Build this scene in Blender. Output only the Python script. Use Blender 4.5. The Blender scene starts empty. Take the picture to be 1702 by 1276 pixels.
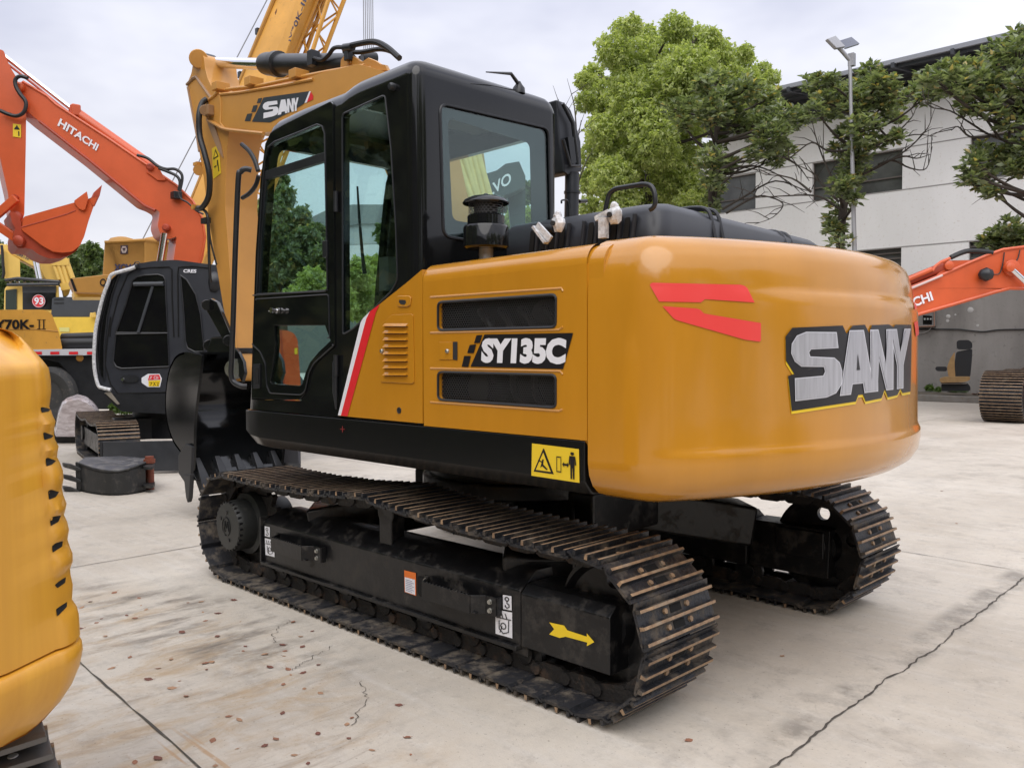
import bpy, bmesh, math, random
import numpy as np
from mathutils import Vector, Matrix
from mathutils.bvhtree import BVHTree
from mathutils.geometry import tessellate_polygon
random.seed(7)
sc = bpy.context.scene
COL = sc.collection
# ---------------------------------------------------------------- camera
CAM = Vector((-3.6071, 3.8248, 1.4898)); YAW, PIT, ROL, FPX = -0.7941, -0.0389, -0.0039, 1417.1
FWD = Vector((math.cos(YAW)*math.cos(PIT), math.sin(YAW)*math.cos(PIT), math.sin(PIT)))
_r = Vector((math.sin(YAW), -math.cos(YAW), 0)); _u = _r.cross(FWD)
RGT = _r*math.cos(ROL) + _u*math.sin(ROL); UPV = _u*math.cos(ROL) - _r*math.sin(ROL)
cd = bpy.data.cameras.new('camera'); cam = bpy.data.objects.new('camera', cd); COL.objects.link(cam)
cam.matrix_world = Matrix(((RGT.x, UPV.x, -FWD.x, CAM.x), (RGT.y, UPV.y, -FWD.y, CAM.y), (RGT.z, UPV.z, -FWD.z, CAM.z), (0, 0, 0, 1)))
cd.sensor_fit = 'HORIZONTAL'; cd.sensor_width = 36; cd.lens = FPX/1702*36; cd.clip_start = .05; cd.clip_end = 2000
sc.camera = cam
# ---------------------------------------------------------------- world, overcast sky
SUN_EL, SUN_AZ = math.radians(52), math.radians(128)      # azimuth measured from +X towards +Y
w = bpy.data.worlds.new('World'); sc.world = w; w.use_nodes = True
nt = w.node_tree; N = nt.nodes; Lk = nt.links; N.clear()
out = N.new('ShaderNodeOutputWorld'); bg = N.new('ShaderNodeBackground'); bg.inputs['Strength'].default_value = .1
sky = N.new('ShaderNodeTexSky'); sky.sky_type = 'NISHITA'; sky.sun_disc = False
sky.sun_elevation = SUN_EL; sky.sun_rotation = math.pi/2 - SUN_AZ; sky.air_density = 1.0; sky.dust_density = 2.0
tc = N.new('ShaderNodeTexCoord'); mp = N.new('ShaderNodeMapping'); mp.inputs['Scale'].default_value = (1.0, 1.0, 2.3)
nz = N.new('ShaderNodeTexNoise'); nz.inputs['Scale'].default_value = 1.7; nz.inputs['Detail'].default_value = 5; nz.inputs['Roughness'].default_value = .56
cr = N.new('ShaderNodeValToRGB'); e = cr.color_ramp.elements
e[0].position = .33; e[0].color = (.50, .52, .64, 1); e[1].position = .63; e[1].color = (.88, .885, .95, 1)
sx = N.new('ShaderNodeSeparateXYZ'); mr = N.new('ShaderNodeMapRange')
mr.inputs['From Min'].default_value = .15; mr.inputs['From Max'].default_value = 1; mr.inputs['To Min'].default_value = 9.6; mr.inputs['To Max'].default_value = 21.0
mx = N.new('ShaderNodeVectorMath'); mx.operation = 'SCALE'
mix = N.new('ShaderNodeMixRGB'); mix.inputs['Fac'].default_value = .93
Lk.new(tc.outputs['Generated'], mp.inputs['Vector']); Lk.new(mp.outputs[0], nz.inputs['Vector']); Lk.new(nz.outputs['Fac'], cr.inputs[0])
Lk.new(tc.outputs['Generated'], sx.inputs[0]); Lk.new(sx.outputs['Z'], mr.inputs['Value'])
Lk.new(cr.outputs[0], mx.inputs[0]); Lk.new(mr.outputs[0], mx.inputs['Scale'])
Lk.new(sky.outputs[0], mix.inputs['Color1']); Lk.new(mx.outputs[0], mix.inputs['Color2'])
Lk.new(mix.outputs[0], bg.inputs['Color']); Lk.new(bg.outputs[0], out.inputs['Surface'])
sd = bpy.data.lights.new('sun', 'SUN'); sd.energy = 1.75; sd.angle = math.radians(62); sd.color = (1, .96, .9)
sun = bpy.data.objects.new('sun', sd); COL.objects.link(sun); sun.location = (0, 0, 30)
sun.rotation_euler = Vector((math.cos(SUN_EL)*math.cos(SUN_AZ), math.cos(SUN_EL)*math.sin(SUN_AZ), math.sin(SUN_EL))).to_track_quat('Z', 'Y').to_euler()
sc.view_settings.view_transform = 'Standard'; sc.view_settings.look = 'None'; sc.view_settings.exposure = .12; sc.view_settings.gamma = 1
sc.render.engine = 'CYCLES'

# ---------------------------------------------------------------- projection helpers (trace -> real plane)
def ray(px, py): return FWD + RGT*((px-851)/FPX) - UPV*((py-638)/FPX)
def on(px, py, ax, val):
    d = ray(px, py); return CAM + d*((val-CAM[ax])/d[ax])
def W(px, py, d): return CAM + ray(px, py)*d
FH = Vector((FWD.x, FWD.y, 0)).normalized(); RH = Vector((FH.y, -FH.x, 0)); UZ = Vector((0, 0, 1))
def homog(q):
    # unit square -> quad (tl,tr,br,bl) ; returns function (u,v) with v down
    (x0, y0), (x1, y1), (x2, y2), (x3, y3) = q
    dx1, dx2, dx3 = x1-x2, x3-x2, x0-x1+x2-x3; dy1, dy2, dy3 = y1-y2, y3-y2, y0-y1+y2-y3
    den = dx1*dy2-dx2*dy1; g = (dx3*dy2-dx2*dy3)/den; h = (dx1*dy3-dx3*dy1)/den
    a, b, c, d, e_, f = x1-x0+g*x1, x3-x0+h*x3, x0, y1-y0+g*y1, y3-y0+h*y3, y0
    return lambda u, v: ((a*u+b*v+c)/(g*u+h*v+1), (d*u+e_*v+f)/(g*u+h*v+1))

# ---------------------------------------------------------------- materials
MATS = {}
def mat(name, col, rough=.5, metal=0, coat=0, var=0, vscale=6, col2=None, bump=0, bscale=40, spec=.5, streak=None, dirt=0, dirtcol=(.16, .12, .08)):
    if name in MATS: return MATS[name]
    m = bpy.data.materials.new(name); m.use_nodes = True; n = m.node_tree.nodes; l = m.node_tree.links
    b = n['Principled BSDF']; b.inputs['Roughness'].default_value = rough; b.inputs['Metallic'].default_value = metal
    b.inputs['Coat Weight'].default_value = coat; b.inputs['Coat Roughness'].default_value = .09; b.inputs['Specular IOR Level'].default_value = spec
    col = (*col, 1); b.inputs['Base Color'].default_value = col
    t = n.new('ShaderNodeNewGeometry')
    cur = None
    if var or col2:
        z = n.new('ShaderNodeTexNoise'); z.inputs['Scale'].default_value = vscale; z.inputs['Detail'].default_value = 6; z.inputs['Roughness'].default_value = .62
        mpn = n.new('ShaderNodeMapping'); mpn.inputs['Scale'].default_value = streak or (1, 1, 1)
        l.new(t.outputs['Position'], mpn.inputs[0]); l.new(mpn.outputs[0], z.inputs['Vector'])
        r = n.new('ShaderNodeValToRGB'); r.color_ramp.elements[0].position = .32; r.color_ramp.elements[1].position = .7
        c2 = (*col2, 1) if col2 else tuple(min(1, c*(1+var)) for c in col[:3])+(1,)
        c1 = col if col2 else tuple(c*(1-var) for c in col[:3])+(1,)
        r.color_ramp.elements[0].color = c1; r.color_ramp.elements[1].color = c2
        l.new(z.outputs['Fac'], r.inputs[0]); cur = r.outputs[0]
        rm = n.new('ShaderNodeMapRange'); rm.inputs['To Min'].default_value = rough*.85; rm.inputs['To Max'].default_value = min(1, rough*1.25+.02)
        l.new(z.outputs['Fac'], rm.inputs['Value']); l.new(rm.outputs[0], b.inputs['Roughness'])
    if dirt:
        z2 = n.new('ShaderNodeTexNoise'); z2.inputs['Scale'].default_value = 9; z2.inputs['Detail'].default_value = 9; z2.inputs['Roughness'].default_value = .72
        l.new(t.outputs['Position'], z2.inputs['Vector'])
        r2 = n.new('ShaderNodeValToRGB'); r2.color_ramp.elements[0].position = .62-dirt*.25; r2.color_ramp.elements[1].position = .78-dirt*.2
        mxx = n.new('ShaderNodeMixRGB'); l.new(z2.outputs['Fac'], r2.inputs[0]); l.new(r2.outputs[0], mxx.inputs['Fac'])
        if cur: l.new(cur, mxx.inputs['Color1'])
        else: mxx.inputs['Color1'].default_value = col
        mxx.inputs['Color2'].default_value = (*dirtcol, 1); cur = mxx.outputs[0]
        rr = n.new('ShaderNodeMapRange'); rr.inputs['To Min'].default_value = rough; rr.inputs['To Max'].default_value = .9
        l.new(r2.outputs[0], rr.inputs['Value']); l.new(rr.outputs[0], b.inputs['Roughness'])
    if cur: l.new(cur, b.inputs['Base Color'])
    if bump:
        z3 = n.new('ShaderNodeTexNoise'); z3.inputs['Scale'].default_value = bscale; z3.inputs['Detail'].default_value = 4
        l.new(t.outputs['Position'], z3.inputs['Vector'])
        bp = n.new('ShaderNodeBump'); bp.inputs['Strength'].default_value = bump; bp.inputs['Distance'].default_value = .01
        l.new(z3.outputs['Fac'], bp.inputs['Height']); l.new(bp.outputs[0], b.inputs['Normal'])
    MATS[name] = m; return m
def glass(name, tint, refl=.06, rough=.0):
    if name in MATS: return MATS[name]
    m = bpy.data.materials.new(name); m.use_nodes = True; n = m.node_tree.nodes; l = m.node_tree.links; n.clear()
    o = n.new('ShaderNodeOutputMaterial'); t = n.new('ShaderNodeBsdfTransparent'); t.inputs[0].default_value = (*tint, 1)
    g = n.new('ShaderNodeBsdfGlossy'); g.inputs['Roughness'].default_value = rough; g.inputs[0].default_value = (.85, .9, .88, 1)
    f = n.new('ShaderNodeLayerWeight'); f.inputs[0].default_value = .5; pw_ = n.new('ShaderNodeMath'); pw_.operation = 'POWER'; pw_.inputs[1].default_value = 4.5
    ml = n.new('ShaderNodeMath'); ml.operation = 'MULTIPLY_ADD'; ml.inputs[1].default_value = .95; ml.inputs[2].default_value = refl; x = n.new('ShaderNodeMixShader')
    l.new(f.outputs['Facing'], pw_.inputs[0]); l.new(pw_.outputs[0], ml.inputs[0]); l.new(ml.outputs[0], x.inputs[0]); l.new(t.outputs[0], x.inputs[1]); l.new(g.outputs[0], x.inputs[2]); l.new(x.outputs[0], o.inputs[0])
    MATS[name] = m; return m
Y = mat('yellow_paint', (.53, .228, .015), .2, coat=.6, var=.09, vscale=2.6, streak=(1, 1, .22), bump=.09, bscale=1.6)
YB = mat('boom_yellow_paint', (.56, .265, .052), .42, coat=.25, var=.08, vscale=2.5)
K = mat('black_gloss_paint', (.007, .0075, .008), .075, coat=.1, spec=.45, var=.12, vscale=4, bump=.015, bscale=5)
KP = mat('black_cab_panel', (.006, .007, .007), .05, coat=.05, spec=.36, var=.1, vscale=3, bump=.01, bscale=2.5)
KS = mat('black_satin', (.016, .017, .020), .34, var=.2, vscale=7)
KF = mat('black_frame_paint', (.009, .009, .010), .32, var=.25, vscale=18, dirt=.42, dirtcol=(.06, .053, .046), spec=.42, bump=.12, bscale=35)
PL = mat('black_plastic', (.022, .024, .03), .36, var=.12, vscale=9)
CH = mat('chrome', (.8, .8, .82), .12, metal=1)
ST = mat('bolt_steel', (.5, .5, .47), .35, metal=.9)
RU = mat('rubber_hose', (.012, .012, .013), .5)
SH = mat('track_steel', (.022, .023, .027), .38, metal=.25, var=.3, vscale=14, dirt=.55, dirtcol=(.15, .12, .09), bump=.4, bscale=60)
SHI = mat('track_inner_dirty', (.03, .03, .034), .5, metal=.2, dirt=.62, dirtcol=(.17, .14, .105), bump=.3, bscale=50)
RS = mat('worn_rusty_edge', (.36, .235, .135), .6, col2=(.15, .095, .06), vscale=26, dirt=.35, dirtcol=(.30, .25, .19))
CHN = mat('greasy_chain', (.02, .018, .017), .6, dirt=.4, dirtcol=(.09, .055, .035), bump=.5, bscale=60)
WH = mat('white_sticker', (.78, .78, .82), .4)
RD = mat('red_decal', (.72, .022, .03), .35, coat=.3)
RDB = mat('light_red_decal', (.80, .06, .055), .35, coat=.3)
BKD = mat('black_decal', (.012, .011, .014), .35)
KB = mat('black_skirt_paint', (.006, .0065, .0065), .2, spec=.32)
YD = mat('yellow_decal', (.80, .56, .03), .4)
YE = mat('yellow_edge_decal', (.85, .58, .02), .35)
INT = mat('dark_interior', (.02, .02, .02), .8)
GL = glass('tinted_glass', (.85, .945, .94))
GLD = glass('dark_tinted_glass', (.85, .945, .94))

# ---------------------------------------------------------------- object helpers
ORG = {}
def emp(name, loc, label=None, cat=None, group=None, rz=0):
    o = bpy.data.objects.new(name, None); COL.objects.link(o); o.location = loc; o.rotation_euler = (0, 0, rz); o.empty_display_size = .2
    ORG[o.name] = Vector(loc); tag(o, label, cat, group); return o
def tag(o, label=None, cat=None, group=None, kind=None):
    if label: o['label'] = label
    if cat: o['category'] = cat
    if group: o['group'] = group
    if kind: o['kind'] = kind
    return o
class MB:
    def __init__(s): s.v = []; s.f = []; s.m = []
    def add(s, vs, fs, m=0):
        b = len(s.v); s.v += [tuple(v) for v in vs]; s.f += [tuple(b+i for i in f) for f in fs]; s.m += [m]*len(fs); return s
    def box(s, c, size, R=None, m=0):
        c = Vector(c); hx, hy, hz = [a/2 for a in size]
        vs = [Vector((x, y, z)) for x in (-hx, hx) for y in (-hy, hy) for z in (-hz, hz)]
        if R is not None: vs = [R @ v for v in vs]
        return s.add([c+v for v in vs], [(0, 1, 3, 2), (4, 6, 7, 5), (0, 4, 5, 1), (2, 3, 7, 6), (0, 2, 6, 4), (1, 5, 7, 3)], m)
    def bar(s, a, b, w_, h, m=0, up=UZ):
        a, b = Vector(a), Vector(b); d = (b-a); L = d.length; d.normalize()
        sd_ = d.cross(up); sd_ = sd_.normalized() if sd_.length > 1e-4 else Vector((1, 0, 0)); u2 = sd_.cross(d)
        R = Matrix((d, sd_, u2)).transposed(); return s.box((a+b)/2, (L, w_, h), R, m)
    def tube(s, pts, r, n=10, m=0, cap=True, rs=None):
        pts = [Vector(p) for p in pts]; rings = []; pn = None
        for i, p in enumerate(pts):
            d = (pts[min(i+1, len(pts)-1)]-pts[max(i-1, 0)]).normalized()
            if pn is None:
                pn = d.cross(UZ) if abs(d.z) < .95 else d.cross(Vector((1, 0, 0)))
            pn = (pn - d*pn.dot(d)).normalized(); b = d.cross(pn); rr = rs[i] if rs else r
            rings.append([p+(pn*math.cos(2*math.pi*k/n)+b*math.sin(2*math.pi*k/n))*rr for k in range(n)])
        vs = [v for R in rings for v in R]; fs = []
        for i in range(len(rings)-1):
            for k in range(n): fs.append((i*n+k, i*n+(k+1) % n, (i+1)*n+(k+1) % n, (i+1)*n+k))
        if cap: fs += [tuple(range(n-1, -1, -1)), tuple((len(rings)-1)*n+k for k in range(n))]
        return s.add(vs, fs, m)
    def cyl(s, a, b, r, r2=None, n=24, m=0): return s.tube([a, b], r, n, m, rs=[r, r if r2 is None else r2])
    def lathe(s, c, prof, axis=UZ, n=28, m=0, cap=True):
        a = Vector(axis).normalized(); p1 = a.cross(Vector((1, 0, 0)) if abs(a.x) < .9 else Vector((0, 1, 0))).normalized(); p2 = a.cross(p1); c = Vector(c)
        vs = []; fs = []
        for r, h in prof: vs += [c+a*h+(p1*math.cos(2*math.pi*k/n)+p2*math.sin(2*math.pi*k/n))*max(r, 1e-4) for k in range(n)]
        for i in range(len(prof)-1):
            for k in range(n): fs.append((i*n+k, i*n+(k+1) % n, (i+1)*n+(k+1) % n, (i+1)*n+k))
        if cap: fs += [tuple(range(n-1, -1, -1)), tuple((len(prof)-1)*n+k for k in range(n))]
        return s.add(vs, fs, m)
    def plate(s, loops, ext, m=0, mside=None):
        """loops: outer + holes as 3D points (coplanar); ext: extrusion vector"""
        loops = [[Vector(p) for p in L] for L in loops]; ext = Vector(ext); flat = [p for L in loops for p in L]; n = len(flat)
        tri = tessellate_polygon(loops)
        nrm = Vector((0, 0, 0))
        for t in tri: nrm += (flat[t[1]]-flat[t[0]]).cross(flat[t[2]]-flat[t[0]]) if False else Vector((0, 0, 0))
        fs = []
        for t in tri:
            a, b, c = [flat[i] for i in t]; k = (b-a).cross(c-a)
            if k.length < 1e-12: continue
            t = tuple(t) if k.dot(ext) < 0 else (t[0], t[2], t[1])
            fs.append(t); fs.append((t[0]+n, t[2]+n, t[1]+n))
        s.add(flat+[p+ext for p in flat], fs, m)
        b = len(s.v)-2*n; o = 0; sf = []
        for L in loops:
            k = len(L)
            for i in range(k): j = (i+1) % k; sf.append((b+o+i, b+o+j, b+n+o+j, b+n+o+i))
            o += k
        s.f += sf; s.m += [m if mside is None else mside]*len(sf); return s
    def loft(s, rings, cap=True, m=0):
        n = len(rings[0]); vs = [v for R in rings for v in R]; fs = []
        for i in range(len(rings)-1):
            for k in range(n): fs.append((i*n+k, i*n+(k+1) % n, (i+1)*n+(k+1) % n, (i+1)*n+k))
        if cap: fs += [tuple(range(n-1, -1, -1)), tuple((len(rings)-1)*n+k for k in range(n))]
        return s.add(vs, fs, m)
    def build(s, name, mats, parent=None, smooth=38, bevel=0, seg=2, recalc=True, loc=None, weld=False):
        me = bpy.data.meshes.new(name); org = ORG.get(parent.name, Vector((0, 0, 0))) if parent else Vector(loc or (0, 0, 0))
        me.from_pydata([(a-org.x, b-org.y, c-org.z) for a, b, c in s.v], [], s.f)
        mats = mats if isinstance(mats, (list, tuple)) else [mats]
        for q in mats: me.materials.append(q)
        me.polygons.foreach_set('material_index', s.m)
        if recalc or weld:
            bm = bmesh.new(); bm.from_mesh(me)
            if weld: bmesh.ops.remove_doubles(bm, verts=bm.verts, dist=weld if weld is not True else 1e-5)
            if recalc: bmesh.ops.recalc_face_normals(bm, faces=bm.faces)
            bm.to_mesh(me); bm.free()
        me.update()
        if smooth: me.shade_smooth(); me.set_sharp_from_angle(angle=math.radians(smooth))
        o = bpy.data.objects.new(name, me); COL.objects.link(o)
        if parent: o.parent = parent; ORG[o.name] = org
        else: o.location = org; ORG[o.name] = org
        if bevel:
            q = o.modifiers.new('bevel', 'BEVEL'); q.width = bevel; q.segments = seg; q.limit_method = 'ANGLE'; q.angle_limit = math.radians(40); q.harden_normals = bool(smooth)
        return o
def rpoly(pts, r, n=5):
    """round the corners of a polygon (2D or 3D points); r number or list"""
    P = [Vector(p) for p in pts]; o = []; k = len(P)
    for i in range(k):
        ri = r[i] if isinstance(r, (list, tuple)) else r
        a, p, b = P[i-1], P[i], P[(i+1) % k]
        if ri <= 0: o.append(p); continue
        d1, d2 = (a-p), (b-p); l1, l2 = d1.length, d2.length; d1.normalize(); d2.normalize()
        ri2 = min(ri, l1*.49, l2*.49); s0, s1 = p+d1*ri2, p+d2*ri2
        for j in range(n+1):
            t = j/n; o.append(s0*(1-t)**2+p*2*t*(1-t)+s1*t*t)
    return o
def spline(pts, n=8):
    P = [Vector(p) for p in pts]; P = [P[0]*2-P[1]]+P+[P[-1]*2-P[-2]]; o = []
    for i in range(1, len(P)-2):
        for j in range(n):
            t = j/n; a, b, c, d = P[i-1:i+3]
            o.append(.5*((2*b)+(c-a)*t+(2*a-5*b+4*c-d)*t*t+(3*b-a-3*c+d)*t**3))
    o.append(P[-2]); return o
def evalmesh(o):
    dg = bpy.context.evaluated_depsgraph_get(); return bpy.data.meshes.new_from_object(o.evaluated_get(dg))
def bvh(o):
    bpy.context.view_layer.update(); me = evalmesh(o); mw = o.matrix_world
    t = BVHTree.FromPolygons([mw @ v.co for v in me.vertices], [tuple(p.vertices) for p in me.polygons]); bpy.data.meshes.remove(me); return t
def pxy(*q): return [on(a, b, 1, 1.245) for a, b in q]
# surfaces for decals: function px,py -> (point, normal)
def splane(ax, val, sgn=1):
    nn = Vector((0, 0, 0)); nn[ax] = sgn
    return lambda x, y: (on(x, y, ax, val), nn)
def sdepth(d): return lambda x, y: (W(x, y, d), -FH)
def sbvh(tree):
    def f(x, y):
        h, nn, i, dd = tree.ray_cast(CAM, ray(x, y).normalized())
        k = 0
        while h is None and k < 60: k += 1; x -= .7; h, nn, i, dd = tree.ray_cast(CAM, ray(x, y).normalized())
        if h is None: h, nn, i, dd = tree.find_nearest(CAM+ray(x, y)*3)
        if nn.dot(ray(x, y)) > 0: nn = -nn
        return h, nn
    return f
def decal(name, polys, surf, m, parent, off=.003, sub=0, label=None):
    """flat or wrapped thin sheet; polys = list of outlines in photo pixels lying on the real surface"""
    mb = MB()
    for P in polys:
        bm = bmesh.new(); vs = [bm.verts.new((a, b, 0)) for a, b in P]
        tri = tessellate_polygon([[Vector((a, b, 0)) for a, b in P]])
        for t in tri:
            try: bm.faces.new([vs[i] for i in t])
            except ValueError: pass
        _emit(mb, bm, surf, off, sub)
    o = mb.build(name, m, parent, smooth=60, recalc=False)
    if label: o['label'] = label
    return o
def _emit(mb, bm, surf, off, sub):
    for it in range(6):
        if not sub: break
        le = [e for e in bm.edges if e.calc_length() > sub]
        if not le: break
        bmesh.ops.subdivide_edges(bm, edges=le, cuts=1); bmesh.ops.triangulate(bm, faces=bm.faces)
    bm.verts.index_update(); pts = []
    for v in bm.verts:
        h, nn = surf(v.co.x, v.co.y); pts.append(h+nn*off)
    fs = []
    for f in bm.faces:
        t = [v.index for v in f.verts]; a, b, c = [pts[i] for i in t[:3]]
        if (b-a).cross(c-a).dot(CAM-a) < 0: t = t[::-1]
        fs.append(t)
    mb.add(pts, fs); bm.free()
_TX = {}
def glyphs(s, bold=.012, space=1.0):
    k = (s, bold, space)
    if k in _TX: return _TX[k]
    c = bpy.data.curves.new('t', 'FONT'); c.body = s; c.offset = bold; c.space_character = space; c.resolution_u = 3; c.fill_mode = 'FRONT'
    o = bpy.data.objects.new('t', c); COL.objects.link(o); bpy.context.view_layer.update(); me = evalmesh(o)
    v = [(a.co.x, a.co.y) for a in me.vertices]; f = [tuple(p.vertices) for p in me.polygons]
    bpy.data.objects.remove(o); bpy.data.curves.remove(c)
    x0 = min(a for a, b in v); x1 = max(a for a, b in v); y0 = min(b for a, b in v); y1 = max(b for a, b in v)
    _TX[k] = ([((a-x0)/(x1-x0), 1-(b-y0)/(y1-y0)) for a, b in v], f); return _TX[k]
def text(name, s, quad, surf, m, parent, off=.005, bold=.012, sub=0, space=1.0, label=None):
    v, f = glyphs(s, bold, space); H = homog(quad); bm = bmesh.new(); vs = [bm.verts.new((*H(a, b), 0)) for a, b in v]
    for t in f:
        try: bm.faces.new([vs[i] for i in t])
        except ValueError: pass
    bmesh.ops.triangulate(bm, faces=bm.faces)
    mb = MB(); _emit(mb, bm, surf, off, sub); o = mb.build(name, m, parent, smooth=0, recalc=False)
    if label: o['label'] = label
    return o
def hdir(px):
    v = ray(px, 588); return Vector((v.x, v.y, 0)).normalized()
DV = [FH]
def slab(name, pts, d, th, m, parent, r=0, bevel=.01, holes=(), smooth=38, dirv=None):
    """outline at forward distance d, with a real thickness th going away from it"""
    P = rpoly([(a, b, 0) for a, b in pts], r) if r else [Vector((a, b, 0)) for a, b in pts]
    L = [[W(p.x, p.y, d) for p in P]]+[[W(a, b, d) for a, b in h] for h in holes]
    return MB().plate(L, (dirv or DV[0])*th).build(name, m, parent, bevel=bevel, smooth=smooth)
def boolean(o, cutters, op='DIFFERENCE'):
    for c in cutters:
        q = o.modifiers.new('b', 'BOOLEAN'); q.object = c; q.operation = op; q.solver = 'EXACT'
    bpy.context.view_layer.update(); me = evalmesh(o); o.modifiers.clear(); old = o.data; o.data = me
    for c in cutters: bpy.data.objects.remove(c)
    return o
# ================================================================ GROUND
def ground_mat():
    m = bpy.data.materials.new('concrete_ground'); m.use_nodes = True; n = m.node_tree.nodes; l = m.node_tree.links; b = n['Principled BSDF']
    g = n.new('ShaderNodeNewGeometry')
    def noise(sc_, det=6, ro=.6, scale=(1, 1, 1), rot=0, dist=0):
        mpn = n.new('ShaderNodeMapping'); mpn.inputs['Scale'].default_value = scale; mpn.inputs['Rotation'].default_value = (0, 0, rot)
        z = n.new('ShaderNodeTexNoise'); z.inputs['Scale'].default_value = sc_; z.inputs['Detail'].default_value = det; z.inputs['Roughness'].default_value = ro; z.inputs['Distortion'].default_value = dist
        l.new(g.outputs['Position'], mpn.inputs[0]); l.new(mpn.outputs[0], z.inputs['Vector']); return z.outputs['Fac']
    def ramp(f, a, b_, ca=(0, 0, 0, 1), cb=(1, 1, 1, 1)):
        r = n.new('ShaderNodeValToRGB'); e = r.color_ramp.elements; e[0].position = a; e[1].position = b_; e[0].color = ca; e[1].color = cb; l.new(f, r.inputs[0]); return r.outputs[0]
    def mul(a, b_, op='MULTIPLY'):
        q = n.new('ShaderNodeMath'); q.operation = op
        for i, x in enumerate((a, b_)):
            if isinstance(x, (int, float)): q.inputs[i].default_value = x
            else: l.new(x, q.inputs[i])
        return q.outputs[0]
    def mixc(f, a, b_):
        q = n.new('ShaderNodeMixRGB'); l.new(f, q.inputs['Fac'])
        for nm, x in (('Color1', a), ('Color2', b_)):
            if isinstance(x, tuple): q.inputs[nm].default_value = x
            else: l.new(x, q.inputs[nm])
        return q.outputs[0]
    def near(cx, cy, rx, ry, rot=0):
        mpn = n.new('ShaderNodeMapping'); mpn.vector_type = 'TEXTURE'; mpn.inputs['Location'].default_value = (cx, cy, 0); mpn.inputs['Rotation'].default_value = (0, 0, rot); mpn.inputs['Scale'].default_value = (rx, ry, 1e3)
        gr = n.new('ShaderNodeTexGradient'); gr.gradient_type = 'SPHERICAL'; l.new(g.outputs['Position'], mpn.inputs[0]); l.new(mpn.outputs[0], gr.inputs[0]); return gr.outputs['Fac']
    base = ramp(noise(.55, 8, .62), .3, .72, (.43, .375, .305, 1), (.63, .575, .495, 1))
    base = mixc(mul(ramp(noise(7, 9, .7), .42, .75), .4), base, (.42, .395, .36, 1))
    base = mixc(mul(ramp(noise(1.3, 8, .7, (1, .35, 1), .5), .52, .74), .55), base, (.33, .30, .265, 1))
    # trowel streaks
    base = mixc(mul(ramp(noise(3, 5, .6, (.25, 5, 1), .55), .5, .8), .35), base, (.60, .58, .55, 1))
    # rusty brown tyre and track scuffs in front of the machine
    a1 = near(.15, 2.35, 2.6, .95, -.05)
    st = mul(ramp(noise(4, 9, .74, (2.4, .6, 1), 0, .9), .50, .70), ramp(noise(1.6, 4, .6), .40, .60))
    tan = ramp(noise(2.2, 9, .72, (1.7, .7, 1), 0, 1.2), .46, .66)
    base = mixc(mul(mul(tan, ramp(a1, .02, .40)), .9), base, (.42, .31, .195, 1))
    base = mixc(mul(mul(st, ramp(a1, .05, .5)), .8), base, (.21, .15, .10, 1))
    a4_ = near(-.85, 2.62, .75, .3, -.5)
    base = mixc(mul(mul(ramp(noise(9, 3, .5, (.12, 2.2, 1), .75), .56, .60), ramp(a4_, .1, .5)), .8), base, (.42, .27, .15, 1))
    base = mixc(mul(ramp(noise(3.5, 9, .76), .53, .68), .5), base, (.29, .25, .205, 1))
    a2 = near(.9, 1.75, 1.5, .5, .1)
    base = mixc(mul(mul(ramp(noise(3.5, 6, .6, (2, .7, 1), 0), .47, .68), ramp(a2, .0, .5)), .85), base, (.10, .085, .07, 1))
    # oil and damp patches
    base = mixc(mul(ramp(noise(.8, 9, .72), .54, .72), .65), base, (.25, .22, .185, 1))
    a3 = near(2.0, -22, 14, 5.5, .0)
    base = mixc(mul(ramp(a3, .0, .5), .45), base, (.22, .205, .19, 1))
    a5_ = near(-2.1, -4, .13, 9.5, .0)
    base = mixc(mul(mul(ramp(noise(2.6, 8, .7), .44, .60), ramp(a5_, .0, .5)), .75), base, (.20, .18, .155, 1))
    base = mixc(mul(ramp(noise(38, 6, .8), .50, .72), .22), base, (.30, .27, .23, 1))
    base = mixc(mul(ramp(noise(11, 8, .78), .55, .66), .30), base, (.66, .62, .56, 1))
    base = mixc(mul(ramp(noise(2.1, 9, .8, (1, 1, 1), 0, 1.5), .60, .645), .30), base, (.25, .22, .19, 1))
    spk = ramp(noise(60, 3, .6), .64, .70)
    base = mixc(mul(spk, .5), base, (.14, .11, .08, 1))
    l.new(base, b.inputs['Base Color'])
    b.inputs['Roughness'].default_value = .72; b.inputs['Specular IOR Level'].default_value = .35
    bp = n.new('ShaderNodeBump'); bp.inputs['Strength'].default_value = .28; bp.inputs['Distance'].default_value = .01
    l.new(mul(noise(25, 8, .75), mul(noise(140, 3), .4), 'ADD'), bp.inputs['Height']); l.new(bp.outputs[0], b.inputs['Normal'])
    return m
GM = ground_mat()
tag(MB().add([(-300, -400, 0), (400, -400, 0), (400, 300, 0), (-300, 300, 0)], [(0, 1, 2, 3)]).build('ground', GM, smooth=0), 'pale weathered concrete yard', None, kind='structure')
JM = mat('joint_dark', (.07, .06, .05), .9, dirt=.4, dirtcol=(.18, .16, .13))
def joint(a, b, w_, jit=.01, n=60, name='concrete_joint'):
    a, b = Vector((*a, .004)), Vector((*b, .004)); d = (b-a); L = d.length; d.normalize(); s_ = Vector((-d.y, d.x, 0)); mb = MB(); vs = []; off = 0
    for i in range(n+1):
        t = i/n; off += random.uniform(-jit, jit); off *= .9; ww = w_*random.uniform(.35, 1.25)*.5
        c = a+d*(L*t)+s_*off; vs += [c+s_*ww, c-s_*ww]
    o = mb.add(vs, [(2*i, 2*i+1, 2*i+3, 2*i+2) for i in range(n)]).build(name, JM, smooth=0); tag(o, kind='structure'); return o
joint((12, 1.86), (-5, 2.68), .010, .004, 160)
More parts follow.
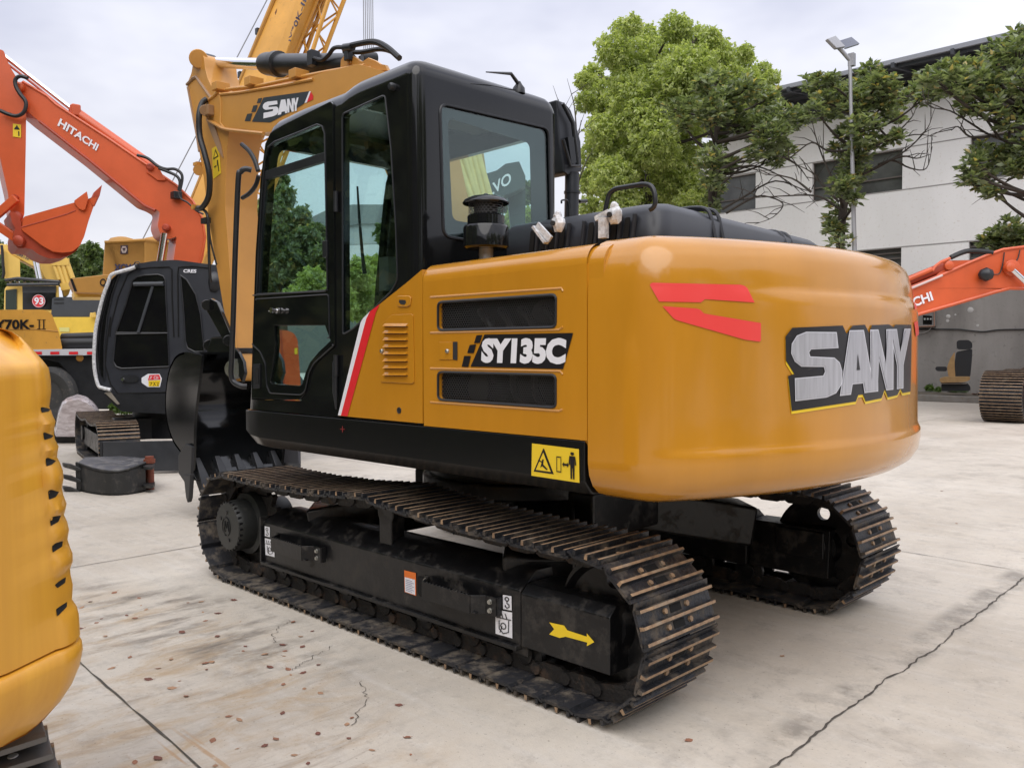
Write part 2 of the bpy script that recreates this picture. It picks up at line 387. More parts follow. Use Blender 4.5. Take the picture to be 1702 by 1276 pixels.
joint((2.69, 12), (2.64, -20), .008, .004, 200)
joint((-2.02, -14), (-2.19, 2.4), .010, .009, 520, 'concrete_crack')
joint((12, -3.1), (-2.0, -2.6), .008, .006, 120)
joint((-2.0, -9.4), (14, -9.8), .010, .006, 120)
joint((-1.97, -3.0), (-6, -2.8), .009, .006, 60)
for (a, b) in (((.3, 1.62), (.55, 1.35)), ((-.8, 1.9), (-.45, 1.6)), ((-.1, 1.75), (.02, 1.42))): joint(a, b, .004, .02, 24, 'concrete_crack')

# ================================================================ MAIN EXCAVATOR
EX = emp('excavator', (0, 0, 0), 'yellow and black crawler excavator standing in the foreground, lettered SANY on its counterweight', 'excavator')
S = 1.245
# ---- counterweight: plan outline lofted with insets
def plan(R_, xs=-1.487, n=44):
    xa = -math.sqrt(R_*R_-S*S); a0 = math.atan2(S, -xa)
    arc = [Vector((-R_*math.cos(a0-2*a0*i/n), R_*math.sin(a0-2*a0*i/n), 0)) for i in range(n+1)]
    left = rpoly([Vector((xs, S, 0)), Vector((xa, S, 0)), arc[4]], [0, .20, 0], 10)[:-1]
    return left+arc[4:-4]+[Vector((v.x, -v.y, 0)) for v in reversed(left)]
PL0 = plan(2.165)
def inset(v, i, ins):
    a, b = PL0[max(i-1, 0)], PL0[min(i+1, len(PL0)-1)]; t = (b-a).normalized(); nrm = Vector((-t.y, t.x, 0)); nrm = nrm if nrm.dot(v-Vector((-1.2, 0, 0))) > 0 else -nrm
    if i in (0, len(PL0)-1): nrm = Vector((0, 1 if v.y > 0 else -1, 0))
    q = v-nrm*ins; q.x = min(q.x, -1.487); return q
prof = [(.905, .16), (.907, .115), (.925, .065), (.955, .03), (1.0, .008), (1.05, 0), (1.07, 0), (1.085, .0), (1.095, .0), (1.11, 0), (1.13, 0), (1.25, .0), (1.4, .0), (1.55, .0), (1.66, 0), (1.70, .002), (1.715, .003), (1.73, .004), (1.745, .005), (1.79, .009), (1.84, .022), (1.88, .046), (1.91, .08), (1.925, .12), (1.93, .17)]
def crease(z, y, z0=0):
    # pressed relief: a step high on the rear face and a shallow lower panel, both fading out towards the side
    a = max(0, min(1, (1.02-y)/.45)); a = a*a*(3-2*a); b = max(0, min(1, (1.22-y)/.12)); c = max(0, min(1, (z-1.685)/.05)); c = c*c*(3-2*c); e = max(0, min(1, (1.125-z)/.035)); e = e*e*(3-2*e)
    mid = max(0, min(1, (z-1.14)/.25)); return .020*a*c*(1 if z < 1.86 else .5)+.004*mid*a - .014*b*e*(1 if z > .97 else max(0, (z-.92)/.05))
def relief(v, z):
    k = crease(z, v.y if v.x < -1.55 else 2); r = math.hypot(v.x, v.y); return Vector((v.x*(1-k/r), v.y*(1-k/r), z))
rings = [[relief(inset(v, k_, i), z) for k_, v in enumerate(PL0)] for z, i in prof]
# character line only across the rear: fade inset on the sides
for (z, ins), R_ in zip(prof, rings):
    pass
mb = MB().loft(rings)
CW = mb.build('counterweight', Y, EX, smooth=50)
CWT = bvh(CW); SCW = sbvh(CWT)
# bow shaped red mark, upper and lower bar (zoom coords /3.0375 + offset)
def z3(pts): return [(1000+a/3.0375, 340+b/3.0375) for a, b in pts]
decal('red_mark', [z3([(258, 395), (700, 405), (722, 412), (735, 425), (770, 495), (520, 478), (500, 494), (290, 490), (244, 408), (247, 399)]),
                   z3([(306, 513), (480, 525), (495, 530), (515, 550), (802, 598), (802, 685), (795, 692), (720, 682), (375, 583), (362, 575)])], SCW, RDB, CW, .003, 14)
decal('red_mark', [[(1519, 471), (1523, 512), (1519, 515), (1516, 480)], [(1518, 536), (1524, 533), (1526.5, 556), (1521, 559)]], SCW, RDB, CW, .004, 6)
# SANY raised letter graphic
def stroke_s():
    return [(.9, .02), (.30, .0), (.12, .05), (.02, .16), (0, .30), (.06, .42), (.18, .50), (.62, .53), (.64, .60), (.60, .66), (.05, .66), (.04, 1.0), (.66, 1.0), (.86, .95), (.98, .82), (1.0, .62), (.95, .48), (.84, .40), (.36, .36), (.34, .30), (.38, .26), (.93, .26)]
LET = {'S': [stroke_s()],
       'A': [[(.30, 0), (.70, 0), (1.0, 1.0), (.70, 1.0), (.66, .84), (.36, .84), (.31, 1.0), (0, 1.0)]],
       'N': [[(0, 0), (.34, 0), (.68, .58), (.68, 0), (1, 0), (1, 1), (.68, 1), (.32, .42), (.32, 1), (0, 1)]],
       'Y': [[(0, 0), (.33, 0), (.5, .40), (.68, 0), (1, 0), (.66, .60), (.66, 1), (.34, 1), (.34, .60)]]}
HQ = homog([(1311, 552), (1511, 546), (1510, 644), (1316, 667)])
def blk(dx, dy, x0=-.0, grow=0):
    # dark silhouette behind letters
    o = [(-.03, .06), (.02, -.06), (.40, -.075), (.43, .05), (.45, -.0), (.48, -.07), (.585, -.08), (.62, .05), (.645, -.07), (.80, -.075), (.84, -.03), (.86, -.07), (1.01, -.06), (1.015, .2), (1.01, 1.07), (.93, 1.08), (.91, 1.0), (.88, 1.10), (.79, 1.12), (.76, .98), (.73, 1.12), (.585, 1.14), (.56, 1.02), (.52, 1.02), (.50, 1.12), (-.01, 1.14), (-.025, .62), (.02, .60), (-.035, .4)]
    return [HQ(a+dx, b+dy) for a, b in o]
decal('logo_edge', [blk(0, .045)], SCW, YE, CW, .003, 12)  # yellow printed edge below the black backing
decal('logo_backing', [blk(0, 0)], SCW, BKD, CW, .005, 12)
SIL = mat('brushed_silver', (.42, .42, .45), .38, metal=.55, col2=(.58, .58, .62), vscale=60, streak=(1, 1, .06), spec=.6)
SIL2 = mat('silver_edge', (.75, .75, .8), .3, metal=.4)
xs_ = [('S', .0, .385), ('A', .36, .66), ('N', .625, .835), ('Y', .80, 1.0)]
for ch, a, b in xs_:
    P = [[HQ(a+(b-a)*x, y) for x, y in LET[ch][0]]]
    decal('logo_letter', P, SCW, SIL2, CW, .0075, 10)
    cx_ = sum(p[0] for p in P[0])/len(P[0]); cy_ = sum(p[1] for p in P[0])/len(P[0])
    # inner face inset along local normals
    Q = []; L_ = P[0]; kk = len(L_)
    area = sum(L_[i-1][0]*L_[i][1]-L_[i][0]*L_[i-1][1] for i in range(kk)); sg = 1 if area > 0 else -1
    for i in range(kk):
        a_, p_, b_ = Vector(L_[i-1]), Vector(L_[i]), Vector(L_[(i+1) % kk]); n1 = (p_-a_).normalized(); n2 = (b_-p_).normalized()
        nn = Vector((-(n1.y+n2.y), n1.x+n2.x))
        if nn.length < .3: nn = Vector((-n1.y, n1.x))
        nn.normalize(); co = max(.5, nn.dot(Vector((-n1.y, n1.x)))); Q.append(tuple(p_+nn*(sg*1.6/co)))
    decal('logo_letter', [Q], SCW, SIL, CW, .0095, 10)
decal('logo_letter', [[HQ(.36+.30*x, y) for x, y in ((.47, .62), (.50, .36), (.56, .62))]], SCW, BKD, CW, .011, 10)
# bolt plugs on the counterweight
# ---- engine side door
zt = 1.912
pr = [(S, 1.137), (S, zt-.085)]+[(S-.085+.085*math.cos(t), zt-.085+.085*math.sin(t)) for t in [math.pi/2*i/8 for i in range(1, 9)]]+[(.86, zt+.012)]
def sideprofile(x0, x1, name, m, tilt=0.0):
    # shell strip following the section, with thickness
    mb = MB(); outr = []; n_ = len(pr)
    for x in (x0, x1):
        dz = tilt*(x-x0)
        outr.append([Vector((x, y, z+(dz if z > 1.6 else 0))) for y, z in pr]+[Vector((x, y-.03 if i < n_-1 else y, z-(.02 if i > 1 else 0)+(dz if z > 1.6 else 0))) for i, (y, z) in reversed(list(enumerate(pr)))])
    return mb, outr
xA, xB = -.486, -1.482
# front face as a plate with two recessed grille openings
g1 = rpoly([(727.8, 502.1, 0), (924.4, 489.2, 0), (924, 543.5, 0), (728, 548.7, 0)], 8, 4); g2 = rpoly([(728, 617.7, 0), (924, 622.9, 0), (924, 677.2, 0), (728, 663.8, 0)], 8, 4)
G1 = [on(v.x, v.y, 1, S) for v in g1]; G2 = [on(v.x, v.y, 1, S) for v in g2]
outer = [Vector((xA, S, 1.137)), Vector((xB, S, 1.137)), Vector((xB, S, zt-.085)), Vector((xA, S, zt-.098))]
mb = MB().plate([outer, G1, G2], (0, -.03, 0))
top0 = [Vector((xA, y, z-.013)) for y, z in pr[1:]]; top1 = [Vector((xB, y, z)) for y, z in pr[1:]]
n_ = len(top0); mb.add(top0+top1, [(i, i+1, n_+i+1, n_+i) for i in range(n_-1)])
FL_ = [(y-.007, z-.007) for y, z in pr]
mb.loft([[Vector((x, y, z)) for y, z in FL_]+[Vector((x, y-.02, z-.02)) for y, z in reversed(FL_)] for x in (-1.44, -1.56)])
DOOR = mb.build('engine_door', Y, EX, smooth=40, weld=2e-4)
# pressed ridges around the grilles
def ridge(q, name, par, surfy=S, r=.006, m=Y, close=True):
    P = [on(a, b, 1, surfy) for a, b in q]
    if close: P = P+[P[0]]
    return MB().tube(P, r, 6, cap=not close).build(name, m, par)
def hexm():
    m = bpy.data.materials.new('honeycomb_mesh'); m.use_nodes = True; n = m.node_tree.nodes; l = m.node_tree.links; b = n['Principled BSDF']
    g = n.new('ShaderNodeNewGeometry'); mpn = n.new('ShaderNodeMapping'); mpn.inputs['Scale'].default_value = (1, .001, .58); vo = []
    l.new(g.outputs['Position'], mpn.inputs[0])
    for o_ in ((0, 0, 0), (.5, .5, .5)):
        a = n.new('ShaderNodeVectorMath'); a.operation = 'SCALE'; a.inputs['Scale'].default_value = 84; l.new(mpn.outputs[0], a.inputs[0])
        c = n.new('ShaderNodeVectorMath'); c.operation = 'ADD'; c.inputs[1].default_value = (o_[0], 0, o_[2]); l.new(a.outputs[0], c.inputs[0])
        f = n.new('ShaderNodeVectorMath'); f.operation = 'FRACTION'; l.new(c.outputs[0], f.inputs[0])
        s_ = n.new('ShaderNodeVectorMath'); s_.operation = 'SUBTRACT'; s_.inputs[1].default_value = (.5, 0, .5); l.new(f.outputs[0], s_.inputs[0])
        k = n.new('ShaderNodeVectorMath'); k.operation = 'MULTIPLY'; k.inputs[1].default_value = (1, 0, 1.72); l.new(s_.outputs[0], k.inputs[0])
        d = n.new('ShaderNodeVectorMath'); d.operation = 'LENGTH'; l.new(k.outputs[0], d.inputs[0]); vo.append(d.outputs['Value'])
    mn = n.new('ShaderNodeMath'); mn.operation = 'MINIMUM'; l.new(vo[0], mn.inputs[0]); l.new(vo[1], mn.inputs[1])
    lt = n.new('ShaderNodeMath'); lt.operation = 'LESS_THAN'; lt.inputs[1].default_value = .40; l.new(mn.outputs[0], lt.inputs[0])
    tr = n.new('ShaderNodeBsdfTransparent'); mxs = n.new('ShaderNodeMixShader'); b.inputs['Base Color'].default_value = (.055, .055, .058, 1); b.inputs['Metallic'].default_value = .3; b.inputs['Roughness'].default_value = .4
    l.new(lt.outputs[0], mxs.inputs[0]); l.new(b.outputs[0], mxs.inputs[1]); l.new(tr.outputs[0], mxs.inputs[2]); l.new(mxs.outputs[0], n['Material Output'].inputs['Surface'])
    return m
HEX = hexm()
for G in (G1, G2):
    gr = MB().plate([[Vector((v.x, S-.022, v.z)) for v in G]], (0, -.002, 0)).build('grille', HEX, DOOR, smooth=0)
    ri = MB().tube(G+[G[0]], .006, 6, cap=False).build('grille_seal', KS, gr)
# engine bay seen through the grilles
eb = MB(); eb.box((-.98, .30, 1.5), (.97, 1.3, .72)); eb.build('engine_bay', INT, EX)
e2 = MB()
for i in range(5): e2.tube(spline([(-.7-.13*i, 1.0, 1.62-.04*i), (-.75-.13*i, 1.12, 1.67), (-.85-.13*i, 1.13, 1.55), (-.8-.13*i, 1.08, 1.3), (-.9-.12*i, 1.0, 1.2)]), .018, 8)
e2.cyl((-1.15, 1.0, 1.62), (-1.15, 1.12, 1.62), .09); e2.cyl((-.75, 1.0, 1.32), (-.75, 1.14, 1.32), .07); e2.box((-1.0, 1.06, 1.45), (.5, .1, .06))
e2.build('engine_hose', mat('engine_metal', (.10, .10, .10), .4, metal=.5), EX)
# embossed step lines on the door and its latch and badge
for q in ([(716, 494), (934, 479), (936, 484)], [(716, 553), (930, 548), (936, 543)], [(716, 612), (932, 617), (936, 622)], [(716, 668), (930, 683), (936, 680)]):
    MB().tube([on(a, b, 1, S-.002) for a, b in q], .006, 6).build('pressed_rib', Y, DOOR)
lat = MB().plate([[on(a, b, 1, S-.001) for a, b in rpoly([(730, 568, 0), (760, 568, 0), (760, 598, 0), (730, 598, 0)], 2) for a, b in [(a, b)]] if False else [on(a, b, 1, S) for a, b in ((730.5, 568.5), (753, 568.5), (753, 597.5), (730.5, 597.5))]], (0, .004, 0)).build('latch', Y, DOOR, bevel=.0015)
decal('latch_slot', [[(753.5, 568), (761, 568), (761, 598.5), (753.5, 597.5)]], splane(1, S), INT, lat, .003)
c = on(745, 583.5, 1, S); MB().lathe(c, [(.010, 0), (.010, .010), (.007, .014)], (0, 1, 0), 16).build('lock', ST, lat)
def z8(pts): return [(680+a/3.867, 400+b/3.867) for a, b in pts]
SS = splane(1, S)
decal('model_badge', [z8([(487, 603), (1057, 593), (992, 824), (398, 808)]), z8([(436, 608), (473, 605), (458, 656), (420, 658)]), z8([(392, 670), (434, 665), (418, 722), (376, 722)]), z8([(357, 740), (400, 740), (383, 811), (341, 809)])], SS, BKD, DOOR, .003)
text('model_lettering', 'SY135C', z8([(474, 627), (1018, 624), (1008, 795), (466, 785)]), SS, WH, DOOR, .005, bold=.062, space=1.0)
# ---- front side panel (yellow) with stripe and louvred hatch
def z6(pts): return [(380+a/4.725, 430+b/4.725) for a, b in pts]
PAN = z6([(862, 1232), (1062, 462), (1192, 352), (1420, 170), (1510, 92), (1522, 84), (1522, 1292)])
panel = MB().plate([rpoly([on(a, b, 1, S) for a, b in PAN], [0, .05, .02, .03, .03, 0, 0], 4)], (0, -.035, 0)).build('side_panel', Y, EX, bevel=.006)
decal('white_stripe', [z6([(862, 1228), (1040, 500), (1060, 466), (1112, 415), (1085, 470), (1060, 560), (885, 1230)])], SS, WH, panel, .003)
decal('red_stripe', [z6([(885, 1231), (1060, 560), (1085, 470), (1112, 416), (1190, 356), (1160, 420), (936, 1236)])], SS, RD, panel, .003)
# louvre hatch
hz = z6([(1190, 520), (1290, 440), (1440, 432), (1452, 445), (1462, 965), (1448, 980), (1200, 968)])
hat = MB().plate([[on(a, b, 1, S+.001) for a, b in hz]], (0, .005, 0)).build('hatch', Y, panel, bevel=.002)
mb = MB()
for i in range(8):
    yb = 530+i*54.5+ (i*.3)
    a0, b0 = z6([(1226, yb), (1408, yb)])
    a1, b1 = z6([(1226, yb-22), (1408, yb-22)])
    pa, pb = on(*a0, 1, S+.006), on(*b0, 1, S+.006); qa, qb = on(*a1, 1, S+.006), on(*b1, 1, S+.006)
    mb.add([qa, qb, pb+Vector((0, .016, 0)), pa+Vector((0, .016, 0)), pa, pb], [(0, 1, 2, 3), (3, 2, 5, 4), (0, 3, 4), (1, 5, 2)])
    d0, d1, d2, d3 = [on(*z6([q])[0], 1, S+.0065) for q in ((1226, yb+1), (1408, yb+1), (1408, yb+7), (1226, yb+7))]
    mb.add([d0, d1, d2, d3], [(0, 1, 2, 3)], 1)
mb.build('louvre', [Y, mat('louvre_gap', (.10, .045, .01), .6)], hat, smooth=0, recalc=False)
c = on(*z6([(1209, 725)])[0], 1, S+.005); MB().lathe(c, [(.011, 0), (.011, .008), (.008, .012)], (0, 1, 0), 16).build('lock', ST, hat)
c = on(*z6([(1340, 1190)])[0], 1, S); MB().lathe(c, [(.016, 0), (.015, .004), (.010, .006)], (0, 1, 0), 18).build('plug', KS, panel)
# lifting recess on the panel
q = [on(a, b, 1, S) for a, b in z6([(1328, 300), (1345, 290), (1425, 290), (1440, 305), (1432, 365), (1412, 378), (1345, 378), (1330, 365)])]
MB().plate([q], (0, .008, 0)).build('recess_rim', Y, panel, bevel=.004)
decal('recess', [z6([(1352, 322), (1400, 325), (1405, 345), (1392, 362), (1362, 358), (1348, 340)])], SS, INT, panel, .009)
# ---- black base band with chamfered underside
z0 = 1.134
sec = [(S, z0), (S, .975), (S-.05, .915), (S-.25, .905), (S-.25, z0)]
xs2 = [1.285, 1.285, 1.25, 1.18, 1.05, .9]; zs_ = [0, 0, 0, 0, 0, 0]
rings = []
for x, lift, ins in ((1.284, .10, .14), (1.275, .07, .05), (1.24, .035, .012), (1.17, .01, 0), (1.05, 0, 0), (0, 0, 0), (-1.47, 0, 0)):
    rings.append([Vector((x, y-ins if i < 3 else y, z if i in (0, 4) else z+lift)) for i, (y, z) in enumerate(sec)])
BAND = MB().loft(rings).build('base_skirt', KB, EX, smooth=30, bevel=.006)
MB().box((-.1, 0, 1.0), (2.75, 2.0, .17)).box((.9, -.9, 1.05), (.75, .66, .2)).build('slew_platform', KS, EX)
MB().box((-.1, -1.235, 1.03), (2.75, .02, .2)).build('base_skirt', K, EX)
MB().plate([[Vector((x, -1.24, z)) for x, z in ((1.2, 1.14), (-1.48, 1.14), (-1.48, 1.9), (-.4, 1.9), (.0, 1.6), (1.2, 1.5))]], (0, .85, 0)).build('tool_locker', Y, EX, bevel=.03)
MB().cyl((0, 0, .73), (0, 0, .92), .56, n=48).cyl((0, 0, .76), (0, 0, .86), .62, n=64).build('slew_ring', KS, EX)
# warning sticker
wq = [(885, 736.5), (963, 746), (964, 802), (884, 790)]
SK = splane(1, S)
st_ = decal('warning_label', [wq], SK, YD, BAND, .003)
Hs = homog(wq)
def on_st(pts): return [Hs(*p) for p in pts]
decal('warning_pictogram', [on_st([(.25, .12), (.27, .12), (.48, .86), (.05, .86)])], SK, BKD, st_, .004)
decal('warning_pictogram', [on_st([(.255, .24), (.42, .80), (.10, .80)])], SK, YD, st_, .005)
decal('warning_pictogram', [on_st([(.2, .72), (.24, .45), (.27, .45), (.26, .6), (.36, .74), (.33, .76), (.24, .66)]), on_st([(.15, .48), (.25, .52), (.25, .56), (.15, .52)])] +
      [on_st([(.54, .30), (.64, .30), (.64, .33), (.54, .33)]), on_st([(.54, .74), (.64, .74), (.64, .77), (.54, .77)]), on_st([(.54, .33), (.553, .33), (.553, .74), (.54, .74)]), on_st([(.627, .33), (.64, .33), (.64, .74), (.627, .74)])] +
      [on_st([(.66, .52), (.70, .44), (.70, .49), (.76, .49), (.76, .44), (.80, .52), (.76, .60), (.76, .55), (.70, .55), (.70, .60)])] +
      [on_st([(.84, .12), (.90, .12), (.91, .18), (.87, .22), (.83, .18)]), on_st([(.81, .24), (.93, .24), (.95, .50), (.92, .50), (.915, .32), (.91, .92), (.88, .92), (.875, .60), (.865, .60), (.86, .92), (.83, .92), (.825, .32), (.82, .50), (.79, .50)])], SK, BKD, st_, .006)
for cx_, cy_ in ((570, 713),):
    decal('warning_pictogram', [[(cx_-4, cy_-.6), (cx_+4, cy_-.4), (cx_+4, cy_+.6), (cx_-4, cy_+.4)], [(cx_-.6, cy_-5), (cx_+.6, cy_-5), (cx_+.6, cy_+5), (cx_-.6, cy_+5)]], SK, mat('dark_red_mark', (.25, .02, .02), .5), BAND, .003)
# ---- black hood on top
hy = .83
def hoodring(z, ins, zr=None):
    x0, x1, y0, y1 = -.62+ins*.3, -1.53+ins, hy-ins, -.78+ins
    P = rpoly([(x0, y0, z), (x1, y0, z), (x1, y1, z), (x0, y1, z)], [.02, .10, .10, .02], 6); return P
def hz_(x, y):   # height of hood top: front lower, highest at rear left corner, steps down to the right
    t = max(0, min(1, (y+.45)/.75)); s_ = t*t*(3-2*t); u = max(0, min(1, (-.62-x)/.9))
    d_ = max(0, min(1, (y-.5)/.3)); return 2.105+.035*s_+.008*u*s_-.022*d_
rings = []
for z, ins in ((1.80, 0), (1.96, .0), (2.0, .01), (1, .045), (1, .075), (1, .12)):
    k = {.01: -.05, .045: -.018, .075: -.006, .12: 0}.get(ins, None)
    rings.append([Vector((p.x, p.y, (hz_(p.x, p.y)+k) if k is not None else p.z)) for p in hoodring(z if z > 1.5 else 2, ins)])
HOOD = MB().loft(rings).build('engine_hood', PL, EX, smooth=50)
# raised ribs across the hood and slots on its side
mb = MB()
for y0 in (.36, -.34):
    pts = [Vector((-1.53-.004, y0, 1.85)), Vector((-1.53-.004, y0, 2.0)), Vector((-1.50, y0, hz_(-1.5, y0)-.012)), Vector((-1.42, y0, hz_(-1.42, y0)+.004)), Vector((-.7, y0, hz_(-.7, y0)+.004))]
    for dy in (-.04, .03): MB().tube([p+Vector((0, dy, 0)) for p in rpoly(pts, .04, 3)], .009, 8).build('hood_rib', PL, HOOD)

for x in (-.80, -.87, -.93, -.99, -1.16, -1.23, -1.29, -1.36):
    P = rpoly([(x-.014, hy+.003, 1.965), (x+.014, hy+.003, 1.965), (x+.002, hy+.003, 2.062), (x-.026, hy+.003, 2.062)], .008, 3)
    MB().plate([P], (0, .003, 0)).build('hood_slot', mat('slot_black', (.003, .003, .003), .9), HOOD, smooth=0)
for x in (-.835, -.90, -.96, -1.03, -1.12, -1.195, -1.26, -1.325, -1.40):
    MB().tube([(x+.004, hy+.004, 1.955), (x-.010, hy+.004, 2.072)], .010, 8).build('hood_rib', PL, HOOD)
hr = [on(a, b, 1, .86) for a, b in ((1000, 378), (1007, 345), (1012, 322), (1022, 314), (1070, 306), (1082, 308), (1088, 320), (1090, 345))]
MB().tube(rpoly(hr, .03, 4), .0105, 10).build('hand_rail', KS, EX)
# foil wrapped hood clamps
FO = mat('white_wrapped_bracket', (.62, .62, .63), .3, var=.35, vscale=40, coat=.5, bump=.8, bscale=30)
def blob(c, r, sq=(1, 1, 1), seed=1):
    rnd = random.Random(seed); bm = bmesh.new(); bmesh.ops.create_icosphere(bm, subdivisions=2, radius=r)
    for v in bm.verts: v.co = Vector((v.co.x*sq[0], v.co.y*sq[1], v.co.z*sq[2]))*rnd.uniform(.82, 1.12)+Vector(c)
    o = [v.co.copy() for v in bm.verts], [tuple(v.index for v in f.verts) for f in bm.faces]; bm.free(); return o
for i, ((bx, by), (ax_, ay_), yy) in enumerate((((928, 372), (905, 392), .90), ((1022, 358), (1003, 378), .88))):
    c = on(bx, by, 1, yy); mb = MB(); mb.add(*blob(c, .034, (1.0, .8, 1.25), 3+i)); mb.add(*blob(c+Vector((.004, 0, .038)), .022, (.9, .8, 1), 5+i))
    mb.cyl(c+Vector((.005, .028, .0)), c+Vector((.005, .036, 0)), .012, n=12, m=1)
    if i == 0: mb.bar(on(888, 377, 1, .92), on(908, 404, 1, .92), .03, .012); mb.bar(on(893, 374, 1, .92), on(915, 398, 1, .92), .012, .03)
    else: mb.bar(on(1003, 362, 1, .90), on(1003, 396, 1, .90), .03, .035); mb.bar(on(990, 364, 1, .9), on(1012, 352, 1, .9), .014, .022)
    mb.build('wrapped_bracket', [FO, INT], EX, smooth=20)
MB().cyl(on(898, 382, 1, .84), on(922, 380, 1, .84), .022, n=16).build('hood_hinge', KS, EX)
# air pre-cleaner
c = Vector((-.72, 1.05, 0)); fy = 1.05
c = on(808, 415, 1, fy); ax0 = Vector((c.x, fy, 0)); pxm = (c-CAM).dot(FWD)/FPX
def zz(py): return on(808, py, 1, fy).z
mb = MB().lathe((c.x, fy, 0), [(.033*1, zz(440)), (.033, zz(412))], UZ, 24); mb.build('intake_pipe', mat('grey_pipe', (.35, .34, .33), .4, metal=.5), EX)
k = pxm
IN = MB().lathe((c.x, fy, 0), [(34*k, zz(414)), (38*k, zz(411)), (38*k, zz(380)), (36*k, zz(376)), (31*k, zz(375)), (31*k, zz(360)), (29*k, zz(358))], UZ, 40, cap=True)
IN = IN.build('air_precleaner', K, EX, smooth=35)
PERF = HEX
MB().lathe((c.x, fy, 0), [(29*k, zz(358)), (29*k, zz(338))], UZ, 40, cap=False).build('mesh_screen', PERF, IN)
MB().lathe((c.x, fy, 0), [(20*k, zz(359)), (20*k, zz(337))], UZ, 20, cap=False).build('inner_core', INT, IN)
MB().lathe((c.x, fy, 0), [(38*k, zz(339.5)), (39*k, zz(337.5)), (36*k, zz(333)), (26*k, zz(328)), (12*k, zz(325)), (4*k, zz(324.5)), (3.4*k, zz(322)), (0, zz(321))], UZ, 40).build('rain_cap', K, IN, smooth=60)
# ================================================================ CAB
CY, CR, XR = 1.228, .20, -.42
def cabfront(z):  # windshield line
    return float(np.interp(z, [1.13, 1.28, 1.8, 2.16, 2.51, 2.70, 2.80, 2.86], [1.262, 1.245, 1.20, 1.139, 1.078, 1.03, .985, .93]))
def cabtop(x): return float(np.interp(x, [-.5, .10, .16, .6, 1.0], [2.905, 2.893, 2.866, 2.862, 2.835]))
def cabring(z, ins=0, drop=None):
    xf = cabfront(z)-ins
    xs = [XR+ins, .06, .13, .20, .6, xf]
    P = rpoly([(xs[0], CY-ins, z), (xs[0], CR+ins, z), (xf, CR+ins, z), (xf, CY-ins, z)], [.07, .07, .09, .10], 7)
    # add samples along the long sides
    o = []
    for i, p in enumerate(P):
        q = P[(i+1) % len(P)]; o.append(p)
        if (p-q).length > .5: o += [p.lerp(q, t) for t in [j/16 for j in range(1, 16)]]
    if drop is not None: o = [Vector((p.x, p.y, cabtop(p.x)-drop)) for p in o]
    return o
rings = [cabring(z) for z in (1.138, 1.3, 1.6, 1.9, 2.2, 2.5, 2.62)]+[cabring(2.8, i, d) for i, d in ((0.0, .10), (.004, .075), (.014, .045), (.032, .02), (.06, .005), (.1, 0))]
CAB = MB().loft(rings).build('cab', K, EX, smooth=40)
inner = []
def inring(z, drop=None):
    xf = cabfront(z)-.05
    P = rpoly([(XR+.05, CY-.045, z), (XR+.05, CR+.045, z), (xf, CR+.045, z), (xf, CY-.045, z)], .06, 4)
    return P
ic = MB().loft([inring(z) for z in (1.18, 1.3, 1.8, 2.2, 2.5, 2.80)]).build('c', INT, None)
cuts = [ic]
# door and window openings cut from the left
DO = [(417, 664), (419, 560), (424, 420), (432, 300), (440, 238), (449, 219), (470, 206), (549, 167), (554, 172), (556, 400), (557.5, 574), (533, 592), (520, 608), (513, 625), (508, 655), (500, 666)]
WS = rpoly([(569, 190, 0), (640, 158, 0), (650, 247, 0), (658, 377, 0), (661, 466, 0), (650, 485, 0), (588, 546, 0), (570, 556, 0)], [6, 6, 0, 0, 8, 4, 6, 5], 4)
def cut_y(pts, y0=1.30, y1=1.0):
    # prism through the side wall perpendicular to it
    P = [on(a, b, 1, CY) for a, b in pts]; return MB().plate([[Vector((p.x, y0, p.z)) for p in P]], (0, y1-y0, 0)).build('c', INT, None, smooth=0)
cuts.append(cut_y([(v.x, v.y) for v in WS]))
cuts.append(cut_y(DO))
RWq = [(731, 172), (912, 214), (917, 421), (737, 393)]
RW = rpoly([on(a, b, 0, XR) for a, b in RWq], .05, 6)
cuts.append(MB().plate([[Vector((XR-.1, p.y, p.z)) for p in RW]], (.25, 0, 0)).build('c', INT, None, smooth=0))
# right side and front openings
cuts.append(MB().plate([rpoly([(-.30, -.1, 1.95), (.98, -.1, 1.55), (.90, -.1, 2.68), (-.30, -.1, 2.70)], .06)], (0, .5, 0)).build('c', INT, None, smooth=0))
cuts.append(MB().plate([rpoly([(1.5, .29, 1.18), (1.5, 1.13, 1.18), (1.5, 1.13, 2.70), (1.5, .29, 2.70)], .06)], (-.6, 0, 0)).build('c', INT, None, smooth=0))
cuts.append(MB().plate([rpoly([(.25, .35, 3.2), (.80, .35, 3.2), (.80, 1.08, 3.2), (.25, 1.08, 3.2)], .05)], (0, 0, -.5)).build('c', INT, None, smooth=0))
boolean(CAB, cuts)
CAB.data.shade_smooth(); CAB.data.set_sharp_from_angle(angle=math.radians(35)); CAB.modifiers.new('wn', 'WEIGHTED_NORMAL').keep_sharp = True
# inner lining (so that the inside of the shell is dark trim)
def rim(name, P, r, m, parent, close=True): return MB().tube(list(P)+([P[0]] if close else []), r, 6, cap=not close).build(name, m, parent)
def pane(name, P, ext, m, parent): return MB().plate([P], ext).build(name, m, parent, smooth=0)
pw = [Vector((p.x, CY-.006, p.z)) for p in [on(v.x, v.y, 1, CY) for v in WS]]
sw = pane('side_window', pw, (0, -.004, 0), GL, CAB)
rim('window_seal', [p+Vector((0, .006, 0)) for p in pw], .005, KS, CAB)
pw = [Vector((XR+.006, p.y, p.z)) for p in RW]
pane('rear_window', pw, (.004, 0, 0), GL, CAB); rim('window_seal', [Vector((XR-.001, p.y, p.z)) for p in RW], .008, KS, CAB)
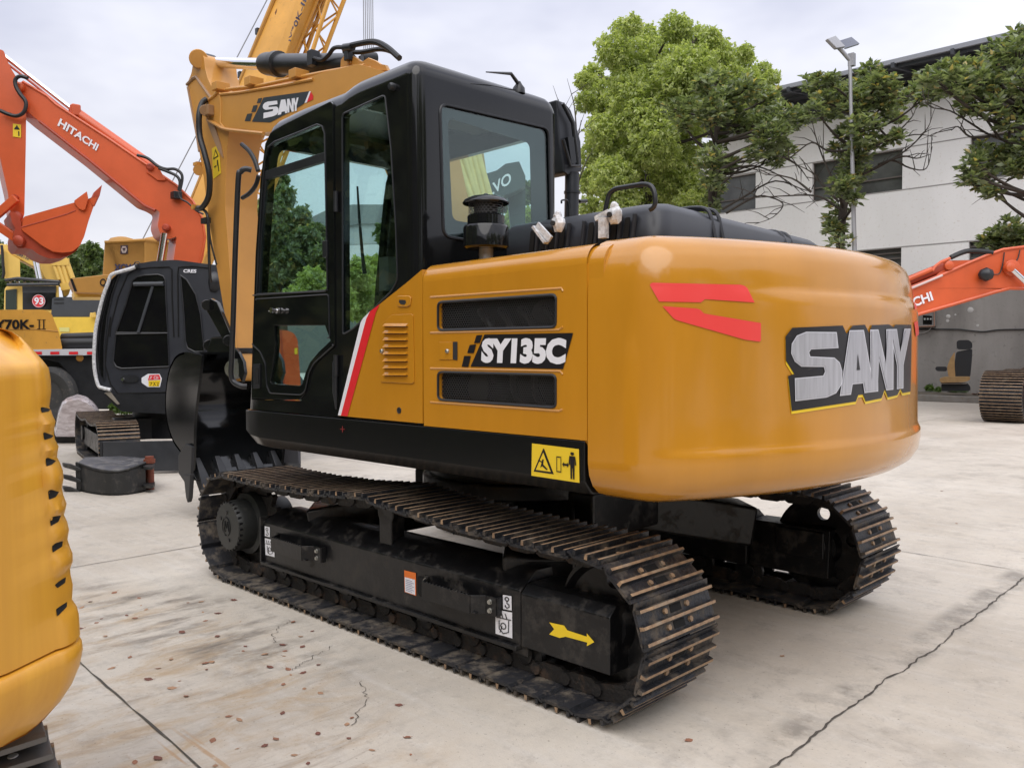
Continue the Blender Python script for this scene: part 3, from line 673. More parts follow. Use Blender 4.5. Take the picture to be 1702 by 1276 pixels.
# wide black printed border of the rear glass
inn = rpoly([on(a, b, 0, XR+.011) for a, b in ((744, 196), (881, 238), (884, 386), (752, 366))], .04, 5)
MB().plate([[Vector((XR+.011, p.y, p.z)) for p in RW], inn], (.003, 0, 0)).build('window_border', mat('glass_frit', (.006, .007, .008), .12), CAB, smooth=0)
pane('right_window', rpoly([(-.30, CR+.02, 1.95), (.98, CR+.02, 1.55), (.90, CR+.02, 2.68), (-.30, CR+.02, 2.70)], .06), (0, .004, 0), GLD, CAB)
ws = [Vector((cabfront(z)-.02, y, z)) for y, z in ((.29, 1.18), (1.13, 1.18))]+[Vector((cabfront(2.70)-.02, y, 2.70)) for y in (1.13, .29)]
MB().plate([ws], (-.004, 0, 0)).build('windscreen', GL, CAB, smooth=0)
MB().box((.525, .715, 2.835), (.57, .75, .012)).build('roof_hatch', mat('hatch_smoke', (.05, .055, .06), .3), CAB)
# door: frame plate with upper window, transom and shaped lower glass
SD = lambda y: (lambda a, b: on(a, b, 1, y))
Do = [SD(1.236)(a, b) for a, b in [(417.5, 662), (419.5, 560), (424.5, 420), (432.5, 300), (440.5, 239), (449.5, 220.5), (470, 207.5), (548.5, 168.5), (553, 173), (555, 400), (556, 573), (532, 591), (518.5, 607), (511.5, 625), (506.5, 654), (499, 664)]]
UWp = [(427, 489), (431, 400), (436, 320), (441, 262), (446, 245), (457, 236), (500, 219), (528, 207), (536, 210), (540, 222), (542.5, 350), (544.5, 480), (541, 484)]
tr_u = (439, 284), (540, 254)
UW = [SD(1.236)(a, b) for a, b in UWp]
door_lower = [SD(1.236)(a, b) for a, b in [(456, 541), (540, 541), (549, 566), (528, 586), (515, 602), (508, 618), (502, 638), (498, 641), (452, 638), (449, 634), (454, 600), (457, 572)]]
DR = MB().plate([Do, UW, door_lower], (0, -.035, 0)).build('door', KP, EX, bevel=.003)
pane('upper_window', [Vector((p.x, 1.226, p.z)) for p in UW], (0, -.004, 0), GL, DR)
pane('lower_window', [Vector((p.x, 1.226, p.z)) for p in door_lower], (0, -.004, 0), GL, DR)
MB().plate([[SD(1.233)(a, b) for a, b in ((438, 285), (541, 252), (542, 267), (437, 300))]], (0, -.03, 0)).build('transom', KS, DR, bevel=.003)
MB().plate([[SD(1.231)(a, b) for a, b in ((437, 300), (442, 298), (433, 400), (430, 487), (427, 489), (431, 400))]], (0, -.02, 0)).build('sliding_frame', KS, DR)
rim('window_seal', [Vector((p.x, 1.238, p.z)) for p in UW], .005, KS, DR)
for q in ([(419, 491), (546, 482)], [(418, 571), (432, 584), (441, 605), (443, 640), (448, 653), (500, 656), (507, 650), (514, 618), (522, 603), (556, 573)], [(424, 497), (546, 489), (548, 563)]):
    MB().tube(rpoly([SD(1.238)(a, b) for a, b in q], .02, 4), .004, 6).build('pressed_line', KS, DR)
MB().plate([rpoly([SD(1.238)(a, b) for a, b in ((422, 605), (433, 604), (433, 645), (422, 646))], .01)], (0, .006, 0)).build('handle', KS, DR, bevel=.002)
MB().plate([[SD(1.2445)(a, b) for a, b in ((425, 612), (430, 611.5), (430, 638), (425, 638.5))]], (0, .002, 0)).build('handle_slot', mat('slot_black', (0, 0, 0), .9), DR, smooth=0)
c0 = SD(1.24)(463, 516); MB().lathe(c0, [(.018, 0), (.018, .012), (.010, .014), (.010, .03), (.016, .032), (.016, .05)], (0, 1, 0), 16).tube([c0+Vector((0, .02, 0)), c0+Vector((.07, .02, .0))], .006, 8).build('door_stop', CH, DR)
for y0, y1 in ((318, 352), (590, 625)):
    MB().cyl(SD(1.243)(558.5, y0), SD(1.243)(558.5, y1), .013, n=12).build('hinge', KS, CAB)
c = SD(1.236)(541.5, 414); MB().box(c, (.04, .02, .09)).build('latch_catch', KS, DR, bevel=.004)
c = SD(1.230)(556, 605); MB().tube([SD(1.243)(557, 598), SD(1.243)(557, 604), SD(1.243)(557, 650), SD(1.243)(559, 680)], .011, 8, rs=[.008, .014, .014, .005]).build('gas_strut', KS, CAB)
c = on(655, 145, 1, CY); MB().lathe(c, [(.018, 0), (.018, .02), (.012, .03)], (0, 1, 0), 14).build('lamp_screw', KS, CAB)
# grab rail at the door
hp = [(418, 283), (408, 281), (400, 286), (396, 300), (391, 420), (388, 520), (385, 600), (384, 620), (388, 634), (400, 641), (410, 642)]
yy_ = [1.24, 1.27, 1.29, 1.3, 1.3, 1.3, 1.3, 1.3, 1.29, 1.27, 1.24]
MB().tube(spline([on(a, b, 1, y) for (a, b), y in zip(hp, yy_)], 4), .0165, 10).build('grab_rail', KS, EX)
# front rail mirror arm
for q in (((402, 240), (414, 251), (423, 266), (429, 284)), ((430, 292), (425, 308), (415, 321), (403, 329))): MB().tube(spline([on(a, b, 1, 1.15) for a, b in q], 5), .014, 8).build('mirror_arm', RU, EX)
# antenna
a = Vector((-.37, .47, 2.905)); mb = MB().lathe(a, [(.035, -.03), (.033, .0), (.018, .02), (.010, .035)], UZ, 14)
mb.tube([a+Vector((0, 0, .02)), a+Vector((-.03, .09, .05)), on(808, 120, 1, .80)], .004, 8, rs=[.011, .009, .003]); mb.build('antenna', KS, EX)
# mirror and guard at the right of the cab
mb = MB()
P = [(925, 165), (938, 170), (950, 184), (958, 205), (966, 235), (968, 285), (955, 288), (945, 292), (938, 286), (930, 240)]
mb.plate([[on(a, b, 0, -.12) for a, b in P]], (.16, 0, 0)); RM = mb.build('mirror', PL, EX, bevel=.012)
mb = MB().plate([[on(a, b, 0, -.155) for a, b in ((944, 228), (957, 228), (963, 262), (961, 270), (950, 272))]], (.03, 0, 0)); mb.build('mirror_glass', K, RM)
mb = MB(); mb.tube([on(935, 172, 0, -.15), on(952, 205, 0, -.15), on(960, 274, 0, -.15)], .012, 8); mb.tube([on(936, 232, 0, -.155), on(948, 276, 0, -.155), on(964, 276, 0, -.155)], .010, 8); mb.build('mirror_rim', KS, RM)
MB().cyl(on(951, 288, 0, -.1), on(949, 400, 0, -.1), .045, n=20).cyl(on(951, 318, 0, -.1), on(951, 322, 0, -.1), .052, n=20).build('mirror_post', PL, EX)
MB().tube(rpoly([on(a, b, 0, -.2) for a, b in ((932, 333), (943, 332), (946, 345), (946, 380))], .02), .006, 6).build('small_rail', KS, EX); MB().cyl(on(963, 335, 0, -.1), on(975, 334, 0, -.1), .012, n=8).build('mirror_stub', KS, EX)
# operator seat, console and wiper inside the cab
mb = MB(); mb.box((.12, .70, 1.62), (.52, .5, .12)); mb.box((-.16, .70, 1.82), (.13, .48, .44), Matrix.Rotation(-.12, 3, 'Y')); mb.box((.12, .70, 1.38), (.4, .4, .36))
SEAT = mb.build('operator_seat', mat('seat_cloth', (.018, .018, .02), .85), EX, bevel=.03, seg=3)
for y in (.40,):
    MB().box((.25, y, 1.58), (.5, .14, .16)).cyl((.42, y, 1.6), (.44, y, 1.8), .018, n=10).build('console', INT, EX, bevel=.02)
MB().tube([on(a, b, 0, 1.15) for a, b in ((594, 310), (597, 360), (602, 420), (606, 455))], .006, 6, rs=[.007, .010, .012, .016]).build('wiper', KS, CAB)
MB().cyl((.95, .55, 1.2), (.88, .55, 1.75), .016).box((1.0, .5, 1.20), (.2, .3, .03)).build('travel_lever', INT, EX)
MB().box((.0, .7, 2.80), (.30, .8, .05)).box((.95, .35, 2.0), (.10, .08, .22)).build('head_lining', mat('lining', (.07, .08, .07), .8), EX)

# ================================================================ BOOM, ARM, BUCKET
by0, by1 = .15, -.25
def onb(pts, y): return [on(a, b, 1, y) for a, b in pts]
nose = onb([(338, 174), (352, 165), (366.6, 156.5), (400, 153), (470, 142)], by0)
top = [(2.0, 3.60), (1.55, 3.56), (1.2, 3.42), (.95, 3.0), (.72, 2.2), (.62, 1.45)]
bot = [(.85, 1.42), (.92, 2.0), (1.08, 2.5), (1.40, 3.0), (1.9, 3.24)]
nb = onb([(438.5, 221), (406.6, 215), (378, 214), (366, 209), (342, 196)], by0)
B = nose+[Vector((x, by0, z)) for x, z in top]+[Vector((x, by0, z)) for x, z in bot]+nb
# keep boom behind the cab: foot shifted
BOOM = MB().plate([rpoly(B, .03, 3)], (0, by1-by0, 0)).build('boom', YB, EX, bevel=.012)
# flange lips and nose details
mb = MB(); mb.tube(onb([(366, 157), (400, 153.5), (470, 142), (520, 132)], by0+.004), .012, 6); mb.tube(onb([(345, 199), (370, 213.5), (380, 216), (438, 222)], by0+.006), .016, 6)
mb.tube(onb([(366, 158), (368, 176), (367, 205), (373, 214)], by0), .012, 6); mb.build('boom_flange', YB, BOOM)
mb = MB(); mb.box(on(347, 184, 1, by0+.03), (.09, .06, .09)); mb.cyl(on(341, 184, 1, by0), on(341, 184, 1, by0+.06), .05, n=18); mb.build('boom_pin', mat('tan_pin', (.30, .17, .08), .5), BOOM, bevel=.006)
SB = splane(1, by0)
def zq(pts): return [(300+a/3.753, b/3.753) for a, b in pts]
decal('boom_badge', [zq([(520, 610), (808, 570), (770, 650), (705, 690), (560, 765), (447, 760)]), zq([(487, 616), (512, 612), (500, 643), (477, 645)]), zq([(456, 660), (484, 656), (470, 698), (443, 702)]), zq([(418, 712), (450, 708), (436, 757), (402, 757)])], SB, mat('boom_badge_grey', (.03, .038, .045), .4), BOOM, .003)
decal('red_flash', [zq([(815, 572), (830, 600), (828, 622), (790, 640)])], SB, RD, BOOM, .003)
decal('white_line', [zq([(805, 572), (815, 572), (790, 640), (776, 645)])], SB, WH, BOOM, .0035)
HB = homog(zq([(516, 640), (740, 610), (740, 690), (516, 742)]))
for ch, a, b in xs_:
    decal('boom_lettering', [[HB(a+(b-a)*x, y) for x, y in LET[ch][0]]], SB, WH, BOOM, .005)
# hydraulic pipes along the boom top
mb = MB()
for dz, y in ((0, by0-.03), (-.0, by0-.10)):
    P = [Vector((p.x, y, p.z+dz)) for p in onb([(371, 148), (395, 145), (420, 143), (470, 132), (540, 118), (600, 108)], by0)]; mb.tube(P, .017, 8)
mb.tube(onb([(362, 153), (356, 160), (345, 168)], by0), .016, 8)
for q in ((367, 147), (422, 139), (497, 127)): mb.box(on(*q, 1, by0-.03)+Vector((0, 0, .01)), (.10, .13, .07))
mb.build('hydraulic_pipe', YB, BOOM, bevel=.004)
# arm
ay0, ay1 = .11, -.21
A = [(322, 96), (326, 89.5), (334, 89), (339, 94), (341, 115), (346, 133), (356, 152), (372, 160), (383, 200), (376, 255), (374, 343), (381.6, 444), (388, 522), (394, 585), (399, 612), (400, 632), (392, 634), (386, 600), (383, 560), (372, 516), (360, 444), (347, 365), (338, 293), (331, 252), (327, 225), (312, 145), (311, 139), (318, 122)]
ARM = MB().plate([rpoly(onb(A, ay0), .03, 2)], (0, ay1-ay0, 0)).build('arm', YB, EX, bevel=.010)
mb = MB(); mb.cyl(on(330, 98, 1, ay0+.03), on(330, 98, 1, ay1-.02), .085, n=24); mb.build('cylinder_pin_boss', YB, ARM, bevel=.01)
mb = MB(); mb.tube(onb([(310.5, 141), (321, 130), (326, 128), (343, 152), (352, 165)], ay0+.005), .014, 6); mb.tube(onb([(312, 145), (327, 225), (331, 252)], ay0+.005), .012, 6)
mb.plate([onb([(342.6, 199), (352, 196), (357, 212), (366, 240), (370, 262), (362, 250), (352, 225)], ay0+.012)], (0, -.01, 0)); mb.build('arm_stiffener', mat('tan_stiffener', (.34, .21, .12), .5), ARM)
mb = MB(); mb.plate([[on(a, b, 1, ay0+.003) for a, b in ((378, 470), (385, 470), (396, 600), (391, 600))]], (0, .01, 0)); mb.build('arm_stiffener', YB, ARM)
# recesses on the cab-facing side of the arm
SA = splane(1, ay0)
ws_ = [(352.5, 247), (364, 241), (368, 288), (355, 298)]
wl = decal('warning_label', [ws_], SA, YD, ARM, .003); Hw = homog(ws_)
decal('warning_pictogram', [[Hw(*p) for p in ((.5, .08), (.88, .42), (.12, .42))], [Hw(*p) for p in ((.2, .66), (.5, .66), (.5, .70), (.2, .70))], [Hw(*p) for p in ((.6, .52), (.75, .52), (.8, .9), (.7, .9), (.68, .72), (.6, .7))]], SA, BKD, wl, .005)
decal('warning_pictogram', [[Hw(*p) for p in ((.5, .18), (.74, .38), (.26, .38))]], SA, YD, wl, .006)
# arm cylinder
cyy = -.05
rod0, rod1, cap = on(341, 104, 1, cyy), on(440, 108, 1, cyy), on(582, 108, 1, cyy)
MB().cyl(rod0, on(440, 107, 1, cyy), .05, n=20).build('cylinder_rod', CH, EX)
MB().cyl(rod0+Vector((0, .085, 0)), rod0+Vector((0, -.085, 0)), .085, n=22).build('rod_eye', KS, EX, bevel=.008)
d_ = (cap-rod0).normalized(); s0 = on(436, 106.5, 1, cyy)
CYL = MB().tube([s0, s0+d_*.04, s0+d_*.05, s0+d_*.10, s0+d_*.22, s0+d_*.23, s0+d_*.30, s0+d_*.31, cap], .08, 24, rs=[.06, .075, .09, .097, .097, .108, .108, .085, .085]).build('arm_cylinder', KS, EX, smooth=35)
mb = MB()
mb.tube(spline([on(522, 97, 1, .06), on(535, 100, 1, .06), on(546, 92, 1, .06), on(556, 80, 1, .07), on(575, 79, 1, .09)], 5), .016, 8)
mb.tube(spline([on(572, 79, 1, .09), on(597, 73, 1, .1), on(622, 70, 1, .1), on(643, 79, 1, .1), on(664, 97, 1, .1)], 6), .022, 8)
mb.tube(spline([on(572, 86, 1, .0), on(600, 87, 1, .0), on(630, 82, 1, 0), on(650, 86, 1, 0), on(664, 97, 1, 0)], 6), .018, 8)
mb.build('hydraulic_hose', RU, EX)
mb = MB(); mb.cyl(on(572, 80, 1, .09), on(586, 78, 1, .095), .03, n=12); mb.box(on(579, 90, 1, .08), (.05, .05, .1)); mb.build('hose_clamp', KS, EX, bevel=.004); MB().box(on(521, 98, 1, .04), (.07, .08, .12)).build('hose_clamp', KS, EX, bevel=.004)
mb = MB(); mb.plate([onb([(565, 117), (566, 100), (571, 93), (580, 91), (590, 95), (600, 102), (640, 108), (645, 118)], .06)], (0, -.03, 0)); mb.plate([onb([(600, 117), (603, 102), (612, 96), (622, 100), (640, 112), (640, 118)], -.12)], (0, -.03, 0)); mb.box(on(581, 101, 1, .065), (.04, .01, .05)); mb.build('cylinder_bracket', YB, BOOM, bevel=.006)
# hose loops at the boom nose and arm
mb = MB(); mb.tube(spline([on(344, 165, 1, .16), on(336, 172, 1, .2), on(331, 192, 1, .24), on(332, 225, 1, .24), on(340, 255, 1, .24), on(348, 290, 1, .22), on(347, 325, 1, .2), on(337, 344, 1, .18), on(328, 347, 1, .15)], 6), .026, 10)
mb.tube(spline([on(336, 347, 1, .16), on(344, 356, 1, .17), on(346, 380, 1, .17), on(348, 440, 1, .17), on(350, 470, 1, .16)], 5), .014, 8)
mb.tube(spline([on(340, 350, 1, .16), on(346, 362, 1, .17), on(350, 400, 1, .17), on(360, 440, 1, .15)], 5), .009, 6); mb.box(on(342, 367, 1, .17), (.10, .05, .05)); mb.build('hydraulic_hose', RU, EX)
MB().box(on(328, 345, 1, .14), (.05, .1, .04)).build('hose_bracket', YB, ARM); mb = MB(); mb.box(on(329, 273, 1, .12), (.08, .06, .03)); mb.cyl(on(330, 283, 1, .10), on(330, 283, 1, .14), .05, n=12); mb.build('hose_bracket', YB, ARM)
# bucket cylinder on the far side of the arm and black linkage
mb = MB(); mb.cyl((4.35, cyy, 3.6), (4.12, cyy, 2.6), .06, n=18); mb.build('bucket_cylinder', KS, EX)
mb = MB(); mb.plate([onb([(337, 505), (350, 496), (360, 502), (385, 560), (383, 575), (374, 572), (345, 520)], .14)], (0, -.035, 0)); mb.plate([onb([(337, 505), (350, 496), (360, 502), (385, 560), (383, 575), (374, 572), (345, 520)], -.24)], (0, -.035, 0))
mb.cyl(on(344, 507, 1, .16), on(344, 507, 1, -.26), .05, n=16); mb.cyl(on(380, 566, 1, .16), on(380, 566, 1, -.26), .05, n=16)
mb.plate([onb([(340, 570), (352, 560), (384, 558), (386, 572), (360, 590), (345, 590)], .06)], (0, -.2, 0)); mb.cyl(on(348, 574, 1, .10), on(348, 574, 1, -.2), .055, n=16); mb.build('bucket_link', K, EX, bevel=.006)
mb = MB(); mb.cyl(on(391, 613, 1, .16), on(391, 613, 1, .11), .09, n=24); mb.cyl(on(391, 613, 1, .165), on(391, 613, 1, .16), .06, n=24); mb.build('bucket_pin', CH, EX)
# bucket
yl, yr = .45, -.46
shell = spline([(3.62, 0, .66), (3.80, 0, .60), (4.02, 0, .66), (4.17, 0, .84), (4.20, 0, 1.05), (4.13, 0, 1.28), (4.02, 0, 1.40), (3.92, 0, 1.45), (3.80, 0, 1.47)], 5)
shell = [Vector((3.67, 0, .365)), Vector((3.76, 0, .47)), Vector((3.88, 0, .585))]+shell[10:]
sh2 = []
for i, p in enumerate(shell):
    d = (shell[min(i+1, len(shell)-1)]-shell[max(i-1, 0)]).normalized(); nrm = Vector((d.z, 0, -d.x)); sh2.append(p+nrm*.02)
BK = MB().plate([[Vector((p.x, yl, p.z)) for p in shell+sh2[::-1]]], (0, yr-yl, 0)).build('bucket', K, EX, smooth=30)
side = [(p.x, p.z) for p in sh2[1:]]+[(3.46, 1.46), (3.52, 1.25), (3.60, 1.0), (3.64, .8), (3.66, .55), (3.70, .38)]
for y in (yl, yr+.025):
    MB().plate([[Vector((x, y, z)) for x, z in (side if y > 0 else [(max(a, 3.70 if b > 1.1 else 3.60) if b > .6 else a, b) for a, b in side])]], (0, -.025, 0)).build('side_plate', K, BK, bevel=.004)
# cutting edge, teeth, side cutter
MB().bar((3.655, yl, .395), (3.655, yr, .395), .02, .10, up=Vector((.72, 0, .69))).build('cutting_edge', K, BK, bevel=.003)
for i in range(5):
    y = yl-.08-i*(yl-yr-.16)/4
    MB().add([(3.75, y+.022, .545), (3.75, y-.022, .545), (3.80, y-.022, .53), (3.80, y+.022, .53), (3.61, y+.042, .38), (3.61, y-.042, .38), (3.70, y-.042, .33), (3.70, y+.042, .33), (3.58, y+.022, .17), (3.58, y-.022, .17), (3.61, y-.022, .16), (3.61, y+.022, .16)],
             [(0, 1, 2, 3), (0, 4, 5, 1), (1, 5, 6, 2), (2, 6, 7, 3), (3, 7, 4, 0), (4, 8, 9, 5), (5, 9, 10, 6), (6, 10, 11, 7), (7, 11, 8, 4), (8, 11, 10, 9)]).build('bucket_tooth', KS, BK, bevel=.006)
for y in (yl+.004, yr-.03):
    MB().plate([[Vector((x, y, z)) for x, z in ((3.62, .66), (3.74, .68), (3.90, .56), (3.90, .40), (3.76, .32), (3.66, .35))]], (0, .026, 0)).build('side_cutter', KS, BK, bevel=.004)
mb = MB()
for y in (.14, -.24): mb.plate([[Vector((x, y, z)) for x, z in ((3.35, 1.22), (3.30, 1.30), (3.32, 1.40), (3.42, 1.50), (3.70, 1.62), (3.90, 1.62), (4.0, 1.52), (4.0, 1.40), (3.6, 1.44))]], (0, -.03, 0))
mb.box((3.72, -.05, 1.50), (.5, .34, .05)); mb.build('bucket_ear', K, BK, bevel=.006)
MB().plate([[Vector((x, yr-.002, z)) for x, z in ((3.42, .44), (3.44, .58), (3.60, .64), (3.90, .62), (3.85, .46), (3.70, .42))]], (0, -.025, 0)).build('side_cutter', mat('cutter_grey', (.06, .06, .068), .35), BK, bevel=.004)
MB().plate([[Vector((x, yl+.038, z)) for x, z in ((3.64, .42), (3.78, .40), (3.74, .20), (3.71, .155), (3.68, .20))]], (0, -.04, 0)).build('bucket_tooth', KS, BK, bevel=.008)

# ================================================================ UNDERCARRIAGE
UC = MB(); UC.box((0, 0, .60), (1.5, .62, .26))
for sx in (-1, 1):
    for sy in (-1, 1):
        UC.bar((sx*.35, sy*.25, .58), (sx*.95, sy*.95, .42), .34, .24)
UC.cyl((0, 0, .66), (0, 0, .76), .66, n=48); UC.build('carbody', KF, EX, bevel=.02)
XI, XS, ZC = -1.43, 1.56, .36
RI, RS_ = .308, .318
def trackpath():
    P = []
    def arc(cx, cz, r, a0, a1, n=40):
        for i in range(n+1):
            t = a0+(a1-a0)*i/n; P.append((cx+r*math.cos(t), cz+r*math.sin(t)))
    arc(XI, ZC-.012, RI, -math.pi/2, -math.pi*1.5)     # rear wheel from bottom over the back to the top
    for x in np.linspace(XI+.05, XS-.05, 60):          # top run with sag either side of the carrier roller
        u = .05; s_ = abs(math.sin(math.pi*(x-(XI if x < u else u))/(u-XI if x < u else XS-u)))
        zb = np.interp(x, [XI, u, XS], [ZC-.012+RI, .72, ZC+RS_+.002]); P.append((x, zb-.022*s_))
    arc(XS, ZC, RS_, math.pi/2, -math.pi/2)
    for x in np.linspace(XS-.05, XI+.05, 40): P.append((x, .042))
    return P
TP = trackpath(); TP.append(TP[0])
cum = [0]
for i in range(1, len(TP)): cum.append(cum[-1]+math.dist(TP[i-1], TP[i]))
TL = cum[-1]; NSH = 46; PITCH = TL/NSH
def at_path(s):
    s %= TL; x = np.interp(s, cum, [p[0] for p in TP]); z = np.interp(s, cum, [p[1] for p in TP]); return x, z
def shoe_mesh():
    L = PITCH; prof = [(-.47*L, .0), (-.40*L, -.002), (.40*L, -.002), (.47*L, .006), (.56*L, .012), (.56*L, .021), (.46*L, .017), (.40*L, .011), (-.40*L, .011), (-.49*L, .009)]
    mb = MB(); mb.plate([[Vector((x, -.25, z)) for x, z in prof]], (0, .5, 0), m=0); mb.m[-9] = 3
    rnd = random.Random(2)
    for x in (-.36*L, .0, .36*L):
        r = [(x-.008, .008), (x+.008, .008), (x+.006, .034), (x-.006, .034)]
        mb.add([(a, s_, b) for s_ in (-.25, .25) for a, b in r], [(0, 1, 5, 4), (1, 2, 6, 5), (3, 0, 4, 7), (0, 3, 2, 1), (4, 5, 6, 7)], 0)
        mb.add([(r[2][0], -.25, .0342), (r[2][0], .25, .0342), (r[3][0], .25, .0342), (r[3][0], -.25, .0342)], [(0, 1, 2, 3)], 1)
        mb.add([(r[2][0]+.0006, s_*.2502, r[2][1]) if k == 0 else (r[3][0], s_*.2502, r[3][1]) if k == 1 else (x-.008, s_*.2502, .012) if k == 2 else (x+.0086, s_*.2502, .012) for s_ in (-1, 1) for k in range(4)], [(0, 1, 2, 3), (4, 7, 6, 5)], 1 if x == 0 else 0)
    for x in (-.18*L, .18*L):
        for y in (-.075, .075): mb.lathe((x, y, .011), [(.013, 0), (.012, .010)], UZ, 6, m=1)
        mb.box((x, 0, .0115), (.03, .075, .003), m=2)
    return mb
LINK = MB()
for s_ in (-1, 1):
    LINK.plate([[Vector((x, s_*.062+.0, z)) for x, z in ((-.56*PITCH, -.012), (-.56*PITCH, -.055), (-.3*PITCH, -.075), (.3*PITCH, -.075), (.5*PITCH, -.055), (.5*PITCH, -.012), (.2*PITCH, -.003), (-.2*PITCH, -.003))]], (0, s_*.022, 0))
    LINK.cyl((.5*PITCH, s_*.058, -.038), (.5*PITCH, s_*.098, -.038), .027, n=12)
LINK.cyl((.5*PITCH, -.06, -.038), (.5*PITCH, .06, -.038), .024, n=12)
tmpl = None; ltmpl = None
HOLE = mat('slot_black', (0, 0, 0), .9)
def track(sy):
    global tmpl, ltmpl
    T = emp('track', (0, 0, 0)); T.parent = EX
    for k in range(NSH):
        s_ = (k+.35)*PITCH; x0, z0_ = at_path(s_-.02); x1, z1 = at_path(s_+.02); x, z = at_path(s_)
        # direction along the path: outward normal is to the left of travel direction when going over the back
        t = Vector((x1-x0, 0, z1-z0_)).normalized(); nrm = Vector((-t.z, 0, t.x)); 
        M = Matrix(((t.x, 0, nrm.x, x), (0, 1, 0, sy*.995), (t.z, 0, nrm.z, z), (0, 0, 0, 1)))
        if tmpl is None:
            tmpl = shoe_mesh().build('track_shoe', [SH, RS, HOLE, SHI], EX, smooth=25); sh = tmpl; sh.parent = T
            ltmpl = LINK.build('chain_link', CHN, EX, smooth=30); ln = ltmpl; ln.parent = T
        else:
            sh = tmpl.copy(); COL.objects.link(sh); sh.parent = T; ln = ltmpl.copy(); COL.objects.link(ln); ln.parent = T
        jz = random.uniform(-.0025, .0025); M2 = M @ Matrix.Rotation(random.uniform(-.012, .012), 4, 'Y') @ Matrix.Translation((0, 0, jz))
        sh.matrix_basis = M2; ln.matrix_basis = M
    # side frame
    oy = sy*1.13; iy = sy*.86
    def Q(pts): return [Vector((x, y*sy, z)) for x, y, z in pts]
    rr = []
    for x in (1.245, -1.005):
        rr.append(Q([(x, 1.13, .175), (x, 1.13, .425), (x, 1.02, .50), (x, .90, .50), (x, .86, .46), (x, .86, .175)]))
    rr[0] = Q([(1.245, 1.13, .175), (1.245, 1.13, .425), (1.20, 1.02, .50), (1.18, .90, .50), (1.18, .86, .46), (1.22, .86, .175)])
    FR = MB().loft(rr).build('track_frame', KF, EX, bevel=.008)
    m_ = MB(); m_.loft([Q([(x, 1.13+.004, .178), (x, 1.134, .415), (x, 1.09, .455), (x, .90, .455), (x, .88, .178)]) for x in (-1.012, -1.51)])
    m_.build('idler_guard', KF, FR, bevel=.006)
    m_ = MB(); m_.box((.12, sy*1.128, .168), (2.24, .05, .022)); m_.box((1.243, sy*1.00, .31), (.016, .30, .29)); m_.build('frame_flange', KF, FR, bevel=.004)
    # steps
    if sy > 0:
        for a in (.80, -.62):
            m_ = MB(); P = [Vector((a+dx, y, 0)) for dx, y in ((.27, 1.135), (.24, 1.135), (.19, 1.215), (-.15, 1.215), (-.20, 1.165), (-.27, 1.165), (-.27, 1.135))]
            for i in range(len(P)-1):
                p, q = P[i], P[i+1]; m_.bar(Vector((p.x, p.y, .335)), Vector((q.x, q.y, .335)), .010, .085)
            for i in range(14):
                xx = a+.18-i*.024; m_.box((xx, 1.215, .378), (.010, .010, .008))
            m_.box((a, 1.175, .30), (.36, .08, .008)); m_.build('step', KF, FR, bevel=.002)
            for dx in (.255, -.235):
                for z in (.355, .315):
                    MB().lathe((a+dx, 1.17 if dx < 0 else 1.14, z), [(.013, 0), (.013, .004), (.010, .004), (.010, .012)], (0, 1, 0), 6).build('bolt', ST, FR)
    # carrier roller
    m_ = MB(); m_.box((.05, sy*1.03, .52), (.11, .09, .20)); m_.cyl((.05, sy*1.07, .64), (.05, sy*.90, .64), .052, n=20); m_.cyl((.05, sy*1.075, .63), (.05, sy*1.03, .63), .07, n=20); m_.build('carrier_roller', KF, EX, bevel=.008)
    for i in range(7):
        x = 1.08-i*.345
        m_ = MB(); m_.cyl((x, sy*1.09, .125), (x, sy*.90, .125), .045, n=18)
        m_.cyl((x, sy*1.075, .125), (x, sy*1.045, .125), .092, n=24); m_.cyl((x, sy*.945, .125), (x, sy*.915, .125), .092, n=24); m_.box((x, sy*1.10, .155), (.09, .03, .05)); m_.build('bottom_roller', CHN if i % 2 else KF, EX, bevel=.004)
    # front idler wheel with holes (towards the counterweight) and drive sprocket
    prof_ = [(.05, .06), (.10, .06), (.12, .02), (.24, .015), (.262, .045), (.268, .045), (.268, .02), (.288, .02), (.288, -.02), (.268, -.02), (.268, -.045), (.262, -.045), (.24, -.015), (.12, -.02), (.10, -.06), (.05, -.06)]
    idl = MB().lathe((XI, sy*.995, ZC-.012), prof_, (0, 1, 0), 48).build('idler_wheel', KF, EX, smooth=30)
    hs = []
    for k in range(5):
        a = k*math.pi*.4+1.6; y_a, y_b = .995*sy-.2*sy, (.995*sy+.2*sy if k == 0 else .995*sy); hs.append(MB().cyl((XI+.185*math.cos(a), y_a, ZC-.012+.185*math.sin(a)), (XI+.185*math.cos(a), y_b, ZC-.012+.185*math.sin(a)), .038, n=16).build('c', INT, None))
    boolean(idl, hs); idl.data.set_sharp_from_angle(angle=math.radians(30))
    m_ = MB(); m_.box((XI+.1, sy*1.09, ZC), (.30, .03, .16)); m_.box((XI+.1, sy*.90, ZC), (.30, .03, .16)); m_.cyl((XI, sy*1.10, ZC-.01), (XI, sy*.89, ZC-.01), .06); m_.build('idler_yoke', KF, EX, bevel=.01)
    sp = MB(); nt_ = 21; P = []
    for k in range(nt_*4):
        a = 2*math.pi*k/(nt_*4); r = (.31, .31, .262, .262)[k % 4]; P.append(Vector((XS+r*math.cos(a), sy*1.015, ZC+r*math.sin(a))))
    sp.plate([P], (0, -.04*sy, 0)); SPK = sp.build('drive_sprocket', CHN, EX, bevel=.004)
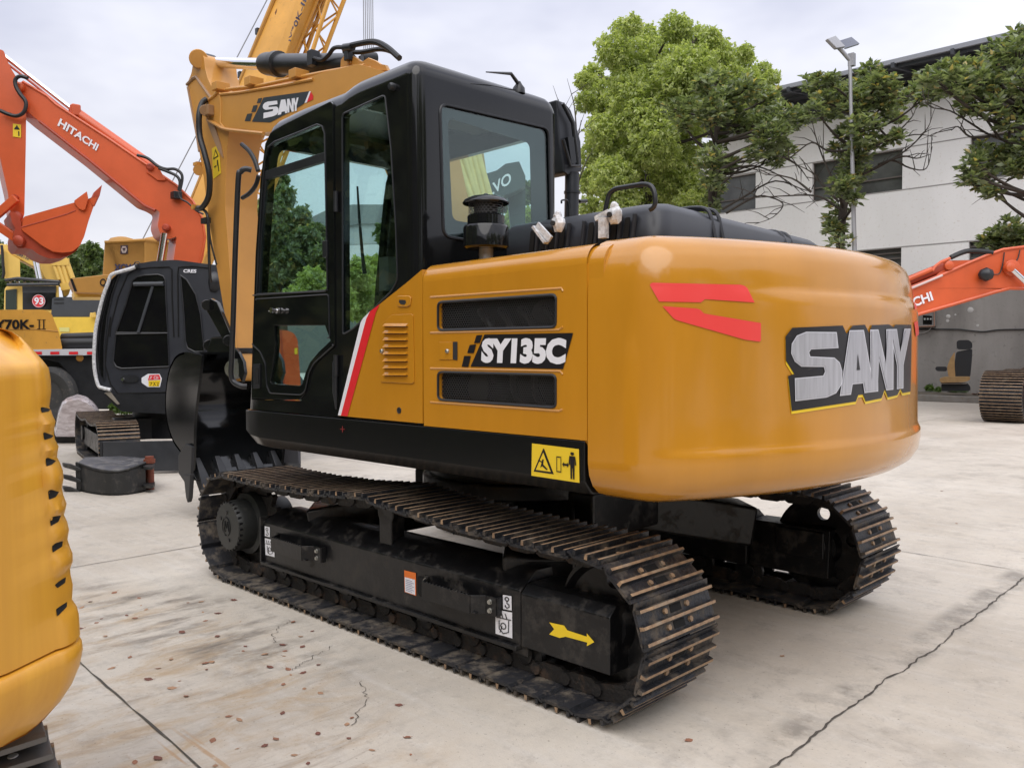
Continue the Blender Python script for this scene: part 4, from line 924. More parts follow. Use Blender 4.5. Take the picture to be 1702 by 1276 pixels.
    MB().lathe((XS, sy*.80, ZC), [(.15, 0), (.15, .2), (.20, .2), (.20, .27), (.165, .28), (.165, .36), (.158, .385), (.150, .405), (.06, .412), (.0, .412)] if sy > 0 else [(.15, 0), (.15, -.2), (.20, -.2), (.20, -.27), (.165, -.28), (.165, -.36), (.15, -.40), (.0, -.412)], (0, 1, 0), 40).build('final_drive', mat('drive_grey', (.022, .023, .022), .45, dirt=.25, dirtcol=(.06, .06, .05)), SPK, smooth=35)
    if sy > 0:
        m_ = MB()
        for k in range(24):
            a = 2*math.pi*k/26; m_.cyl((XS+.154*math.cos(a), 1.18, ZC+.154*math.sin(a)), (XS+.154*math.cos(a), 1.2035, ZC+.154*math.sin(a)), .008, n=6)
        for a in (.5, 1.6, 4.4): m_.cyl((XS+.09*math.cos(a), 1.20, ZC+.09*math.sin(a)), (XS+.09*math.cos(a), 1.216, ZC+.09*math.sin(a)), .012, n=8)
        m_.build('cover_bolts', KF, SPK)
        m_ = MB(); C_ = Vector((XS, 1.214, ZC)); m_.tube([C_+Vector((.052*math.cos(t), 0, .06*math.sin(t))) for t in np.linspace(0, 2*math.pi, 25)], .0035, 6, cap=False)
        for a, b in (((-.03, -.03), (-.015, .035)), ((-.015, .035), (.0, -.01)), ((0, -.01), (.02, .035)), ((.02, .035), (.035, -.03)), ((-.03, -.03), (-.01, -.03))): m_.tube([C_+Vector((-a[0], 0, a[1])), C_+Vector((-b[0], 0, b[1]))], .004, 6)
        m_.build('cast_emblem', KF, SPK)
    return FR
FRL = track(1); track(-1)
# stickers on the near track frame
SF = splane(1, 1.13); SF2 = splane(1, 1.134)
def z1(pts, s=2.659, o=(700, 760)): return [(o[0]+a/s, o[1]+b/s) for a, b in pts]
lab = decal('hook_label', [z1([(363, 605), (401, 612), (402, 675), (364, 668)])], SF, WH, FRL, .003)
def fz(pts): return [(380+a/9.117, 820+b/9.117) for a, b in pts]
lab3 = decal('hook_label', [fz([(553, 490), (630, 508), (632, 657), (556, 640)])], SF, WH, FRL, .003)
lab2 = decal('jack_label', [z1([(330, 670), (404, 684), (405, 798), (331, 777)])], SF, WH, FRL, .003)
lab4 = decal('jack_label', [fz([(555, 672), (697, 705), (703, 960), (566, 925)])], SF, WH, FRL, .003)
def lines(name, q, strokes, surf, parent, th, off=.0055, m=BKD):
    H_ = homog(q); pol = []
    for st in strokes:
        for (a, b), (c_, d_) in zip(st[:-1], st[1:]):
            p, r_ = Vector(H_(a, b)), Vector(H_(c_, d_)); dd = (r_-p)
            if dd.length < 1e-6: continue
            dd.normalize(); s2 = Vector((-dd.y, dd.x))*th; pol.append([tuple(p+s2-dd*th*.5), tuple(r_+s2+dd*th*.5), tuple(r_-s2+dd*th*.5), tuple(p-s2-dd*th*.5)])
    return decal(name, pol, surf, m, parent, off)
hook = [[(.5+.22*math.cos(t), .25+.13*math.sin(t)) for t in np.linspace(0, 6.3, 9)], [(.5, .38), (.5, .55), (.72, .62), (.75, .78), (.5, .88), (.3, .78), (.32, .70)]]
jack = [[(.1, .30), (.95, .30)], [(.18, .1), (.28, .3)], [(.4, .1), (.5, .3)], [(.62, .1), (.72, .3)], [(.25, .42), (.25, .75), (.5, .9), (.8, .8), (.82, .35)], [(.5+.16*math.cos(t), .6+.12*math.sin(t)) for t in np.linspace(0, 6.3, 9)], [(.42, .62), (.3, .88)]]
lines('pictogram', z1([(363, 605), (401, 612), (402, 675), (364, 668)]), hook, SF, lab, .8); lines('pictogram', z1([(330, 670), (404, 684), (405, 798), (331, 777)]), jack, SF, lab2, .75)
lines('pictogram', fz([(553, 490), (630, 508), (632, 657), (556, 640)]), hook, SF, lab3, .42); lines('pictogram', fz([(555, 672), (697, 705), (703, 960), (566, 925)]), jack, SF, lab4, .42)
def f1(pts): return [(320+a/3.866, 740+b/3.866) for a, b in pts]
orr = f1([(1363, 800), (1438, 818), (1440, 965), (1366, 940)])
o_ = decal('notice_label', [orr], SF, mat('orange_label', (.75, .17, .02), .4), FRL, .003); Ho = homog(orr)
decal('notice_label', [[Ho(*p) for p in ((.06, .30), (.94, .30), (.94, .97), (.06, .97))]], SF, WH, o_, .0045)
lines('print', orr, [[(.15, .40+.08*i), (.85 if i % 2 else .7, .40+.08*i)] for i in range(7)], SF, o_, .35, .006, mat('print_blue', (.18, .2, .35), .5))
decal('frame_hole', [f1(list((v.x, v.y) for v in rpoly([(1448, 835, 0), (1500, 845, 0), (1524, 870, 0), (1524, 960, 0), (1470, 975, 0), (1450, 950, 0)], 16, 3)))], SF, HOLE, FRL, .003)
Ar = z1([(568, 727), (634, 741), (648, 762), (734, 790), (734, 775), (767, 814), (734, 832), (736, 816), (640, 790), (614, 796), (568, 780), (590, 757)])
decal('yellow_arrow', [Ar], SF2, mat('arrow_yellow', (.85, .60, .02), .4), FRL, .003)
# ================================================================ OTHER MACHINES
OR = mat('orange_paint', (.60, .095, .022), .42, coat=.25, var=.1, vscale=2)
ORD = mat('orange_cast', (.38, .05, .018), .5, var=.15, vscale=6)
KC = mat('dark_cab_paint', (.026, .028, .036), .36, coat=.25, var=.1)
KG = mat('dark_window', (.006, .006, .007), .08)
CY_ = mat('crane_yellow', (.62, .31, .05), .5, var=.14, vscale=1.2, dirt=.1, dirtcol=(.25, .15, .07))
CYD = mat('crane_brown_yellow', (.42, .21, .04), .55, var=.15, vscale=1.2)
KY = mat('pale_yellow', (.70, .46, .10), .5, var=.1, vscale=2)
DG = mat('dark_grey_hood', (.045, .05, .058), .45, var=.1)
NV = mat('navy_lettering', (.035, .03, .07), .5)
def flatpoly(name, pts, d, m, parent, off=.006, r=0):
    P = [(v.x, v.y) for v in (rpoly([(a, b, 0) for a, b in pts], r) if r else [Vector((a, b, 0)) for a, b in pts])]
    return decal(name, [P], sdepth(d), m, parent, off)
def wt(pts, d, r, n=8, **k): return MB().tube([W(a, b, d) for a, b in pts], r, n, **k)
def crawler(parent, p_near, p_far, L, H, wd, shoes, nm='track', side_=None):
    """one simple crawler assembly: p_near/p_far ground points on its near side line; width goes to the right"""
    a = Vector((p_near.x, p_near.y, 0)); ax = (Vector((p_far.x, p_far.y, 0))-a).normalized(); side = Vector((ax.y, -ax.x, 0))
    if side.dot(RGT) < 0: side = -side
    if side_ is not None: side = side_
    r = H/2; pts = []
    def arc(c, a0, a1):
        for i in range(15): t = a0+(a1-a0)*i/14; pts.append((c+r*math.cos(t), r+r*math.sin(t)))
    arc(r, math.pi*1.5, math.pi*.5)
    for i in range(1, 12): x = r+(L-2*r)*i/12; pts.append((x, H-.045*abs(math.sin(math.pi*i/6))))
    arc(L-r, math.pi*.5, -math.pi*.5); pts.append(pts[0])
    cu = [0]
    for i in range(1, len(pts)): cu.append(cu[-1]+math.dist(pts[i-1], pts[i]))
    mb = MB(); N_ = shoes*3
    def P3(x, z, s): return a+ax*x+side*s+Vector((0, 0, z))
    inn = [(x+(r-x)*.06 if x < r else x-(x-(L-r))*.06 if x > L-r else x, z+(r-z)*.08) for x, z in pts]
    n = len(pts)-1
    vs = [P3(x, z, 0) for x, z in inn[:-1]]+[P3(x, z, wd) for x, z in inn[:-1]]
    mb.add(vs, [(i, (i+1) % n, n+(i+1) % n, n+i) for i in range(n)])
    inn2 = [(x+(r-x)*.14 if x < r else x-(x-(L-r))*.14 if x > L-r else x, z+(r-z)*.17) for x, z in pts]
    vs = [P3(x, z, 0) for x, z in inn2[:-1]]+[P3(x, z, wd) for x, z in inn2[:-1]]
    mb.add(vs, [(i, n+i, n+(i+1) % n, (i+1) % n) for i in range(n)])
    for s_ in (0, wd):
        v2 = [P3(x, z, s_) for x, z in inn[:-1]]+[P3(x, z, s_) for x, z in inn2[:-1]]; mb.add(v2, [(i, (i+1) % n, n+(i+1) % n, n+i) for i in range(n)])
    for k in range(N_):
        s0 = cu[-1]*k/N_; x = np.interp(s0, cu, [p[0] for p in pts]); z = np.interp(s0, cu, [p[1] for p in pts]); x1 = np.interp((s0+.01) % cu[-1], cu, [p[0] for p in pts]); z1_ = np.interp((s0+.01) % cu[-1], cu, [p[1] for p in pts])
        t = Vector((x1-x, z1_-z)).normalized(); q = Vector((-t.y, t.x)); 
        if k % 3 == 0: continue_ = True
        c = Vector((x, z)); inward = Vector((r if x < r else (L-r if x > L-r else x), r))-c; 
        if q.dot(inward) > 0: q = -q
        prf = [c-t*.008-q*.03, c+t*.008-q*.03, c+t*.007+q*.004, c-t*.007+q*.004]
        mb.add([P3(p.x, p.y, s_) for s_ in (0, wd) for p in prf], [(0, 1, 5, 4), (1, 2, 6, 5), (3, 0, 4, 7)], 0); mb.add([P3(p.x, p.y, s_) for s_ in (0, wd) for p in prf], [(2, 3, 7, 6), (0, 3, 2, 1), (4, 5, 6, 7)], 1)
    T = mb.build(nm, [SH, RS], parent, smooth=25, recalc=False)
    fr = MB().plate([[P3(x, z, wd*.18) for x, z in ((r*.9, r*.5), (L-r*.9, r*.5), (L-r*.9, r*1.3), (r*.9, r*1.3))]], side*(wd*.62)); fr.build('track_frame', KF, T, bevel=.02)
    w_ = MB()
    for c in (r, L-r): w_.cyl(P3(c, r, wd*.25), P3(c, r, wd*.75), r*.8, n=28); w_.cyl(P3(c, r, wd*.12), P3(c, r, wd*.88), r*.35, n=20)
    w_.build('track_wheel', KF, T, bevel=.01); return T
def zc(pts, s=3.753, o=(0, 340)): return [(o[0]+a/s, o[1]+b/s) for a, b in pts]
# ---------------------------------------------------------------- orange excavator on the left
d0 = 11.3; DV[0] = hdir(-160)
H1 = emp('excavator', Vector((*W(300, 700, 12.2)[:2], 0)), 'orange HITACHI excavator with a black cab, its bucket curled high at the left', 'excavator')
boom = [(27, 144), (37, 134), (53, 146), (77, 158), (91, 172), (180, 229), (293, 306), (322, 334), (338, 362), (343, 395), (338, 430), (330, 450), (286, 450), (291, 415), (294, 393), (289, 395), (280, 398), (268, 392), (262, 376), (266, 352), (254, 345), (240, 340), (149, 266), (64, 201), (44, 184), (34, 168)]
BM = slab('boom', boom, d0+.35, .42, OR, H1, r=5, bevel=.02)
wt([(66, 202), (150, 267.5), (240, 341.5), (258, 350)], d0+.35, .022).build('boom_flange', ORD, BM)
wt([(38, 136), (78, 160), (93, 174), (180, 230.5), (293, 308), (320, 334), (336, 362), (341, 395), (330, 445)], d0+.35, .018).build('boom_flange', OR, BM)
mb = MB(); mb.lathe(W(35.5, 146, d0+.35), [(.06, 0), (.06, .06), (.035, .08)], -FH, 18); mb.build('boom_pin', OR, BM); MB().lathe(W(278, 379, d0+.35), [(.05, 0), (.05, .06), (.03, .08)], -FH, 18).build('boom_pin', ORD, BM); MB().lathe(W(257, 281.5, d0+.45), [(.05, 0), (.05, .16), (.03, .18)], -FH, 18).build('boom_pin', ORD, BM)
ra = slab('arm', [(-10, 80), (6, 84), (9, 92), (12, 101), (20, 117), (27, 128), (35, 152), (44, 170), (43.5, 192), (43, 240), (40.5, 357), (36, 368), (24, 369), (17, 352), (13, 320), (5, 285), (-4, 245), (-14, 200), (-20, 150)], d0+.30, .5, OR, H1, r=4, bevel=.02)
MB().lathe(W(29.5, 361, d0+.30), [(.075, 0), (.075, .05), (.04, .07)], -FH, 20).lathe(W(27, 329, d0+.30), [(.04, 0), (.04, .05)], -FH, 16).build('arm_pin', ORD, ra)
bk = slab('bucket', [(40, 360), (44, 359), (124, 336.5), (150, 330), (162, 326), (153.6, 349), (147, 368), (140, 393), (133, 408), (121, 418), (104, 420), (88, 418), (70, 408), (36, 382)], d0-.05, 1.0, OR, H1, r=3, bevel=.02)
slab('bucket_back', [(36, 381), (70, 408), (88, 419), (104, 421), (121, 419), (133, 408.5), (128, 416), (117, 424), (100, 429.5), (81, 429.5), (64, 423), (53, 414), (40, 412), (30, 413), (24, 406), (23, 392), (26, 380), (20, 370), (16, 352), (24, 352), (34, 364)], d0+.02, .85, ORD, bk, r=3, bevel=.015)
MB().lathe(W(34, 401, d0), [(.07, 0), (.07, .06), (.04, .08)], -FH, 20).build('bucket_pin', ORD, bk)
slab('side_cutter', [(124, 338), (124, 333), (144.5, 318), (147, 330), (142, 347), (138, 350), (131, 347)], d0-.09, .04, OR, bk, bevel=.006)
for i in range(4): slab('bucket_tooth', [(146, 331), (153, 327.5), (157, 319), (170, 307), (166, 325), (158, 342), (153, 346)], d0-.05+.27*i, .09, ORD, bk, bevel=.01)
wt([(36, 378), (75, 367), (113, 355.5), (126, 350)], d0-.045, .012).build('bucket_seam', ORD, bk); wt([(112, 357), (106, 395), (101, 420)], d0-.045, .006).build('bucket_seam', OR, bk)
mb = MB(); mb.bar(W(-6, 358, d0+.2), W(27, 329, d0+.2), .06, .11); mb.build('linkage', OR, H1, bevel=.01); MB().bar(W(-6, 374, d0+.2), W(34, 401, d0+.2), .06, .11).build('linkage', OR, H1, bevel=.01)
wt([(8, 94), (126, 187)], d0+.5, .033, 14).build('cylinder_rod', CH, H1)
wt([(120, 182.5), (262, 283)], d0+.5, .07, 18).build('arm_cylinder', OR, H1); MB().box(W(125, 184, d0+.45), (.12, .12, .16)).build('cylinder_cap', OR, H1, bevel=.02)
wt([(14, 108), (58, 142), (98, 175), (205, 253), (292, 317)], d0+.38, .016).build('steel_pipe', ORD, H1); slab('boom_bracket', [(244, 287), (250, 277), (262, 275), (268, 285), (276, 300), (262, 300)], d0+.32, .1, OR, H1, bevel=.01)
for pts, r in (([(0, 184), (14, 190), (28, 193), (40, 186), (43, 170), (33, 156), (26, 143), (26, 132), (34, 127), (46, 130)], .026), ([(228, 258), (245, 263), (262, 276), (276, 281), (290, 281), (300, 287), (303, 297), (299, 318)], .020), ([(264, 280), (280, 286), (294, 293), (299, 303), (297, 317)], .020), ([(296, 320), (300, 330), (312, 337), (326, 350), (338, 356)], .012)):
    MB().tube(spline([W(a, b, d0+.22) for a, b in pts], 5), r, 8).build('hydraulic_hose', RU, H1)
MB().box(W(293, 325, d0+.3), (.12, .12, .1)).build('hose_bracket', KS, H1, bevel=.01)
wt([(274, 388), (266, 436)], d0+.35, .045, 16).build('boom_cylinder', CH, H1); wt([(290, 396), (284, 436)], d0+.9, .045, 16).build('boom_cylinder', CH, H1)
text('boom_lettering', 'HITACHI', [(101.5, 197), (165.5, 241), (160.5, 251.5), (96, 209)], sdepth(d0+.35), WH, BM, .012, bold=.03)
s1 = flatpoly('warning_label', [(22, 206), (35.5, 207.5), (35.5, 229.5), (22, 227.5)], d0+.30, YD, ra, .008); flatpoly('warning_pictogram', [(29, 208.5), (34, 216), (24, 215.5)], d0+.30, BKD, s1, .014); flatpoly('warning_pictogram', [(31, 219), (33, 219), (33, 227), (31.5, 227)], d0+.30, BKD, s1, .014)
# cab
cabo = zc([(600, 1090), (583, 980), (582, 900), (600, 760), (640, 590), (690, 470), (760, 405), (860, 368), (960, 352), (1100, 345), (1300, 372), (1500, 390), (1500, 1190), (1035, 1182), (700, 1196), (640, 1165)])
HC = slab('cab', cabo, d0, 1.05, KC, H1, r=5, bevel=.05, dirv=hdir(190))
zg = lambda pts: [(150+a/7.09, 380+b/7.09) for a, b in pts]
for nm, q in (('door_window', zg([(300, 1225), (420, 880), (500, 610), (545, 570), (640, 548), (800, 540), (860, 560), (882, 600), (895, 900), (912, 1230)])), ('lower_window', zc([(722, 808), (1046, 802), (1055, 1010), (760, 1022), (725, 1010), (705, 975)])), ('rear_window', zc([(1125, 440), (1165, 470), (1220, 560), (1250, 680), (1262, 800), (1275, 915), (1215, 918), (1170, 895), (1155, 850), (1148, 700)])), ('windscreen', zc([(690, 475), (745, 430), (700, 560), (668, 700), (650, 880), (650, 1100), (615, 1040), (604, 900), (620, 740)]))):
    g_ = flatpoly(nm, q, d0, KG, HC, .006, r=3); Q = [W(a, b, d0-.012) for a, b in q]; MB().tube(Q+[Q[0]], .010, 6, cap=False).build('window_seal', KS, g_)
for q in (zg([(230, 1276), (240, 1150), (330, 800), (440, 540), (520, 480), (700, 458), (930, 452), (962, 480), (965, 800), (985, 1276)]), zg([(1040, 1276), (1035, 800), (1030, 560), (1040, 455), (1200, 445), (1418, 465)]), zc([(690, 700), (668, 850), (655, 1000), (690, 1120), (735, 1178), (1040, 1170)]), zc([(722, 806), (1046, 800)])):
    MB().tube([W(a, b, d0-.004) for a, b in q], .010, 6).build('panel_gap', mat('slot_black', (0, 0, 0), .9), HC)
MB().tube([W(a, b, d0-.03) for a, b in zg([(515, 655), (865, 648)])], .03, 8).build('window_bar', DG, HC); MB().tube([W(a, b, d0-.02) for a, b in zg([(735, 680), (650, 950), (565, 1222)])], .02, 8).build('wiper', DG, HC)
wrap = zg([(545, 440), (500, 465), (380, 500), (250, 545), (210, 640), (150, 800), (100, 1000), (65, 1180)])+zc([(590, 860), (586, 960), (592, 1040), (612, 1125), (640, 1143), (690, 1155)])
MB().tube(spline([W(a, b, d0-.06) for a, b in wrap], 5), .024, 8).build('wrapped_rail', FO, HC, smooth=20)
MB().cyl(W(226, 443, d0-.06), W(230, 442, d0-.06), .035, n=10).build('rail_end', KS, HC)
slab('door_handle', zc([(758, 1072), (800, 1060), (860, 1068), (868, 1090), (845, 1108), (765, 1108)]), d0-.02, .02, KS, HC, r=2, bevel=.006); MB().lathe(W(768/3.753, 340+1090/3.753, d0-.03), [(.025, 0), (.02, .02)], -FH, 12).build('lock', CH, HC)
text('cab_lettering', 'CRES', zg([(1102, 480), (1256, 482), (1254, 522), (1100, 520)]), sdepth(d0), WH, HC, .012, bold=.035)
sg_ = flatpoly('door_sticker', zc([(885, 1080), (925, 1055), (998, 1055), (1012, 1085), (1000, 1138), (925, 1138), (885, 1110)]), d0, WH, HC, .010, r=1)
flatpoly('sticker_panel', zc([(935, 1062), (996, 1060), (1004, 1090), (925, 1094)]), d0, RD, sg_, .014); flatpoly('sticker_panel', zc([(928, 1098), (1004, 1094), (994, 1133), (930, 1133)]), d0, YE, sg_, .014)
lines('sticker_marks', zc([(925, 1060), (1004, 1060), (1004, 1135), (925, 1135)]), [[(.15, .35), (.35, .15)], [(.25, .12), (.25, .38)], [(.5, .15), (.7, .15), (.7, .35), (.5, .35), (.5, .15)], [(.8, .12), (.8, .4)]], sdepth(d0), sg_, .35, .018, WH)
lines('sticker_marks', zc([(925, 1060), (1004, 1060), (1004, 1135), (925, 1135)]), [[(.15, .65), (.35, .65), (.2, .9)], [(.45, .6), (.62, .9)], [(.6, .6), (.45, .9)], [(.7, .65), (.85, .65), (.75, .9), (.9, .9)]], sdepth(d0), sg_, .35, .018, BKD)
MB().tube([W(a, b, d0+.02) for a, b in zc([(838, 372), (842, 360), (866, 358), (872, 366)])], .008, 6).build('roof_loop', KS, HC)
MB().lathe(W(358, 470, d0+.1), [(.05, -.1), (.16, -.06), (.18, 0), (.16, .06), (.05, .1)], (RGT+FH*.3), 16).build('work_lamp', KS, HC)
# body below the cab, counterweight, engine bay
slab('slew_frame', zc([(650, 1180), (1900, 1180), (1900, 1290), (1500, 1330), (760, 1290), (700, 1240)]), d0-.02, 2.1, KS, H1, r=2, bevel=.03, dirv=hdir(190))
slab('frame_trim', zc([(655, 1175), (690, 1165), (750, 1245), (735, 1250)]), d0-.05, .08, mat('pale_trim', (.25, .22, .18), .6), H1, bevel=.01)
slab('engine_housing', [(345, 640), (345, 545), (456, 545), (456, 664), (345, 664)], d0+.05, 1.9, KS, H1, bevel=.04)
slab('counterweight', [(440, 552), (455, 548), (478, 549), (489, 554), (495, 566), (497, 600), (500, 640), (500, 672), (440, 672)], d0+.1, 2.0, OR, H1, r=5, bevel=.07)
MB().tube([W(a, b, d0+.09) for a, b in ((467, 549), (470, 600), (472, 640))], .010, 6).build('panel_gap', ORD, H1)
flatpoly('yellow_tag', [(489.5, 579), (494.5, 578), (495, 588), (490, 589)], d0+.1, YD, H1, .008)
gN, gF = on(165, 787, 2, 0), on(121, 747, 2, 0); axd = (gF-gN).normalized(); sdv = Vector((axd.y, -axd.x, 0)); sdv = sdv if sdv.dot(RGT) > 0 else -sdv
crawler(H1, gN, gF, 2.75, .62, .48, 38); crawler(H1, gN+sdv*1.9, gF+sdv*1.9, 2.75, .62, .48, 38)
mb = MB(); cc = gN+axd*1.35+sdv*1.15; mb.cyl(cc+Vector((0, 0, .3)), cc+Vector((0, 0, .88)), .55, n=32); mb.bar(gN+sdv*.3+axd*1.35+Vector((0, 0, .45)), gN+sdv*2.1+axd*1.35+Vector((0, 0, .45)), .8, .3); mb.build('carbody', KS, H1, bevel=.02)
# blade
bl, br_ = on(171, 789, 2, 0), on(300, 786, 2, 0); bd = (br_-bl).normalized(); br_ = bl+bd*2.35; bn = Vector((bd.y, -bd.x, 0)); bn = bn if bn.dot(FH) > 0 else -bn
mb = MB(); P = [bl+Vector((0, 0, .03)), bl+Vector((0, 0, .40)), br_+Vector((0, 0, .40)), br_+Vector((0, 0, .03))]; mb.plate([P], bn*.05)
BLD = mb.build('dozer_blade', mat('blade_grey', (.035, .037, .042), .35, var=.2), H1, bevel=.01)
mb = MB(); mb.plate([[bl+Vector((0, 0, .03)), bl+Vector((0, 0, .40)), bl+bn*.22+Vector((0, 0, .34)), bl+bn*.22+Vector((0, 0, .03))]], -bd*.03); mb.build('blade_end', KS, BLD); MB().bar(bl+bd*.8+bn*.05+Vector((0, 0, .2)), bl+bd*.8+bn*1.2+Vector((0, 0, .35)), .14, .14).build('blade_arm', KS, BLD, bevel=.01)
MB().bar(bl+bd*1.6+bn*.05+Vector((0, 0, .2)), bl+bd*1.6+bn*1.2+Vector((0, 0, .35)), .14, .14).build('blade_arm', KS, BLD, bevel=.01)

# ---------------------------------------------------------------- loose bucket on the ground
zb = lambda pts: [(100+a/6.715, 640+b/6.715) for a, b in pts]
g0 = on(170, 826, 2, 0)
LB = emp('loose_bucket', g0, 'small worn black bucket lying on its side on the concrete', 'excavator bucket')
BR = mat('worn_black_steel', (.018, .018, .018), .5, dirt=.35, dirtcol=(.09, .08, .07), bump=.2)
BRD = mat('scuffed_steel', (.05, .052, .06), .45, dirt=.6, dirtcol=(.17, .16, .15), bump=.2)
bc = on(185, 818, 2, 0)
def LBp(px, dz, back=0):
    # point along the curved shell, by photo column; depth bulges towards the viewer in the middle
    t = (px-126)/(247-126); d = 9.2-.36*math.sin(math.pi*min(max(t, 0), 1))**.8+back; p = W(px, 700, d); return Vector((p.x, p.y, dz))
cols = [126, 132, 140, 152, 166, 180, 195, 210, 222, 232, 240]
tops = [.295, .29, .28, .265, .255, .25, .25, .262, .28, .295, .305]
mb = MB(); lo = [LBp(c_, .0) for c_ in cols]; hi = [LBp(c_, h) for c_, h in zip(cols, tops)]; back = [W(240, 700, 9.7), W(200, 700, 9.9), W(140, 700, 9.8)]
lo2 = lo+[Vector((b_.x, b_.y, 0)) for b_ in back]; hi2 = hi+[Vector((b_.x, b_.y, .285)) for b_ in back]
n = len(lo); mb.add(lo+hi, [(i, i+1, n+i+1, n+i) for i in range(n-1)]); mb.build('shell', BR, LB, smooth=50)
mb = MB(); mb.plate([[p-Vector((0, 0, .0)) for p in hi2]], (0, 0, -.02)); mb.build('side_plate', BRD, LB, smooth=0, bevel=.0)
MB().plate([[p+Vector((0, 0, .02)) for p in lo2]], (0, 0, -.018)).build('side_plate', BR, LB, smooth=0)
MB().tube([p+Vector((0, 0, .005)) for p in hi], .012, 6).build('rim', BR, LB)
for k in range(3):
    y0 = 872+k*130; slab('bucket_tooth', zb([(42, y0), (140, y0+15), (235, y0+58), (236, y0+80), (175, y0+82), (135, y0+70), (45, y0+45)]), 9.12+.0*k, .12, BR, LB, bevel=.008)
slab('cutting_edge', zb([(175, 862), (190, 858), (300, 905), (300, 1090), (190, 1215), (178, 1000)]), 9.15, .04, BR, LB)
cpt = W(247, 700, 9.25)
for z in (.05, .25): MB().plate([rpoly([Vector((*W(a, 700, dd)[:2], z)) for a, dd in ((236, 9.0), (252, 8.98), (256, 9.2), (252, 9.5), (236, 9.5))], .06)], (0, 0, .03)).build('bucket_ear', BR, LB, bevel=.004)
MB().cyl((cpt.x, cpt.y, .0), (cpt.x, cpt.y, .36), .045, n=16).cyl((cpt.x, cpt.y, .29), (cpt.x, cpt.y, .33), .06, n=16).build('bucket_pin', mat('rust_red', (.20, .05, .025), .65, dirt=.4), LB)

# ---------------------------------------------------------------- wrapped goods, grass, small things
PK = emp('wrapped_pallet', on(115, 733, 2, 0), 'bundle of goods wrapped in clear film on a pallet beside the truck wheel', 'pallet')
rnd = random.Random(5); rings = []
outl = [(88, 0), (90, .0), (97, .55), (104, .82), (112, .93), (130, .97), (145, .95), (156, .80), (163, .62), (168, .45), (170, .0)]
mb = MB(); L_ = []
for j, dd in enumerate((13.9, 14.2, 14.7, 15.1)):
    sc_ = (.93, 1, 1, .9)[j]; L_.append([Vector((*W(128+(px_-128)*sc_, 700, dd)[:2], .12+.66*h*(1 if j in (1, 2) else .92)*rnd.uniform(.96, 1.03))) for px_, h in outl])
mb.loft(L_); mb.build('wrapped_goods', mat('plastic_film', (.45, .38, .38), .25, col2=(.72, .66, .67), vscale=7, streak=(1, 1, 3.5), bump=.7, bscale=22, coat=.5), PK, smooth=60)
MB().box(W(128, 722, 16.0)*1, (.9, .9, .0001)).build('pallet_board', BR, PK, smooth=0) if False else None
mb = MB(); b0 = W(128, 700, 14.5)
for i in range(5): mb.box((b0.x, b0.y, .0)+Vector((0, 0, 0)) if False else Vector((b0.x, b0.y, .11))+RH*(-.45+.22*i), (.9, .12, .02), Matrix.Rotation(YAW, 3, 'Z'))
for i in range(3): mb.box(Vector((b0.x, b0.y, .05))+FH*(-.4+.4*i), (.1, 1.0, .10), Matrix.Rotation(YAW, 3, 'Z'))
mb.build('pallet_board', BR, PK)

# ---------------------------------------------------------------- truck crane
DV[0] = hdir(60)
TC = emp('truck_crane', Vector((*W(200, 700, 19)[:2], 0)), 'yellow truck crane marked QY70K-II and XCMG, its tall boom raised behind the excavators', 'truck crane')
def P4(y, vals):   # boom section at image row y
    return vals
sec_t = [(456, 0, 20.9), (460, -2, 20.5), (498, 0, 20.0), (514, 0, 20.0), (527, 0, 20.5), (534, 0, 21.1), (500, 0, 21.6)]
k0, k1 = -60, 440
def along(x0, x1, y, xt): return x0
def bp(col, y, d):
    # columns at row 0 and row 93 define each edge line
    a, b = col; x = a+(b-a)*y/93; return W(x, y, d)
edges = [((452, 414.6), .75), ((455, 417), .45), ((493, 457.5), 0), ((511, 474), 0.02), ((527, 488), .45), ((533, 495), 1.1), ((500, 460), 1.5), ((458, 420), 1.2)]
rings = [[bp(c_, y, 20+dd-(y-0)*.0005) for c_, dd in edges] for y in (440, 200, 0, -160)]
CB = MB().loft(rings).build('boom', CY_, TC, smooth=0, bevel=.02)
for c_, dd in (((454.5, 416.5), .40), ((527, 488), .42)):
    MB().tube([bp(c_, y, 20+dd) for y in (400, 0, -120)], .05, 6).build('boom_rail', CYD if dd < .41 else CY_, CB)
for px_, py_ in ((429, 53), (400, 125)): MB().box(W(px_, py_, 20.6), (.12, .12, .16)).build('boom_bracket', KS, CB, bevel=.02)
text('boom_lettering', 'QY70K-II', [(475.5, 77.5), (503, -3), (511.5, 3), (482, 82)][0:4], lambda x, y: (W(x, y, 20.0+.45*max(0, min(1, ((x-(474+(y-93)*-.398)))/15))), -FH), NV, CB, .02, bold=.01)
flatpoly('boom_stain', [(457, 22), (461, 14), (459, 30)], 20.3, mat('rust_mark', (.16, .07, .03), .8), CB, .02)
